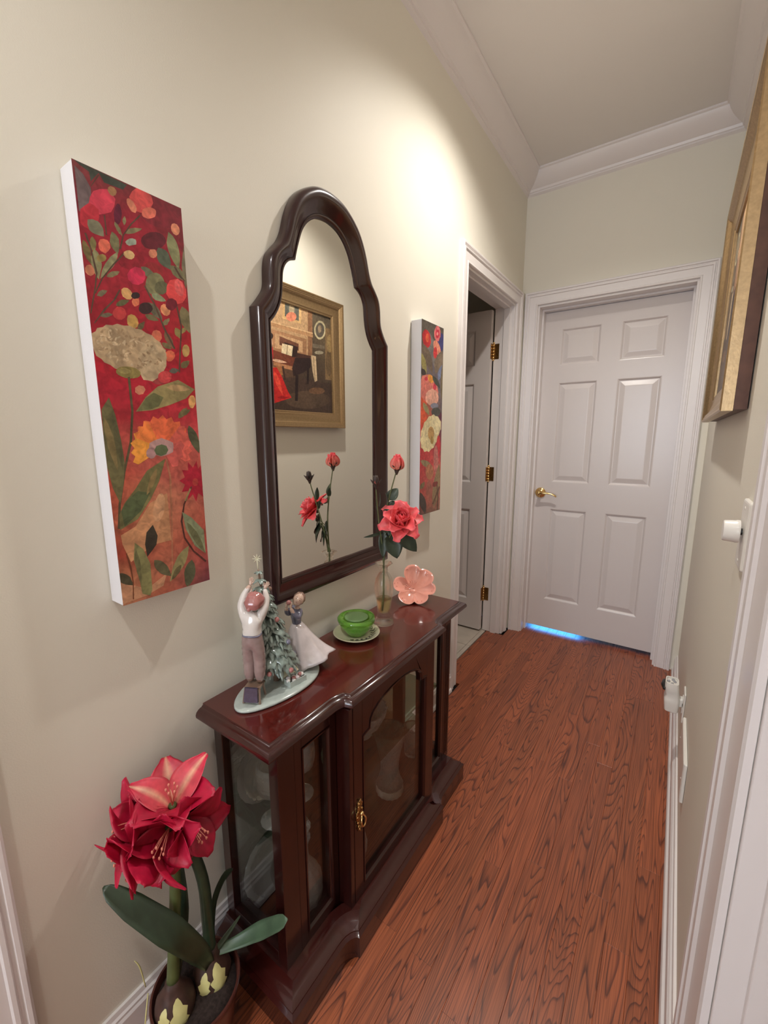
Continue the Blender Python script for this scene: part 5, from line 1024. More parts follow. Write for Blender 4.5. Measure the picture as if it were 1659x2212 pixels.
for k, (xx, yy, lb) in enumerate([(.150, -2.150, 'crystal goblet on the glass shelf nearest the left end pane'), (.150, -2.060, 'crystal goblet on the glass shelf behind the left side light')]):
    glassware('crystal_goblet', lb, 'goblet', (xx, yy, SHZ), [(.0005, 0)]+V3+[(r-.0025, z) for r, z in V3 if z > .08][::-1]+[(.0005, .074)], wob=cut(14, .018), grp='goblets on the glass shelf')
V4 = [(.030, 0), (.036, .004), (.034, .014), (.060, .040), (.078, .075), (.082, .090), (.080, .094)]
glassware('crystal_bowl', 'wide cut crystal bowl on the glass shelf behind the arch of the door', 'bowl', (.140, -1.800, SHZ), shell(V4, .004), wob=cut(20, .035))
V5 = [(.028, 0), (.034, .004), (.040, .030), (.042, .060), (.034, .095), (.027, .120), (.030, .140), (.032, .145)]
t, b = glassware('glass_pitcher', 'small clear glass pitcher standing just behind the brass door pull', 'pitcher', (.205, -1.925, FLOORZ), shell(V5, .003), wob=cut(10, .02))
bm = bmesh.new(); tube(bm, [(.030, -.012, .13), (.052, -.020, .125), (.058, -.023, .09), (.044, -.018, .05), (.036, -.014, .045)], .0042, 8); mesh_obj('handle', bm, M['crystal'], t, True)
# plates leaning on the mirror, seen through the left end
for k, (xx, yy, zz, r, lb) in enumerate([(.060, -2.115, FLOORZ, .075, 'pressed glass plate leaning on the mirror at the bottom left of the cabinet'), (.060, -2.120, SHZ, .07, 'pressed glass plate leaning on the mirror above the glass shelf at the left end')]):
    t = thing('glass_plate', lb, 'plate', (xx, yy, zz), 'pressed glass plates in the cabinet')
    bm = bmesh.new(); lathe(bm, [(.0005, 0), (r*.55, 0), (r*.7, .004), (r, .010), (r+.001, .013), (r*.7, .008), (r*.55, .004), (.0005, .004)], seg=40, wob=cut(20, .012))
    bmesh.ops.transform(bm, matrix=Matrix.Translation((0, 0, r*.985)) @ Matrix.Rotation(math.radians(78), 4, 'Y'), verts=bm.verts)
    mesh_obj('dish', bm, M['crystal'], t, True)
V6 = [(.024, 0), (.030, .003), (.032, .050), (.028, .080), (.034, .110), (.036, .115)]
glassware('crystal_tumbler', 'slim cut crystal tumbler behind the right side light of the cabinet', 'glass', (.135, -1.475, FLOORZ), shell(V6, .003), wob=cut(12, .025))

# ------------------------------------------------------------------ wall mirror
MY = -1.752
OUT = [(0, 1.942), (.045, 1.937), (.08, 1.922), (.115, 1.897), (.14, 1.865), (.157, 1.83), (.17, 1.79), (.185, 1.762), (.205, 1.74), (.222, 1.718), (.229, 1.69), (.231, 1.655), (.236, 1.638), (.247, 1.622), (.260, 1.606), (.272, 1.593)]
INN = [(0, 1.868), (.035, 1.863), (.06, 1.851), (.08, 1.833), (.095, 1.811), (.106, 1.785), (.115, 1.76), (.122, 1.736), (.140, 1.729), (.155, 1.716), (.165, 1.695), (.169, 1.66), (.173, 1.635), (.182, 1.610), (.196, 1.588), (.212, 1.570)]
def dens(P, keep=()):
    out = []
    for i in range(len(P)-1):
        n = 4
        p0 = Vector((*P[max(i-1, 0)], 0)); p1 = Vector((*P[i], 0)); p2 = Vector((*P[i+1], 0)); p3 = Vector((*P[min(i+2, len(P)-1)], 0))
        if i in keep: p0 = p1
        if i+1 in keep: p3 = p2
        if i == 0: p0 = Vector((-P[1][0], P[1][1], 0))
        for j in range(n):
            t = j/n; q = .5*((2*p1)+(-p0+p2)*t+(2*p0-5*p1+4*p2-p3)*t*t+(-p0+3*p1-3*p2+p3)*t**3); out.append((q.x, q.y))
    out.append(P[-1]); return out
DO = dens(OUT); DI = dens(INN, (7,))
half = list(zip(DO, DI))
loop = [((MY+o[0], o[1]), (MY-.006+i[0], i[1])) for o, i in half]
loop += [((MY+.272, .850), (MY-.006+.212, .915)), ((MY-.272, .850), (MY-.006-.212, .915))]
loop += [((MY-o[0], o[1]), (MY-.006-i[0], i[1])) for o, i in half[::-1][:-1]]
mir = thing('wall_mirror', 'tall arched wall mirror in a shaped dark mahogany frame above the cabinet', 'mirror', (0, MY, 1.4))
CS = [(0, .002), (0, .010), (.015, .018), (.06, .026), (.14, .031), (.25, .0335), (.36, .0327), (.47, .0295), (.58, .025), (.70, .0205), (.80, .0172), (.84, .0150), (.86, .0168), (.92, .0165), (.97, .014), (1.0, .012), (1.0, .002)]
bm = bmesh.new(); rings = []
for o, i in loop:
    rings.append([bm.verts.new((xx, o[0]+(i[0]-o[0])*t, o[1]+(i[1]-o[1])*t)) for t, xx in CS])
nn = len(rings)
for a in range(nn):
    A, B = rings[a], rings[(a+1) % nn]
    for j in range(len(CS)): bm.faces.new((A[j], A[(j+1) % len(CS)], B[(j+1) % len(CS)], B[j]))
def wparent(o, t): o.parent = t; o.matrix_parent_inverse = Matrix.Translation(-Vector(t.location)); return o
wparent(smooth_by_angle(mesh_obj('frame', bm, M['mahogany_frame']), 40), mir)
bm = bmesh.new(); vs = [bm.verts.new((.0095, (i[0]-MY)*1.012+MY, i[1]+(.002 if i[1] > 1 else -.002))) for o, i in loop]; bm.faces.new(vs)
ex = bmesh.ops.extrude_face_region(bm, geom=list(bm.faces)); bmesh.ops.translate(bm, verts=[v for v in ex['geom'] if isinstance(v, bmesh.types.BMVert)], vec=(-.004, 0, 0))
wparent(mesh_obj('mirror_glass', bm, M['silver']), mir)

# ------------------------------------------------------------------ pictures
def picture_face(name, data, bg, x, sgn, y0, y1, z0, z1, cols, parent, gain=1.0):
    """flat painted shapes (u,v) on a graded ground; bg rows from the top down"""
    bm = bmesh.new(); cl = bm.loops.layers.float_color.new('Col')
    def P(u, v, k): return (x+sgn*k*1.2e-6, y0+(y1-y0)*u, z0+(z1-z0)*v)
    def L(c): return (*[min(1, q*gain) for q in lin(c)], 1)
    nr = len(bg); nc = len(bg[0]); tone = random.Random(len(data))
    for r in range(nr-1):
        for c in range(nc-1):
            q = [(c, r), (c+1, r), (c+1, r+1), (c, r+1)]
            f = bm.faces.new([bm.verts.new(P(a/(nc-1), 1-b/(nr-1), 0)) for a, b in q])
            for l, (a, b) in zip(f.loops, q): l[cl] = L(bg[b][a])
    for k, line in enumerate(data):
        col = line[:3]
        pts = [(line[i]/1000, line[i+1]/3000) for i in range(3, len(line)-1, 2)]
        if len(pts) > 2 and pts[0] == pts[-1]: pts.pop()
        if len(pts) < 3: continue
        try: f = bm.faces.new([bm.verts.new(P(*p, k+1)) for p in pts])
        except ValueError: continue
        for l in f.loops:
            v = tone.uniform(.80, 1.20); l[cl] = (*[min(1, q*v) for q in L(col)[:3]], 1)   # brushed tone changes inside a stroke
    me = bpy.data.meshes.new(name); bm.normal_update(); bmesh.ops.triangulate(bm, faces=[f for f in bm.faces if len(f.verts) > 4]); bm.to_mesh(me); bm.free(); me.materials.append(M['paint'])
    o = bpy.data.objects.new(name, me); COL.objects.link(o); return o
BG1 = [[(120,60,60),(110,45,48),(130,30,42)],[(120,35,50),(150,30,48),(125,34,44)],[(150,32,48),(158,30,48),(140,30,42)],[(150,38,48),(160,32,50),(150,32,44)],[(150,28,42),(160,30,46),(160,32,40)],[(150,26,40),(160,26,44),(170,30,42)],[(165,24,40),(160,26,46),(165,26,42)],[(170,28,48),(180,34,52),(170,32,42)],[(165,40,48),(165,40,50),(180,50,60)],[(178,78,66),(182,88,76),(205,96,88)],[(190,78,60),(184,90,78),(178,84,72)],[(176,84,62),(190,120,92),(166,84,72)],[(160,84,60),(190,116,88),(176,88,72)],[(150,60,44),(180,100,76),(168,72,62)],[(176,116,82),(176,104,80),(160,72,70)],[(180,120,88),(170,90,70),(110,52,64)]]
BG2 = [[(84,78,70),(98,92,86)],[(110,84,76),(96,92,104)],[(112,100,98),(84,84,112)],[(108,92,84),(104,98,110)],[(160,84,60),(112,104,110)],[(214,92,54),(100,92,92)],[(206,70,54),(98,58,70)],[(190,54,56),(150,52,66)],[(186,52,58),(200,86,82)],[(180,70,66),(196,110,98)],[(172,80,70),(176,104,88)],[(92,66,60),(150,110,88)]]
BG3 = [[(150,112,80),(196,158,118),(96,86,72),(78,70,60)],[(170,130,96),(190,150,112),(80,70,60),(104,88,66)],[(160,116,84),(176,132,98),(72,62,52),(96,80,60)],[(96,64,48),(120,84,62),(70,56,46),(84,68,52)],[(80,54,42),(80,58,46),(66,54,46),(64,54,44)],[(74,50,40),(70,52,42),(60,50,44),(58,48,40)]]
def canvas(label, y0, y1, data, bg, rough_name):
    t = thing('canvas_picture', label, 'painting', (.002, (y0+y1)/2, .9875), 'tall floral canvases on the left wall')
    bm = bmesh.new(); bx(bm, .002, .0467, y0, y1, .9875, 1.7163, .0012)
    wparent(mesh_obj('canvas', bm, M['canvas_edge']), t)
    wparent(picture_face('painted_flowers', data, bg, .0469, 1, y0, y1, .9875, 1.7163, 3, t, 1.02), t)
canvas('tall narrow canvas of red and orange flowers left of the mirror', -2.3814, -2.205, CANVAS_ONE, BG1, 1)
canvas('tall narrow floral canvas with blue greys between the mirror and the open door', -1.2923, -1.1168, CANVAS_TWO, BG2, 2)
# gold framed oil painting on the right wall (seen edge-on and in the mirror)
pt = thing('framed_painting', 'gold framed oil painting of a woman in red at a piano on right wall', 'painting', (W-.002, -1.05, 1.348))
fy0, fy1, fz0, fz1 = -1.520, -.585, 1.348, 2.085; fw = .086
pa = [(W-.012, fy0+fw, fz0+fw), (W-.012, fy1-fw, fz0+fw), (W-.012, fy1-fw, fz1-fw), (W-.012, fy0+fw, fz1-fw)]
GF = [(-.004, .004), (-.004, .010), (0, .012), (.006, .010), (.010, .014), (.016, .013), (.022, .012), (.050, .020), (.056, .024), (.062, .030), (.066, .0295), (.070, .033), (.074, .0325), (.078, .036), (.083, .037), (.086, .034), (.086, .014)]
bm = bmesh.new(); sweep(bm, pa, GF, (-1, 0, 0), closed=True)
wparent(smooth_by_angle(mesh_obj('gold_frame', bm, M['gold']), 30), pt)
bm = bmesh.new(); sweep(bm, pa, [(.05, -.0095), (.05, .009), (.0835, .0135), (.0835, -.0095)], (-1, 0, 0), closed=True); wparent(mesh_obj('back_frame', bm, M['gold_side']), pt)
bm = bmesh.new(); bx(bm, W-.016, W-.014, fy0+fw-.006, fy1-fw+.006, fz0+fw-.006, fz1-fw+.006); wparent(mesh_obj('backing', bm, M['gold_side']), pt)
wparent(picture_face('painted_scene', PIANO, BG3, W-.0165, -1, -1.436, -.67, 1.434, 2.001, 4, pt, 1.1), pt)

# ------------------------------------------------------------------ things on the right wall
def rbox(bm, x0, x1, y0, y1, z0, z1, r=.006, seg=5):
    """plate with rounded corners in the YZ plane and a softened face"""
    P = []
    for cy, cz, a0 in ((y1-r, z1-r, 0), (y0+r, z1-r, 90), (y0+r, z0+r, 180), (y1-r, z0+r, 270)):
        for k in range(seg): a = math.radians(a0+90*k/(seg-1)); P.append((cy+r*math.cos(a), cz+r*math.sin(a)))
    c = ((y0+y1)/2, (z0+z1)/2)
    def ring(x, s): return [bm.verts.new((x, c[0]+(p[0]-c[0])*s, c[1]+(p[1]-c[1])*s)) for p in P]
    R = [ring(x1, 1), ring(x0+(x1-x0)*.35, 1), ring(x0+(x1-x0)*.1, .97), ring(x0, .92)]
    for A, B in zip(R, R[1:]):
        for k in range(len(P)): bm.faces.new((A[k], A[(k+1) % len(P)], B[(k+1) % len(P)], B[k]))
    bm.faces.new(R[0]); bm.faces.new(R[-1])
sw_ = thing('dimmer_switch', 'white rotary dimmer switch plate on the right wall beside the door casing', 'switch', (W-.001, -1.755, 1.125))
bm = bmesh.new(); rbox(bm, W-.0075, W-.001, -1.792, -1.718, 1.062, 1.184, .006); wparent(mesh_obj('plate', bm, M['plastic']), sw_)
bm = bmesh.new(); lathe(bm, [(.0005, 0), (.020, 0), (.0205, .004), (.0195, .006), (.0185, .021), (.017, .023), (.0005, .0235)], seg=30)
bmesh.ops.transform(bm, matrix=Matrix.Translation((W-.0115, -1.757, 1.128)) @ Matrix.Rotation(-PI/2, 4, 'Y'), verts=bm.verts); wparent(smooth_by_angle(mesh_obj('knob', bm, M['plastic'])), sw_)
bm = bmesh.new(); lathe(bm, [(.0005, 0), (.006, 0), (.006, .005), (.0005, .005)], seg=16)
bmesh.ops.transform(bm, matrix=Matrix.Translation((W-.007, -1.757, 1.128)) @ Matrix.Rotation(-PI/2, 4, 'Y'), verts=bm.verts); wparent(mesh_obj('spindle', bm, M['plastic_dark']), sw_)
for zz in (1.076, 1.170):
    bm = bmesh.new(); ball(bm, (W-.0075, -1.755, zz), .003, (.4, 1, 1), 10, 6); wparent(mesh_obj('screw', bm, M['plastic'], None, True), sw_)
def outlet(label, yc, zc):
    t = thing('outlet_plate', label, 'outlet', (W-.001, yc, zc), 'outlet plates low on the right wall'); bm = bmesh.new(); rbox(bm, W-.0065, W-.001, yc-.036, yc+.036, zc-.058, zc+.058, .005); wparent(mesh_obj('plate', bm, M['plastic']), t)
    for s in (-1, 1):
        bm = bmesh.new(); rbox(bm, W-.0085, W-.006, yc-.017, yc+.017, zc+s*.0195-.014, zc+s*.0195+.014, .010); wparent(mesh_obj('receptacle', bm, M['plastic']), t)
        bm = bmesh.new()
        for d in (-.006, .006): bx(bm, W-.0088, W-.0084, yc+d-.001, yc+d+.001, zc+s*.0195-.003, zc+s*.0195+.005)
        wparent(mesh_obj('slot', bm, M['plastic_dark']), t)
outlet('white outlet plate behind the night light on the right wall', -.90, .305)
# plug-in night light
nl = thing('night_light', 'white plug-in night light with dark sensor top on the right wall', 'lamp', (.95, -.90, .29))
bm = bmesh.new()
def sec(z, x0, x1, w, r=.25):
    out = []
    for k in range(20):
        a = 2*PI*k/20; ca, sa = math.cos(a), math.sin(a); e = .45
        out.append(((x0+x1)/2+(x1-x0)/2*abs(ca)**e*(1 if ca > 0 else -1), -.90+w*abs(sa)**e*(1 if sa > 0 else -1), z))
    return out
R = [[bm.verts.new(p) for p in sec(*a)] for a in ((.272, .922, .954, .026), (.277, .912, .957, .032), (.310, .908, .958, .034), (.325, .907, .958, .033), (.337, .912, .955, .030), (.352, .908, .953, .032), (.374, .906, .951, .033), (.388, .908, .949, .031))]
for A, B in zip(R, R[1:]):
    for k in range(20): bm.faces.new((A[k], A[(k+1) % 20], B[(k+1) % 20], B[k]))
bm.faces.new(R[0]); 
inner = [bm.verts.new((.9285+(v.co.x-.9285)*.86, -.90+(v.co.y+.90)*.86, .388)) for v in R[-1]]; low = [bm.verts.new((v.co.x, v.co.y, .380)) for v in inner]
for A, B in ((R[-1], inner), (inner, low)):
    for k in range(20): bm.faces.new((A[k], A[(k+1) % 20], B[(k+1) % 20], B[k]))
bm.faces.new(low); wparent(smooth_by_angle(mesh_obj('housing', bm, M['plastic'])), nl)
bm = bmesh.new()
for a, b_ in ((-.008, 0), (.006, .004), (.0, -.012), (.002, .013)): ball(bm, (.9285+a*1.4, -.90+b_*1.3, .382), .0056, u=10, v=6)
wparent(mesh_obj('led', bm, M['lens'], None, True), nl)
bm = bmesh.new(); tube(bm, [(.907, -.926, .360), (.902, -.903, .366), (.905, -.876, .370)], [.006, .0075, .006], 8); wparent(mesh_obj('sensor', bm, M['plastic_dark'], None, True), nl)
bm = bmesh.new(); rbox(bm, .952, W-.0086, -.915, -.885, .296, .330, .006); wparent(mesh_obj('plug', bm, M['plastic']), nl)
tp = thing('wall_plate', 'blank white box plate low on the right wall nearer than the night light', 'plate', (W-.001, -1.215, .30))
bm = bmesh.new(); rbox(bm, W-.011, W-.001, -1.325, -1.065, .222, .350, .003, 3); wparent(mesh_obj('cover', bm, M['plastic']), tp)
for yy in (-1.30, -1.09):
    bm = bmesh.new(); ball(bm, (W-.011, yy, .286), .003, (.4, 1, 1), 10, 6); wparent(mesh_obj('screw', bm, M['plastic'], None, True), tp)

# ------------------------------------------------------------------ things on the cabinet
TZ = ZT+.0012
# saucer and green glass bowl
bx0, by0 = .107, -1.771
sa = thing('saucer', 'cream glazed saucer with dark brushed marks under the green glass bowl', 'saucer', (bx0, by0, TZ))
bm = bmesh.new(); lathe(bm, [(.0005, 0), (.036, 0), (.040, .002), (.055, .006), (.068, .011), (.0715, .014), (.0705, .0155), (.066, .0135), (.052, .009), (.038, .0055), (.0005, .005)], seg=56)
mesh_obj('dish', bm, M['saucer'], sa, True)
bm = bmesh.new(); rs = random.Random(4)
for k in range(9):
    a = math.radians(-70+k*17); r0, r1 = .040+rs.random()*.004, .058+rs.random()*.006
    def zz(r): return .0064+(r-.038)*.26
    P = [(r*math.cos(a+.12*math.sin(j*2.1)+(r-r0)*6), r*math.sin(a+.12*math.sin(j*2.1)+(r-r0)*6), zz(r)+.0004) for j, r in enumerate([r0+(r1-r0)*q/4 for q in range(5)])]
    tube(bm, P, [.0003, .0011, .0009, .0003], 5, flat=1)
mesh_obj('brushed_marks', bm, M['saucer_ink'], sa, True)['kind'] = 'stuff'
gb = thing('glass_bowl', 'translucent green glass candle bowl standing on the cream saucer', 'bowl', (bx0, by0, TZ+.0066))
bm = bmesh.new(); lathe(bm, [(.0005, 0), (.026, 0), (.028, .002), (.034, .010), (.044, .023), (.053, .036), (.0572, .047), (.0570, .053), (.0535, .0565), (.049, .0570), (.045, .0550), (.040, .0530), (.0375, .0500), (.036, .020), (.030, .010), (.0005, .009)], seg=56, wob=lambda a, z: 1+.006*math.sin(3*a+z*300)+.004*math.sin(7*a))
mesh_obj('bowl_body', bm, M['green_glass'], gb, True)
bm = bmesh.new(); lathe(bm, [(.0005, .0505), (.034, .0505), (.0362, .053), (.0355, .0555), (.031, .0562), (.0005, .0558)], seg=40); mesh_obj('frosted_lid', bm, M['green_frost'], gb, True, label='frosted green disc lid')
# pink blossom dish standing tilted
pk = thing('blossom_dish', 'glossy pink ceramic dish shaped like a blossom at the far end of the cabinet', 'dish', (.108, -1.432, TZ))
n = Vector((.40, -.56, .73)).normalized(); t1 = Vector((0, 0, 1)); t1 = (t1-n*t1.dot(n)).normalized(); s1 = t1.cross(n)   # s1 points to the right in the picture
cd = Vector((0, 0, .066))
LOB = [(92, .086, 27), (38, .086, 30), (-12, .083, 20), (-62, .076, 26), (-125, .078, 30), (168, .078, 26)]   # angle (deg, 0 = right, 90 = up), reach, half width
def dish_r(a):
    best = .046
    for c, R, h in LOB:
        d = (math.degrees(a)-c+180) % 360-180
        if abs(d) < h*1.35: best = max(best, R*(1-.40*(abs(d)/(h*1.35))**2.6))
    return best
def dish_h(q, a, back):
    h = -.030*(1-q**2.1)+.008*math.sin(a+.6)*q
    if q > .5: h += .006*(q-.5)*math.sin(5*a)
    return h-(.0045 if back else 0)
bm = bmesh.new(); rows = 12; seg = 96
def dish_pt(q, a, back):
    r = dish_r(a)*.98; base = .046*q*1.1 if q < .5 else None
    rr = q*(.046+(r-.046)*min(1, q*1.05)**1.2) if q < 1 else r
    rr = q*r if q > .75 else q*(r*(q/.75)+.060*(1-q/.75))
    return cd+s1*rr*math.cos(a)+t1*rr*math.sin(a)+n*dish_h(q, a, back)
F = [[bm.verts.new(dish_pt(i/rows, 2*PI*k/seg, False)) for k in range(seg)] for i in range(1, rows+1)]
B = [[bm.verts.new(dish_pt(i/rows*.985, 2*PI*k/seg, True)) for k in range(seg)] for i in range(1, rows+1)]
c0 = bm.verts.new(dish_pt(0, 0, False)); c1 = bm.verts.new(dish_pt(0, 0, True))
for G, c in ((F, c0), (B, c1)):
    for k in range(seg): bm.faces.new((c, G[0][k], G[0][(k+1) % seg]))
    for X, Y in zip(G, G[1:]):
        for k in range(seg): bm.faces.new((X[k], Y[k], Y[(k+1) % seg], X[(k+1) % seg]))
for k in range(seg): bm.faces.new((F[-1][k], F[-1][(k+1) % seg], B[-1][(k+1) % seg], B[-1][k]))
mn = min(v.co.z for v in bm.verts); pk.location.z += -mn+.0005
mesh_obj('petalled_dish', bm, M['pinkdish'], pk, True)
rs = random.Random(2)
for c, R, h in LOB:
    for k in range(3):
        a = math.radians(c+rs.uniform(-h*.7, h*.7)); q = rs.uniform(.78, .93); bm = bmesh.new(); ball(bm, dish_pt(q, a, False)+n*.0008, .0022, u=8, v=6); mesh_obj('glaze_bead', bm, M['pinkdish'], pk, True)
for k in range(9):
    a = math.radians(60+k*14); pts = [dish_pt(q, a+.25*(q-.1), False)+n*.0006 for q in (.06, .2, .34, .46)]; bm = bmesh.new(); tube(bm, pts, [.0016, .0014, .0022], 6); mesh_obj('stamen_relief', bm, M['pinkdish'], pk, True)
bm = bmesh.new(); b0 = Vector((cd.x, cd.y, cd.z))+n*-.034
lathe(bm, [(.016, mn+.0004), (.024, mn+.0006), (.025, mn+.006), (.022, b0.z-.004), (.016, b0.z+.004)], (b0.x-.004, b0.y+.006, 0), 28); mesh_obj('foot', bm, M['pinkdish'], pk, True)

# glass vase with silk roses
vx, vy = .125, -1.650
va = thing('bud_vase', 'clear glass bud vase half full of yellowish water holding the coral roses', 'vase', (vx, vy, TZ))
VP = [(.0005, 0), (.031, 0), (.0322, .004), (.0300, .010), (.0255, .020), (.0205, .034), (.0210, .050), (.0250, .075), (.0295, .105), (.0308, .125), (.0275, .150), (.0175, .168), (.0118, .175), (.0140, .180), (.0118, .185), (.0150, .192), (.0240, .200), (.0278, .203)]
VI = [(.0268, .2036), (.0225, .2010), (.0133, .1930), (.0095, .185), (.0118, .180), (.0095, .175), (.0150, .1665), (.0252, .149), (.0284, .125), (.0272, .105), (.0228, .076), (.0188, .052), (.0175, .040), (.0005, .034)]
bm = bmesh.new(); lathe(bm, VP+VI, seg=56, wob=lambda a, z: 1+(.05*math.sin(6*a) if z > .194 else 0)); mesh_obj('vase_body', bm, M['vase_glass'], va, True)
bm = bmesh.new(); lathe(bm, [(.0005, .0346), (.0170, .0405), (.0182, .052), (.0222, .076), (.0244, .086), (.0005, .086)], seg=40); mesh_obj('water', bm, M['water'], va, True)
RT = Vector((.8230, .5681, 0)); FW = Vector((-.5594, .8102, -.1757)); UP = RT.cross(FW)
def D(r, u, tw=0): return (RT*r+UP*u-FW*tw).normalized()
rz = thing('rose_spray', 'coral pink silk rose spray with two buds standing in the glass vase', 'flower', (vx, vy, TZ+.05))
def wp(o): return wparent(o, rz)
bm = bmesh.new(); tube(bm, [(.122, -1.652, .742), (.1245, -1.651, .80), (.125, -1.6505, .90), (.129, -1.651, 1.00), (.131, -1.640, 1.08), (.139, -1.610, 1.17), (.142, -1.602, 1.192)], [.0024, .0026, .0026, .0026, .0022, .0018, .0018], 8)
wp(mesh_obj('stem', bm, M['rose_stem'], None, True))
bm = bmesh.new(); tube(bm, [(.1215, -1.648, .90), (.127, -1.660, .95), (.133, -1.69, 1.05), (.141, -1.712, 1.13), (.144, -1.717, 1.155)], [.002, .002, .0018, .0016], 8); wp(mesh_obj('stem', bm, M['rose_stem'], None, True))
bm = bmesh.new(); tube(bm, [(.127, -1.654, .90), (.136, -1.655, .95), (.158, -1.658, 1.00), (.184, -1.656, 1.03), (.192, -1.655, 1.042)], [.0024, .0024, .0022, .0022], 8); wp(mesh_obj('stem', bm, M['rose_stem'], None, True))
def bloom(name, c, d, rings, m, sepalm=M['sepal'], seed=1, sc=1, tw0=0):
    d = Vector(d).normalized(); a = d.orthogonal().normalized(); b = d.cross(a); c = Vector(c); rs = random.Random(seed)
    bm = bmesh.new(); tube(bm, [c-d*.020*sc, c-d*.008*sc, c], [.0025*sc, .0075*sc, .0085*sc], 10)
    for k in range(5):
        g = 2*PI*k/5; rad = a*math.cos(g)+b*math.sin(g)
        petal(bm, c-d*.008*sc+rad*.006*sc, d*(.35 if seed == 1 else 1.5)+rad*.85, -rad+d, .026*sc, .012*sc, bend=.5 if seed != 3 else .1, cup=.2, shape=.6, nu=4, nv=6, seed=k, tipw=.02, basew=.5)
    core = wp(mesh_obj(name, bm, sepalm, None, True))
    for ri, (n_, th, L, Wd, bend, cup) in enumerate(rings):
        for k in range(n_):
            g = 2*PI*(k+.5*ri)/n_+.3*ri+rs.uniform(-.15, .15)+tw0; rad = a*math.cos(g)+b*math.sin(g); t = math.radians(th+rs.uniform(-4, 4))
            bm = bmesh.new(); petal(bm, c-d*.006*sc+rad*.004*sc, d*math.cos(t)+rad*math.sin(t), -rad, L*sc, Wd*sc, bend=bend+rs.uniform(-.1, .1), cup=cup, shape=.62, ruffle=.02 if th > 20 else 0, nu=8, nv=9, seed=ri*9+k, tipw=.35, basew=.35)
            o = mesh_obj('petal', bm, m, core, True)
    return core
bloom('rose_bloom', (.190, -1.653, 1.044), D(.10, .50, .86), [(3, 5, .038, .040, -.25, .9), (4, 14, .044, .046, -.30, .85), (5, 26, .052, .054, -.12, .7), (5, 46, .062, .062, .45, .45), (6, 72, .070, .064, .65, .35)], M['rose'], seed=1)
bloom('rose_bud', (.142, -1.602, 1.196), (.06, .05, 1), [(3, 2, .044, .036, -.35, 1.1), (4, 9, .050, .042, -.30, 1.0), (3, 16, .046, .040, -.05, .9)], M['rose_bud'], seed=2)
bloom('rose_bud', (.144, -1.717, 1.160), (.0, -.12, 1), [(3, 2, .026, .018, -.35, 1.1)], M['rose_bud'], seed=3, sc=.9)
# closed sepals around the small bud
bm = bmesh.new(); d = Vector((0, -.12, 1)).normalized(); a = d.orthogonal().normalized(); b = d.cross(a)
for k in range(4):
    g = 2*PI*k/4; rad = a*math.cos(g)+b*math.sin(g); petal(bm, Vector((.144, -1.717, 1.158))+rad*.005, d+rad*.35, -rad, .027, .016, bend=-.7, cup=.6, shape=.7, nu=4, nv=6, seed=k, basew=.6)
wp(mesh_obj('calyx', bm, M['sepal'], None, True))
LV = [((.133, -1.632, 1.10), D(.55, .8, .1), .046, .036, .4), ((.132, -1.636, 1.09), D(-.1, .95, .2), .036, .016, .3), ((.131, -1.640, 1.075), D(.95, .25, .1), .048, .036, .4), ((.134, -1.668, 1.07), D(.95, -.12, .3), .045, .020, .3), ((.137, -1.692, 1.085), D(.15, .95, .1), .044, .016, .2), ((.133, -1.688, 1.055), D(-.15, .9, .1), .034, .010, .2),
      ((.128, -1.662, 1.000), D(-.95, -.28, .3), .062, .010, .3), ((.152, -1.652, .996), D(.28, -.95, .35), .078, .060, .5), ((.172, -1.640, 1.004), D(.72, -.66, .2), .086, .052, .6), ((.140, -1.650, .972), D(.62, -.75, .25), .060, .046, .5), ((.127, -1.655, 1.005), D(-.02, -1, .1), .086, .030, .2), ((.131, -1.650, 1.01), D(.12, -1, .0), .066, .032, .3), ((.150, -1.668, 1.01), D(.9, .35, .2), .045, .026, .4)]
for k, (b0_, dd, L, Wd, bend) in enumerate(LV):
    bm = bmesh.new(); petal(bm, b0_, dd, -FW+Vector((0, 0, .4)) if Wd > .02 else RT+UP*.2, L, Wd, bend=bend, cup=.25, shape=.72, nu=6, nv=10, seed=k, tipw=.02, basew=.05)
    lf = mesh_obj('leaf', bm, M['rose_leaf'], None, True); wp(lf)
    if Wd > .02:
        bm = bmesh.new(); b_ = Vector(b0_); near = Vector((.129, -1.650, max(.90, b_.z-.03))); tube(bm, [near, (near+b_)/2+Vector((0, 0, .004)), b_+dd*.004], .0009, 6); wp(mesh_obj('leaf_stalk', bm, M['rose_stem'], None, True))

# ------------------------------------------------------------------ porcelain group of two children at a tree
BZ = TZ+.0085
fg = thing('porcelain_figurine', 'porcelain figurine of two children decorating a fir tree on the near end of the cabinet', 'figurine', (.113, -2.085, TZ))
def wf_(o): return wparent(o, fg)
bm = bmesh.new(); P = []
for k in range(48):
    a = 2*PI*k/48; ca, sa_ = math.cos(a), math.sin(a); ry = .127 if sa_ > 0 else .124
    P.append((.113+.066*ca*(1+.10*-sa_)+.006*math.sin(2*a), -2.085+ry*sa_+.004*math.cos(3*a)))
c = (.113, -2.085)
R = [[bm.verts.new((c[0]+(x-c[0])*s, c[1]+(y-c[1])*s, TZ+z)) for x, y in P] for s, z in ((.95, 0), (1, .003), (.995, .0062), (.97, .0082))]
R += [[bm.verts.new((c[0]+(x-c[0])*s, c[1]+(y-c[1])*s, TZ+.0084+.0010*math.sin(x*260+s*9)*math.cos(y*210))) for x, y in P] for s in (.8, .6, .4, .2)]
for X, Y in zip(R, R[1:]):
    for k in range(48): bm.faces.new((X[k], X[(k+1) % 48], Y[(k+1) % 48], Y[k]))
bm.faces.new(R[0][::-1]); bm.faces.new(R[-1]); wf_(mesh_obj('base', bm, M['porc_base'], None, True, label='pale green oval base'))
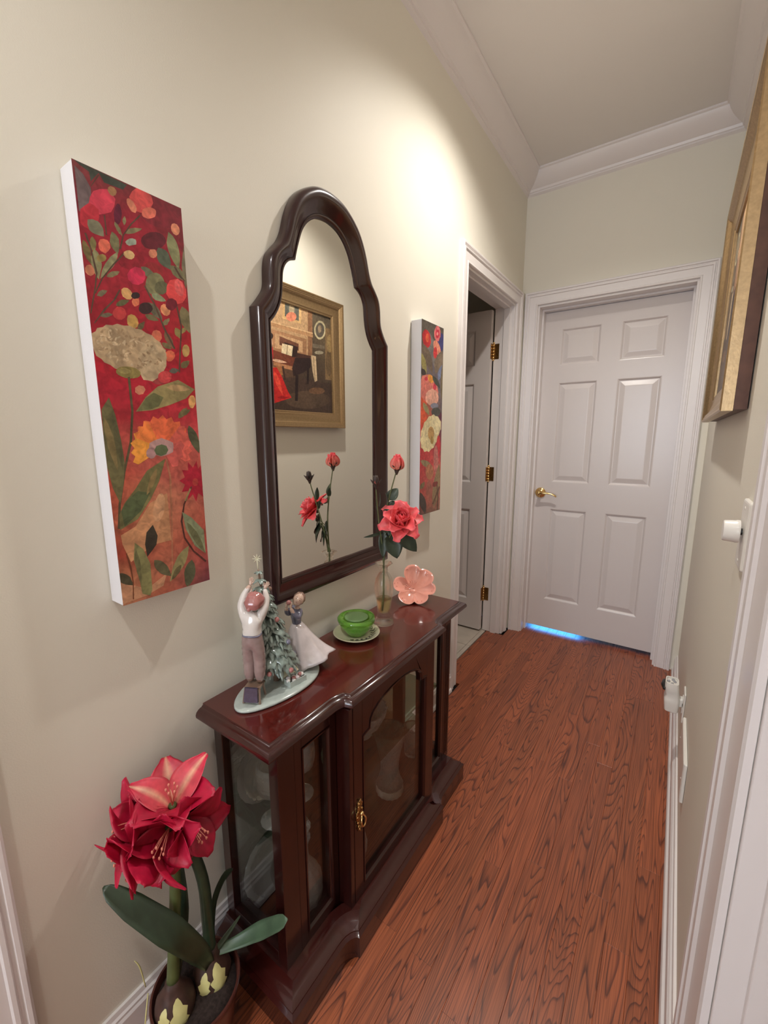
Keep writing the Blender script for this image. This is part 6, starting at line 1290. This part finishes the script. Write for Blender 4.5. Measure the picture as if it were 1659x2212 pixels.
# tree
bm = bmesh.new(); T0 = Vector((.101, -2.080, BZ-.002)); T1 = Vector((.086, -2.106, .992)); tube(bm, [T0, T0.lerp(T1, .3), T0.lerp(T1, .7), T1], [.009, .007, .004, .002], 10)
tree = wf_(mesh_obj('tree', bm, M['porc_wood'], None, True))
rs = random.Random(5); tips = []
for ti in range(12):
    f = ti/11; c = T0.lerp(T1, min(.985, .27+.715*f)); Lr = .056*(1-f)**.9+.012; nb = max(5, int(9-4*f))
    for k in range(nb):
        g = 2*PI*k/nb+ti*.7+rs.uniform(-.15, .15); rad = Vector((math.cos(g), math.sin(g), 0)); L = Lr*rs.uniform(.9, 1.12)
        if c.x+rad.x*L < .024: L = max(.006, (c.x-.024)/max(.05, -rad.x))
        # a drooping branch of overlapping lobes
        bm = bmesh.new(); wdt = L*.62
        petal(bm, c, rad*.9+Vector((0, 0, .05)), Vector((0, 0, 1)), L, wdt, bend=1.0, cup=-.5, shape=.8, ruffle=.05, nu=8, nv=6, thick=.003, seed=ti*20+k, tipw=.5, basew=.4)
        e = c+rad*L*.62-Vector((0, 0, L*.30)); s_ = Vector((-rad.y, rad.x, 0))
        for q in (-1, 0, 1):
            if L > .022: petal(bm, e+s_*q*wdt*.28, rad*.6+s_*q*.4-Vector((0, 0, .8)), rad+Vector((0, 0, .4)), L*.42, wdt*.34, bend=.3, cup=-.4, nu=4, nv=5, thick=.0022, seed=k+q, tipw=.2, basew=.6)
        mesh_obj('branch', bm, M['porc_green'], tree, True).matrix_parent_inverse = Matrix.Identity(4)
        tips.append((c+rad*L*.85-Vector((0, 0, L*.38)), ti, k))
for j, (p, ti, k) in enumerate(tips):
    if (ti*5+k*3) % 6 == 0 and ti < 11:
        bm = bmesh.new(); ball(bm, p+Vector((0, 0, -.002)), .0062, u=12, v=8); mesh_obj('bauble', bm, [M['porc_pink'], M['porc_hair'], M['porc_blue'], M['porc_skin']][j % 4], tree, True)
st = T1+Vector((0, 0, .001)); bm = bmesh.new()
tube(bm, [st-Vector((0, 0, .006)), st+Vector((-.001, -.001, .022))], .0012, 6); cs = st+Vector((-.001, -.001, .024))
for k in range(8):
    g = 2*PI*k/8; e = RT*math.cos(g)+Vector((0, 0, 1))*math.sin(g); tube(bm, [cs, cs+e*.011], [.0016, .0004], 6, spline=0)
mesh_obj('star', bm, M['saucer'], tree, True, label='small cream star on a spike')

# stool
SP = Vector((.118, -2.157, 0)); Fb = Vector((-.46, .888, 0)).normalized(); Rb = Vector((.888, .46, 0)).normalized()
def LB(r, f, z): return SP+Rb*r+Fb*f+Vector((0, 0, z))
bm = bmesh.new()
for (r, f) in ((-.017, -.020), (.017, -.020), (-.014, .014), (.014, .014)):
    tube(bm, [LB(r*1.12, f*1.12, BZ), LB(r*.95, f*.75, .737)], [.0030, .0028], 6, spline=0)
    tube(bm, [LB(-.0175, -.016, .722), LB(.0175, -.016, .722)], [.0016, .0016], 6, spline=0)
q = [LB(-.018, -.017, .737), LB(.018, -.017, .737), LB(.018, .016, .737), LB(-.018, .016, .737)]
lo = [bm.verts.new(p) for p in q]; hi = [bm.verts.new(p+Vector((0, 0, .004))) for p in q]
for k in range(4): bm.faces.new((lo[k], lo[(k+1) % 4], hi[(k+1) % 4], hi[k]))
bm.faces.new(lo[::-1]); bm.faces.new(hi); stool = wf_(mesh_obj('stool', bm, M['porc_wood'], None))
bm = bmesh.new(); q = [(-.0145, -.0235, .742), (.0145, -.0235, .742), (.0165, -.0290, .711), (-.0165, -.0290, .711)]
fr = [bm.verts.new(LB(*p)) for p in q]; bk = [bm.verts.new(LB(p[0], p[1]+.005, p[2])) for p in q]
for k in range(4): bm.faces.new((fr[k], fr[(k+1) % 4], bk[(k+1) % 4], bk[k]))
bm.faces.new(fr[::-1]); bm.faces.new(bk); mesh_obj('cloth', bm, M['porc_navy'], stool, label='dark blue cloth hanging over the stool')
# boy reaching up to the tree, seen from behind
V = [(0, 0, .846), (0, .001, .864), (0, .003, .884), (.001, .004, .900), (.004, .005, .914),                       # pelvis..neck 0-4
     (-.017, .004, .901), (-.026, .009, .924), (-.022, .020, .946), (-.010, .027, .966),                             # left arm 5-8
     (.018, .004, .901), (.027, .013, .920), (.027, .024, .939), (.021, .031, .957),                                 # right arm 9-12
     (-.010, .001, .836), (-.0125, .004, .800), (-.0120, .001, .762), (-.0120, .000, .7485), (-.0120, .009, .7470),  # left leg 13-17
     (.010, .001, .836), (.0125, .004, .800), (.0120, .001, .762), (.0120, .000, .7485), (.0120, .009, .7470)]       # right leg 18-22
E_ = [(0, 1), (1, 2), (2, 3), (3, 4), (3, 5), (5, 6), (6, 7), (7, 8), (3, 9), (9, 10), (10, 11), (11, 12), (0, 13), (13, 14), (14, 15), (15, 16), (16, 17), (0, 18), (18, 19), (19, 20), (20, 21), (21, 22)]
Rd = [.0225, .0215, .0235, .0195, .0075, .0130, .0105, .0085, .0048, .0130, .0105, .0085, .0048, .0170, .0150, .0135, .0075, .0062, .0170, .0150, .0135, .0075, .0062]
def boymat(p):
    if p.z < .7525: return 2
    if p.z < .862: return 1
    q = p-SP
    if p.z > .960 and q.dot(Fb) > .010: return 3
    return 0
def boy_folds(co):
    if .76 < co.z < .90:
        k = .0006*math.sin(co.z*420+co.x*240); d = Vector((co.x-SP.x, co.y-SP.y, 0)); return co+d.normalized()*k if d.length > 1e-4 else co
    return co
boy = wf_(skin('boy', [LB(*p) for p in V], E_, Rd, [M['porc_white'], M['porc_mauve'], M['porc_hair'], M['porc_skin']], None, 2, 0, boymat, boy_folds))
def sub(o, parent): o.parent = parent; o.matrix_parent_inverse = parent.matrix_parent_inverse.copy() if False else Matrix.Identity(4); return o
def hand(parent, wrist, d, side, palm_n, sc=1.0):
    """palm with four fingers and a thumb"""
    d = Vector(d).normalized(); s = Vector(side); s = (s-d*s.dot(d)).normalized(); w = Vector(wrist); bm = bmesh.new()
    tube(bm, [w, w+d*.005*sc, w+d*.009*sc], [.0034*sc, .0042*sc, .0036*sc], 8, flat=.6)
    for k, L in enumerate((.0075, .009, .0085, .0065)):
        o = s*(k-1.5)*.0021*sc; c = Vector(palm_n)*.0016*sc; tube(bm, [w+d*.008*sc+o, w+d*(.008+L*.55)*sc+o*1.15, w+d*(.008+L)*sc+o*1.25+c], [.0012*sc, .0011*sc, .0008*sc], 6)
    tube(bm, [w+d*.003*sc-s*.003*sc, w+d*.007*sc-s*.0065*sc, w+d*.011*sc-s*.0072*sc], [.0014*sc, .0012*sc, .0009*sc], 6)
    return sub(mesh_obj('hand', bm, M['porc_skin'], None, True), parent)
hand(boy, LB(-.010, .027, .966), (-.1, .3, 1), Rb*-1, Fb); hand(boy, LB(.021, .031, .957), (.35, .5, .9), Rb, Fb)
hc_ = LB(.0075, .006, .933); bm = bmesh.new(); ball(bm, hc_, .0135, (1, 1, 1.12), 16, 12); 
hd = sub(mesh_obj('head', bm, M['porc_skin'], None, True), boy)
bm = bmesh.new(); ball(bm, hc_+Fb*-.001+Vector((0, 0, -.002)), .0148, (1, 1, .9), 14, 10); sub(mesh_obj('hair', bm, M['porc_hair'], None, True), boy)
bm = bmesh.new(); cc = hc_+Fb*-.003+Vector((0, 0, .006))
ball(bm, cc, .0215, (1, 1, .92), 18, 14)
for v in bm.verts:
    q = v.co-cc; a = math.atan2(q.dot(Fb), q.dot(Rb)); v.co += Vector((q.x, q.y, q.z*.3))*(.09*math.sin(5*a)+.05*math.sin(q.z*500))
    if q.dot(Fb) < 0: v.co -= Vector((0, 0, .30*abs(q.dot(Fb)))); 
ball(bm, cc-Fb*.017+Rb*-.005+Vector((0, 0, -.014)), .0052, (1, 1, 1), 12, 8)
sub(mesh_obj('cap', bm, M['porc_pink'], None, True, label='floppy rose pink cap'), boy)
bm = bmesh.new(); sweep_pts = [LB(.0200*math.cos(a), .0200*math.sin(a)*.95, .862+.001*math.sin(3*a)) for a in [2*PI*k/20 for k in range(21)]]; tube(bm, sweep_pts, .0022, 6, spline=0); sub(mesh_obj('belt', bm, M['porc_blue'], None, True), boy)
# girl holding a bauble
GP = Vector((.078, -1.985, 0)); Fg = Vector((-.19, -.98, 0)).normalized(); Lg = Vector((.98, -.19, 0)).normalized()   # Lg: towards the viewer side
def LG(l, f, z): return GP+Lg*l+Fg*f+Vector((0, 0, z))
V = [(0, 0, .802), (.001, .002, .818), (.002, .003, .832), (.004, .004, .846), (.012, .004, .858), (.013, .005, .866),
     (.018, .004, .848), (.026, .012, .836), (.024, .024, .852), (.020, .030, .868),
     (-.010, .006, .850), (-.014, .018, .838), (-.002, .028, .852), (.006, .034, .866)]
E_ = [(0, 1), (1, 2), (2, 3), (3, 4), (4, 5), (3, 6), (6, 7), (7, 8), (8, 9), (3, 10), (10, 11), (11, 12), (12, 13)]
Rd = [.0130, .0125, .0155, .0140, .0058, .0050, .0105, .0100, .0072, .0040, .0105, .0100, .0072, .0040]
def girlmat(p): return 1 if p.z > .857 and (p-LG(.013, .005, .866)).length < .011 else (1 if (p-GP).dot(Fg) > .024 and p.z > .856 else 0)
girl = wf_(skin('girl', [LG(*p) for p in V], E_, Rd, [M['porc_blue'], M['porc_skin']], None, 2, 0, girlmat))
hand(girl, LG(.020, .030, .867), (0, .25, 1), Lg, Fg*-1, .9); hand(girl, LG(.006, .034, .865), (.1, .2, 1), Lg*-1, Fg*-1, .9)
bm = bmesh.new(); ball(bm, LG(.013, .030, .880), .0065, u=12, v=8); sub(mesh_obj('held_bauble', bm, M['porc_pink'], None, True), girl)
# head tilted, face towards the viewer
hc_ = LG(.024, .008, .885); look = (Vector((.62, -.72, .32))).normalized(); tilt = Vector((.42, .25, .87)); tilt = (tilt-look*tilt.dot(look)).normalized(); sd = tilt.cross(look)
def HP(s, u, f): return hc_+sd*s+tilt*u+look*f
bm = bmesh.new(); ball(bm, (0, 0, 0), .0150, (.92, .98, 1.15), 20, 16)
for v in bm.verts:
    s, f, u = v.co.x, -v.co.y, v.co.z
    if u < -.004 and f > 0: s *= .82
    if f > .008 and abs(s) < .004 and -.005 < u < .003: f += .0032*(1-abs(s)/.004)
    v.co = HP(s, u, f)
hd = sub(mesh_obj('head', bm, M['porc_skin'], None, True), girl)
bm = bmesh.new()
for s in (-1, 1): tube(bm, [HP(s*.0075, .0012, .0120), HP(s*.0048, .0006, .0136), HP(s*.0022, .0014, .0140)], [.0005, .0008, .0005], 6); tube(bm, [HP(s*.0078, .0046, .0120), HP(s*.005, .0056, .0130), HP(s*.0022, .0048, .0136)], [.0003, .0005, .0003], 6)
sub(mesh_obj('eyes', bm, M['porc_hair'], None, True), girl)
bm = bmesh.new(); tube(bm, [HP(-.0030, -.0070, .0122), HP(0, -.0074, .0132), HP(.0030, -.0070, .0122)], [.0004, .0010, .0004], 6); sub(mesh_obj('mouth', bm, M['porc_pink'], None, True), girl)
bm = bmesh.new(); ball(bm, (0, 0, 0), .0158, (1, 1, 1.12), 28, 18)
for v in bm.verts:
    s, f, u = v.co.x, -v.co.y, v.co.z; k = 1+.035*math.sin(9*math.atan2(u, s)); v.co = HP(s*k, u*k+.0030, f-.0052)
ball(bm, HP(.002, .008, -.018), .0078, (1, 1, 1), 12, 8)
sub(mesh_obj('hair', bm, M['porc_hair'], None, True), girl)
# skirt swept towards the viewer's right
bm = bmesh.new(); rings = []; nz = 14; sg = 48
for i in range(nz+1):
    t = i/nz; z = .812-(.812-(BZ+.001))*t; cen = GP+Vector((.0, 0, 0))+Vector((.016, .0, 0))*t; ring = []
    for k in range(sg):
        a = 2*PI*k/sg; dirv = Vector((math.cos(a), math.sin(a), 0)); r = .0130+.036*t**.7
        flare = max(0, dirv.dot(Vector((.86, .50, 0))))**2; r += .034*flare*t**1.3
        r *= 1+(.07*math.sin(8*a+t*2)+.035*math.sin(13*a))*t**.8
        if cen.x+dirv.x*r < .022: r = (cen.x-.022)/max(.01, -dirv.x)
        zz = z+.034*flare*t**2.2; ring.append(bm.verts.new((cen.x+dirv.x*r, cen.y+dirv.y*r, zz)))
    rings.append(ring)
for X, Y in zip(rings, rings[1:]):
    for k in range(sg): bm.faces.new((X[k], X[(k+1) % sg], Y[(k+1) % sg], Y[k]))
bm.faces.new(rings[0]); bm.faces.new(rings[-1]); sub(mesh_obj('skirt', bm, M['porc_skirt'], None, True, label='wide off-white skirt swept out behind'), girl)
# box of baubles and its lid
bd = Vector((.12, .99, 0)).normalized(); bs = Vector((.99, -.12, 0)).normalized(); bc = Vector((.147, -2.062, BZ))
def BX(s, d, z): return bc+bs*s+bd*d+Vector((0, 0, z))
bm = bmesh.new()
for (s0, s1_, d0, d1_) in ((-.013, -.011, -.024, .024), (.011, .013, -.024, .024), (-.011, .011, -.024, -.022), (-.011, .011, .022, .024)):
    q = [(s0, d0), (s1_, d0), (s1_, d1_), (s0, d1_)]; lo = [bm.verts.new(BX(*p, 0)) for p in q]; hi = [bm.verts.new(BX(*p, .014)) for p in q]
    for k in range(4): bm.faces.new((lo[k], lo[(k+1) % 4], hi[(k+1) % 4], hi[k]))
    bm.faces.new(lo[::-1]); bm.faces.new(hi)
tbx = wf_(mesh_obj('toy_box', bm, M['porc_base']))
rs = random.Random(9)
for k in range(11):
    bm = bmesh.new(); ball(bm, BX(rs.uniform(-.008, .008), -.020+k*.0038, .010+rs.uniform(0, .006)), .0058, (1, 1, .9), 10, 8)
    sub(mesh_obj('bauble', bm, [M['porc_white'], M['porc_skirt'], M['porc_mauve'], M['porc_white'], M['porc_pink']][k % 5], None, True), tbx)
bm = bmesh.new(); q = [BX(-.022, -.026, .026), BX(-.013, -.026, .017), BX(-.013, .020, .019), BX(-.022, .020, .028)]
fr = [bm.verts.new(p) for p in q]; bk = [bm.verts.new(p-Vector((.0015, 0, .002))) for p in q]
for k in range(4): bm.faces.new((fr[k], fr[(k+1) % 4], bk[(k+1) % 4], bk[k]))
bm.faces.new(fr); bm.faces.new(bk[::-1])
for dd in (-.018, .012): tube(bm, [BX(-.018, dd, .021), BX(-.016, dd, 0)], .0015, 6, spline=0)
wf_(mesh_obj('box_lid', bm, M['saucer']))

# ------------------------------------------------------------------ potted amaryllis on the floor
px, py = .131, -2.360
am = thing('potted_amaryllis', 'red amaryllis with two bulbs in a brown pot on the floor left of the cabinet', 'plant', (px, py, 0))
def wa(o): return wparent(o, am)
bm = bmesh.new(); lathe(bm, [(.0005, .001), (.058, .001), (.062, .004), (.070, .05), (.080, .11), (.0865, .146), (.0885, .150), (.0875, .154), (.0835, .154), (.0815, .148), (.076, .12), (.0005, .115)], (px, py, 0), 48); wa(smooth_by_angle(mesh_obj('pot', bm, M['pot']), 40))
bm = bmesh.new(); lathe(bm, [(.0005, .1165), (.0745, .121), (.0795, .138), (.055, .142), (.03, .139), (.0005, .141)], (px, py, 0), 40, wob=lambda a, z: 1+(.008*math.sin(11*a) if z > .13 else 0)); wa(mesh_obj('soil', bm, M['soil'], None, True))
def bulb(cx_, cy_, seed):
    prof = [(.0005, .112), (.024, .114), (.035, .130), (.0385, .150), (.034, .172), (.022, .190), (.0155, .202), (.0140, .214), (.0005, .216)]
    bm = bmesh.new(); lathe(bm, prof, (cx_, cy_, 0), 32, wob=lambda a, z: 1+.03*math.sin(5*a+seed)+.015*math.sin(11*a+z*60)); b = wa(mesh_obj('bulb', bm, M['bulb'], None, True))
    # pale flesh where the papery skin has torn
    bm = bmesh.new(); rs = random.Random(seed)
    for ca, wd, z0, z1 in ((-70, 17, .140, .184), (-22, 24, .136, .192)):
        gr = []
        for i in range(9):
            t = i/8; z = z0+(z1-z0)*t; r = None
            for (r0, za_), (r1, zb_) in zip(prof, prof[1:]):
                if za_ <= z <= zb_: r = r0+(r1-r0)*(z-za_)/(zb_-za_)
            row = []
            for j in range(5):
                a = math.radians(ca+seed*7+wd*(j-2)/2*(math.sin(PI*min(1, t*.9+.08))**.6)*(1+.25*math.sin(i*2.1+j))); rr = (r or .03)*(1+.03*math.sin(5*a+seed)+.015*math.sin(11*a+z*60))+.0009
                row.append(bm.verts.new((cx_+rr*math.cos(a), cy_+rr*math.sin(a), z)))
            gr.append(row)
        for i in range(8):
            for j in range(4): bm.faces.new((gr[i][j], gr[i][j+1], gr[i+1][j+1], gr[i+1][j]))
    o = mesh_obj('bulb_flesh', bm, M['bulb_pale'], None, True, label='pale flesh showing through torn skin'); o.parent = b
bulb(.124, -2.402, 1); bulb(.135, -2.326, 2)
def strap(name, pts, wid, face, m, thick=.0022):
    P = catmull(pts, 6); bm = bmesh.new(); k = len(P); face = Vector(face).normalized(); top = []; bot = []
    for i, p in enumerate(P):
        t = (P[min(i+1, k-1)]-P[max(i-1, 0)]).normalized(); s = t.cross(face).normalized(); nn = s.cross(t); f = i/(k-1)
        w = 0
        for (f0, w0), (f1, w1) in zip(wid, wid[1:]):
            if f0 <= f <= f1: w = w0+(w1-w0)*(f-f0)/(f1-f0)
        top.append([bm.verts.new(p+s*q*w/2+nn*(q*q*w*.10)) for q in (-1, -.6, -.2, .2, .6, 1)]); bot.append([bm.verts.new(p+s*q*w/2+nn*(q*q*w*.10-thick*(1-.8*q*q))) for q in (-1, -.6, -.2, .2, .6, 1)])
    for G in (top, bot):
        for A, B in zip(G, G[1:]):
            for j in range(5): bm.faces.new((A[j], A[j+1], B[j+1], B[j]))
    for A, B, a_, b_ in zip(top, top[1:], bot, bot[1:]):
        bm.faces.new((A[0], B[0], b_[0], a_[0])); bm.faces.new((A[-1], B[-1], b_[-1], a_[-1]))
    for G in ((top[0], bot[0]), (top[-1], bot[-1])):
        for j in range(5): bm.faces.new((G[0][j], G[0][j+1], G[1][j+1], G[1][j]))
    return wa(mesh_obj(name, bm, m, None, True))
strap('leaf', [(.150, -2.338, .190), (.158, -2.362, .262), (.146, -2.400, .345), (.098, -2.436, .402), (.042, -2.470, .452)], [(0, .020), (.25, .038), (.55, .050), (.8, .042), (.93, .026), (1, .004)], (.75, -.35, .8), M['leaf_dark'])
strap('leaf', [(.138, -2.322, .195), (.168, -2.285, .202), (.212, -2.254, .233), (.282, -2.236, .298)], [(0, .014), (.3, .022), (.7, .034), (.93, .026), (1, .005)], (.3, -.5, .8), M['leaf_mid'])
strap('leaf', [(.132, -2.322, .20), (.122, -2.304, .29), (.110, -2.270, .315), (.100, -2.236, .300)], [(0, .016), (.4, .026), (.8, .016), (1, .003)], (1, .5, .2), M['leaf_dark'])
strap('leaf', [(.142, -2.318, .20), (.148, -2.295, .215), (.155, -2.262, .238)], [(0, .012), (.5, .012), (1, .003)], (.8, -.5, .5), M['leaf_dark'])
strap('leaf', [(.118, -2.395, .20), (.108, -2.365, .31), (.085, -2.352, .395), (.072, -2.352, .44)], [(0, .018), (.4, .028), (.8, .024), (1, .004)], (.8, -.5, .2), M['leaf_dark'])
bm = bmesh.new(); tube(bm, [(.124, -2.402, .205), (.120, -2.386, .32), (.112, -2.370, .436), (.104, -2.368, .540)], [.0125, .0115, .0105, .0095], 14); wa(mesh_obj('stem', bm, M['stem_green'], None, True))
bm = bmesh.new(); tube(bm, [(.135, -2.326, .205), (.132, -2.324, .28), (.122, -2.321, .373), (.103, -2.334, .468), (.098, -2.356, .530)], [.0125, .012, .0115, .0105, .0095], 14); wa(mesh_obj('stem', bm, M['leaf_dark'], None, True))
FL = [((.103, -2.358, .566), D(.15, .85, .35), .098, 0.2, 1), ((.092, -2.385, .560), D(-.72, .22, .65), .100, .6, 0), ((.110, -2.388, .545), D(-.30, -.55, .75), .104, .1, 0), ((.116, -2.346, .545), D(.80, -.10, .50), .092, .4, 0), ((.122, -2.372, .555), D(.12, .0, 1), .088, .9, 0), ((.096, -2.395, .548), D(-.75, -.42, .55), .096, .3, 0)]
for fi, (c, d, L, ph, pale) in enumerate(FL):
    c = Vector(c); d = d.normalized(); a = (UP-d*UP.dot(d)).normalized(); b = d.cross(a); rs = random.Random(fi+3)
    bm = bmesh.new(); tube(bm, [c-d*.012, c, c+d*.012], [.0045, .006, .0075], 10); fo = wa(mesh_obj('flower', bm, M['stem_green'], None, True))
    for k in range(6):
        g = 2*PI*k/6+ph; rad = a*math.cos(g)+b*math.sin(g); th = math.radians(26 if k % 2 else 34); out = k % 2
        LL = L*rs.uniform(.92, 1.06)
        ed = (d*math.cos(math.radians(55))+rad*math.sin(math.radians(55)))
        end = c+ed*LL
        if end.x < .012: LL *= max(.45, (c.x-.012)/(c.x-end.x))
        bm = bmesh.new(); petal(bm, c+d*.006+rad*.005, d*math.cos(th)+rad*math.sin(th), -rad, LL*1.0, L*(.66 if out else .82), bend=.85+rs.uniform(-.2, .35), cup=.30, shape=.92, ruffle=.035, nu=10, nv=12, seed=fi*10+k, tipw=.22, basew=.24)
        mesh_obj('petal', bm, M['ama_pale'] if (pale and k in (0, 1, 5)) else M['ama'], fo, True)
    for k in range(6):
        g = 2*PI*k/6+ph+.4; rad = a*math.cos(g)+b*math.sin(g); e = c+d*L*.72+rad*.010-UP*.006
        bm = bmesh.new(); tube(bm, [c+d*.008, c+d*L*.4+rad*.005, e], [.0009, .0009, .0007], 5); ball(bm, e, .0022, (1, 1, 1.6), 8, 6); mesh_obj('stamen', bm, M['stamen'], fo, True)
for pts in ([(.052, -2.425, .16), (.050, -2.430, .215), (.044, -2.436, .235)], [(.06, -2.425, .150), (.075, -2.44, .12), (.078, -2.449, .08)]):
    bm = bmesh.new(); tube(bm, pts, [.0012, .0016, .0006], 6); wa(mesh_obj('dry_skin_strip', bm, M['bulb_pale'], None, True))

for i, (lx, ly) in enumerate(DOWNLIGHTS):
    t = thing('downlight', ['recessed ceiling downlight between the mirror and the end door', 'recessed ceiling downlight above the near end of the curio cabinet', 'recessed ceiling downlight at the far back of the hallway'][i], 'light', (lx, ly, H))
    bm = bmesh.new(); lathe(bm, [(.058, -.001), (.085, -.001), (.088, -.004), (.084, -.008), (.06, -.010), (.056, -.006)], (0, 0, 0), 36, close_loop=True); mesh_obj('trim_ring', bm, M['trim'], t, True)
    bm = bmesh.new(); lathe(bm, [(.0005, -.0012), (.054, -.0012), (.054, -.003), (.0005, -.004)], (0, 0, 0), 24); mesh_obj('lamp_face', bm, M['lampglow'], t, True)
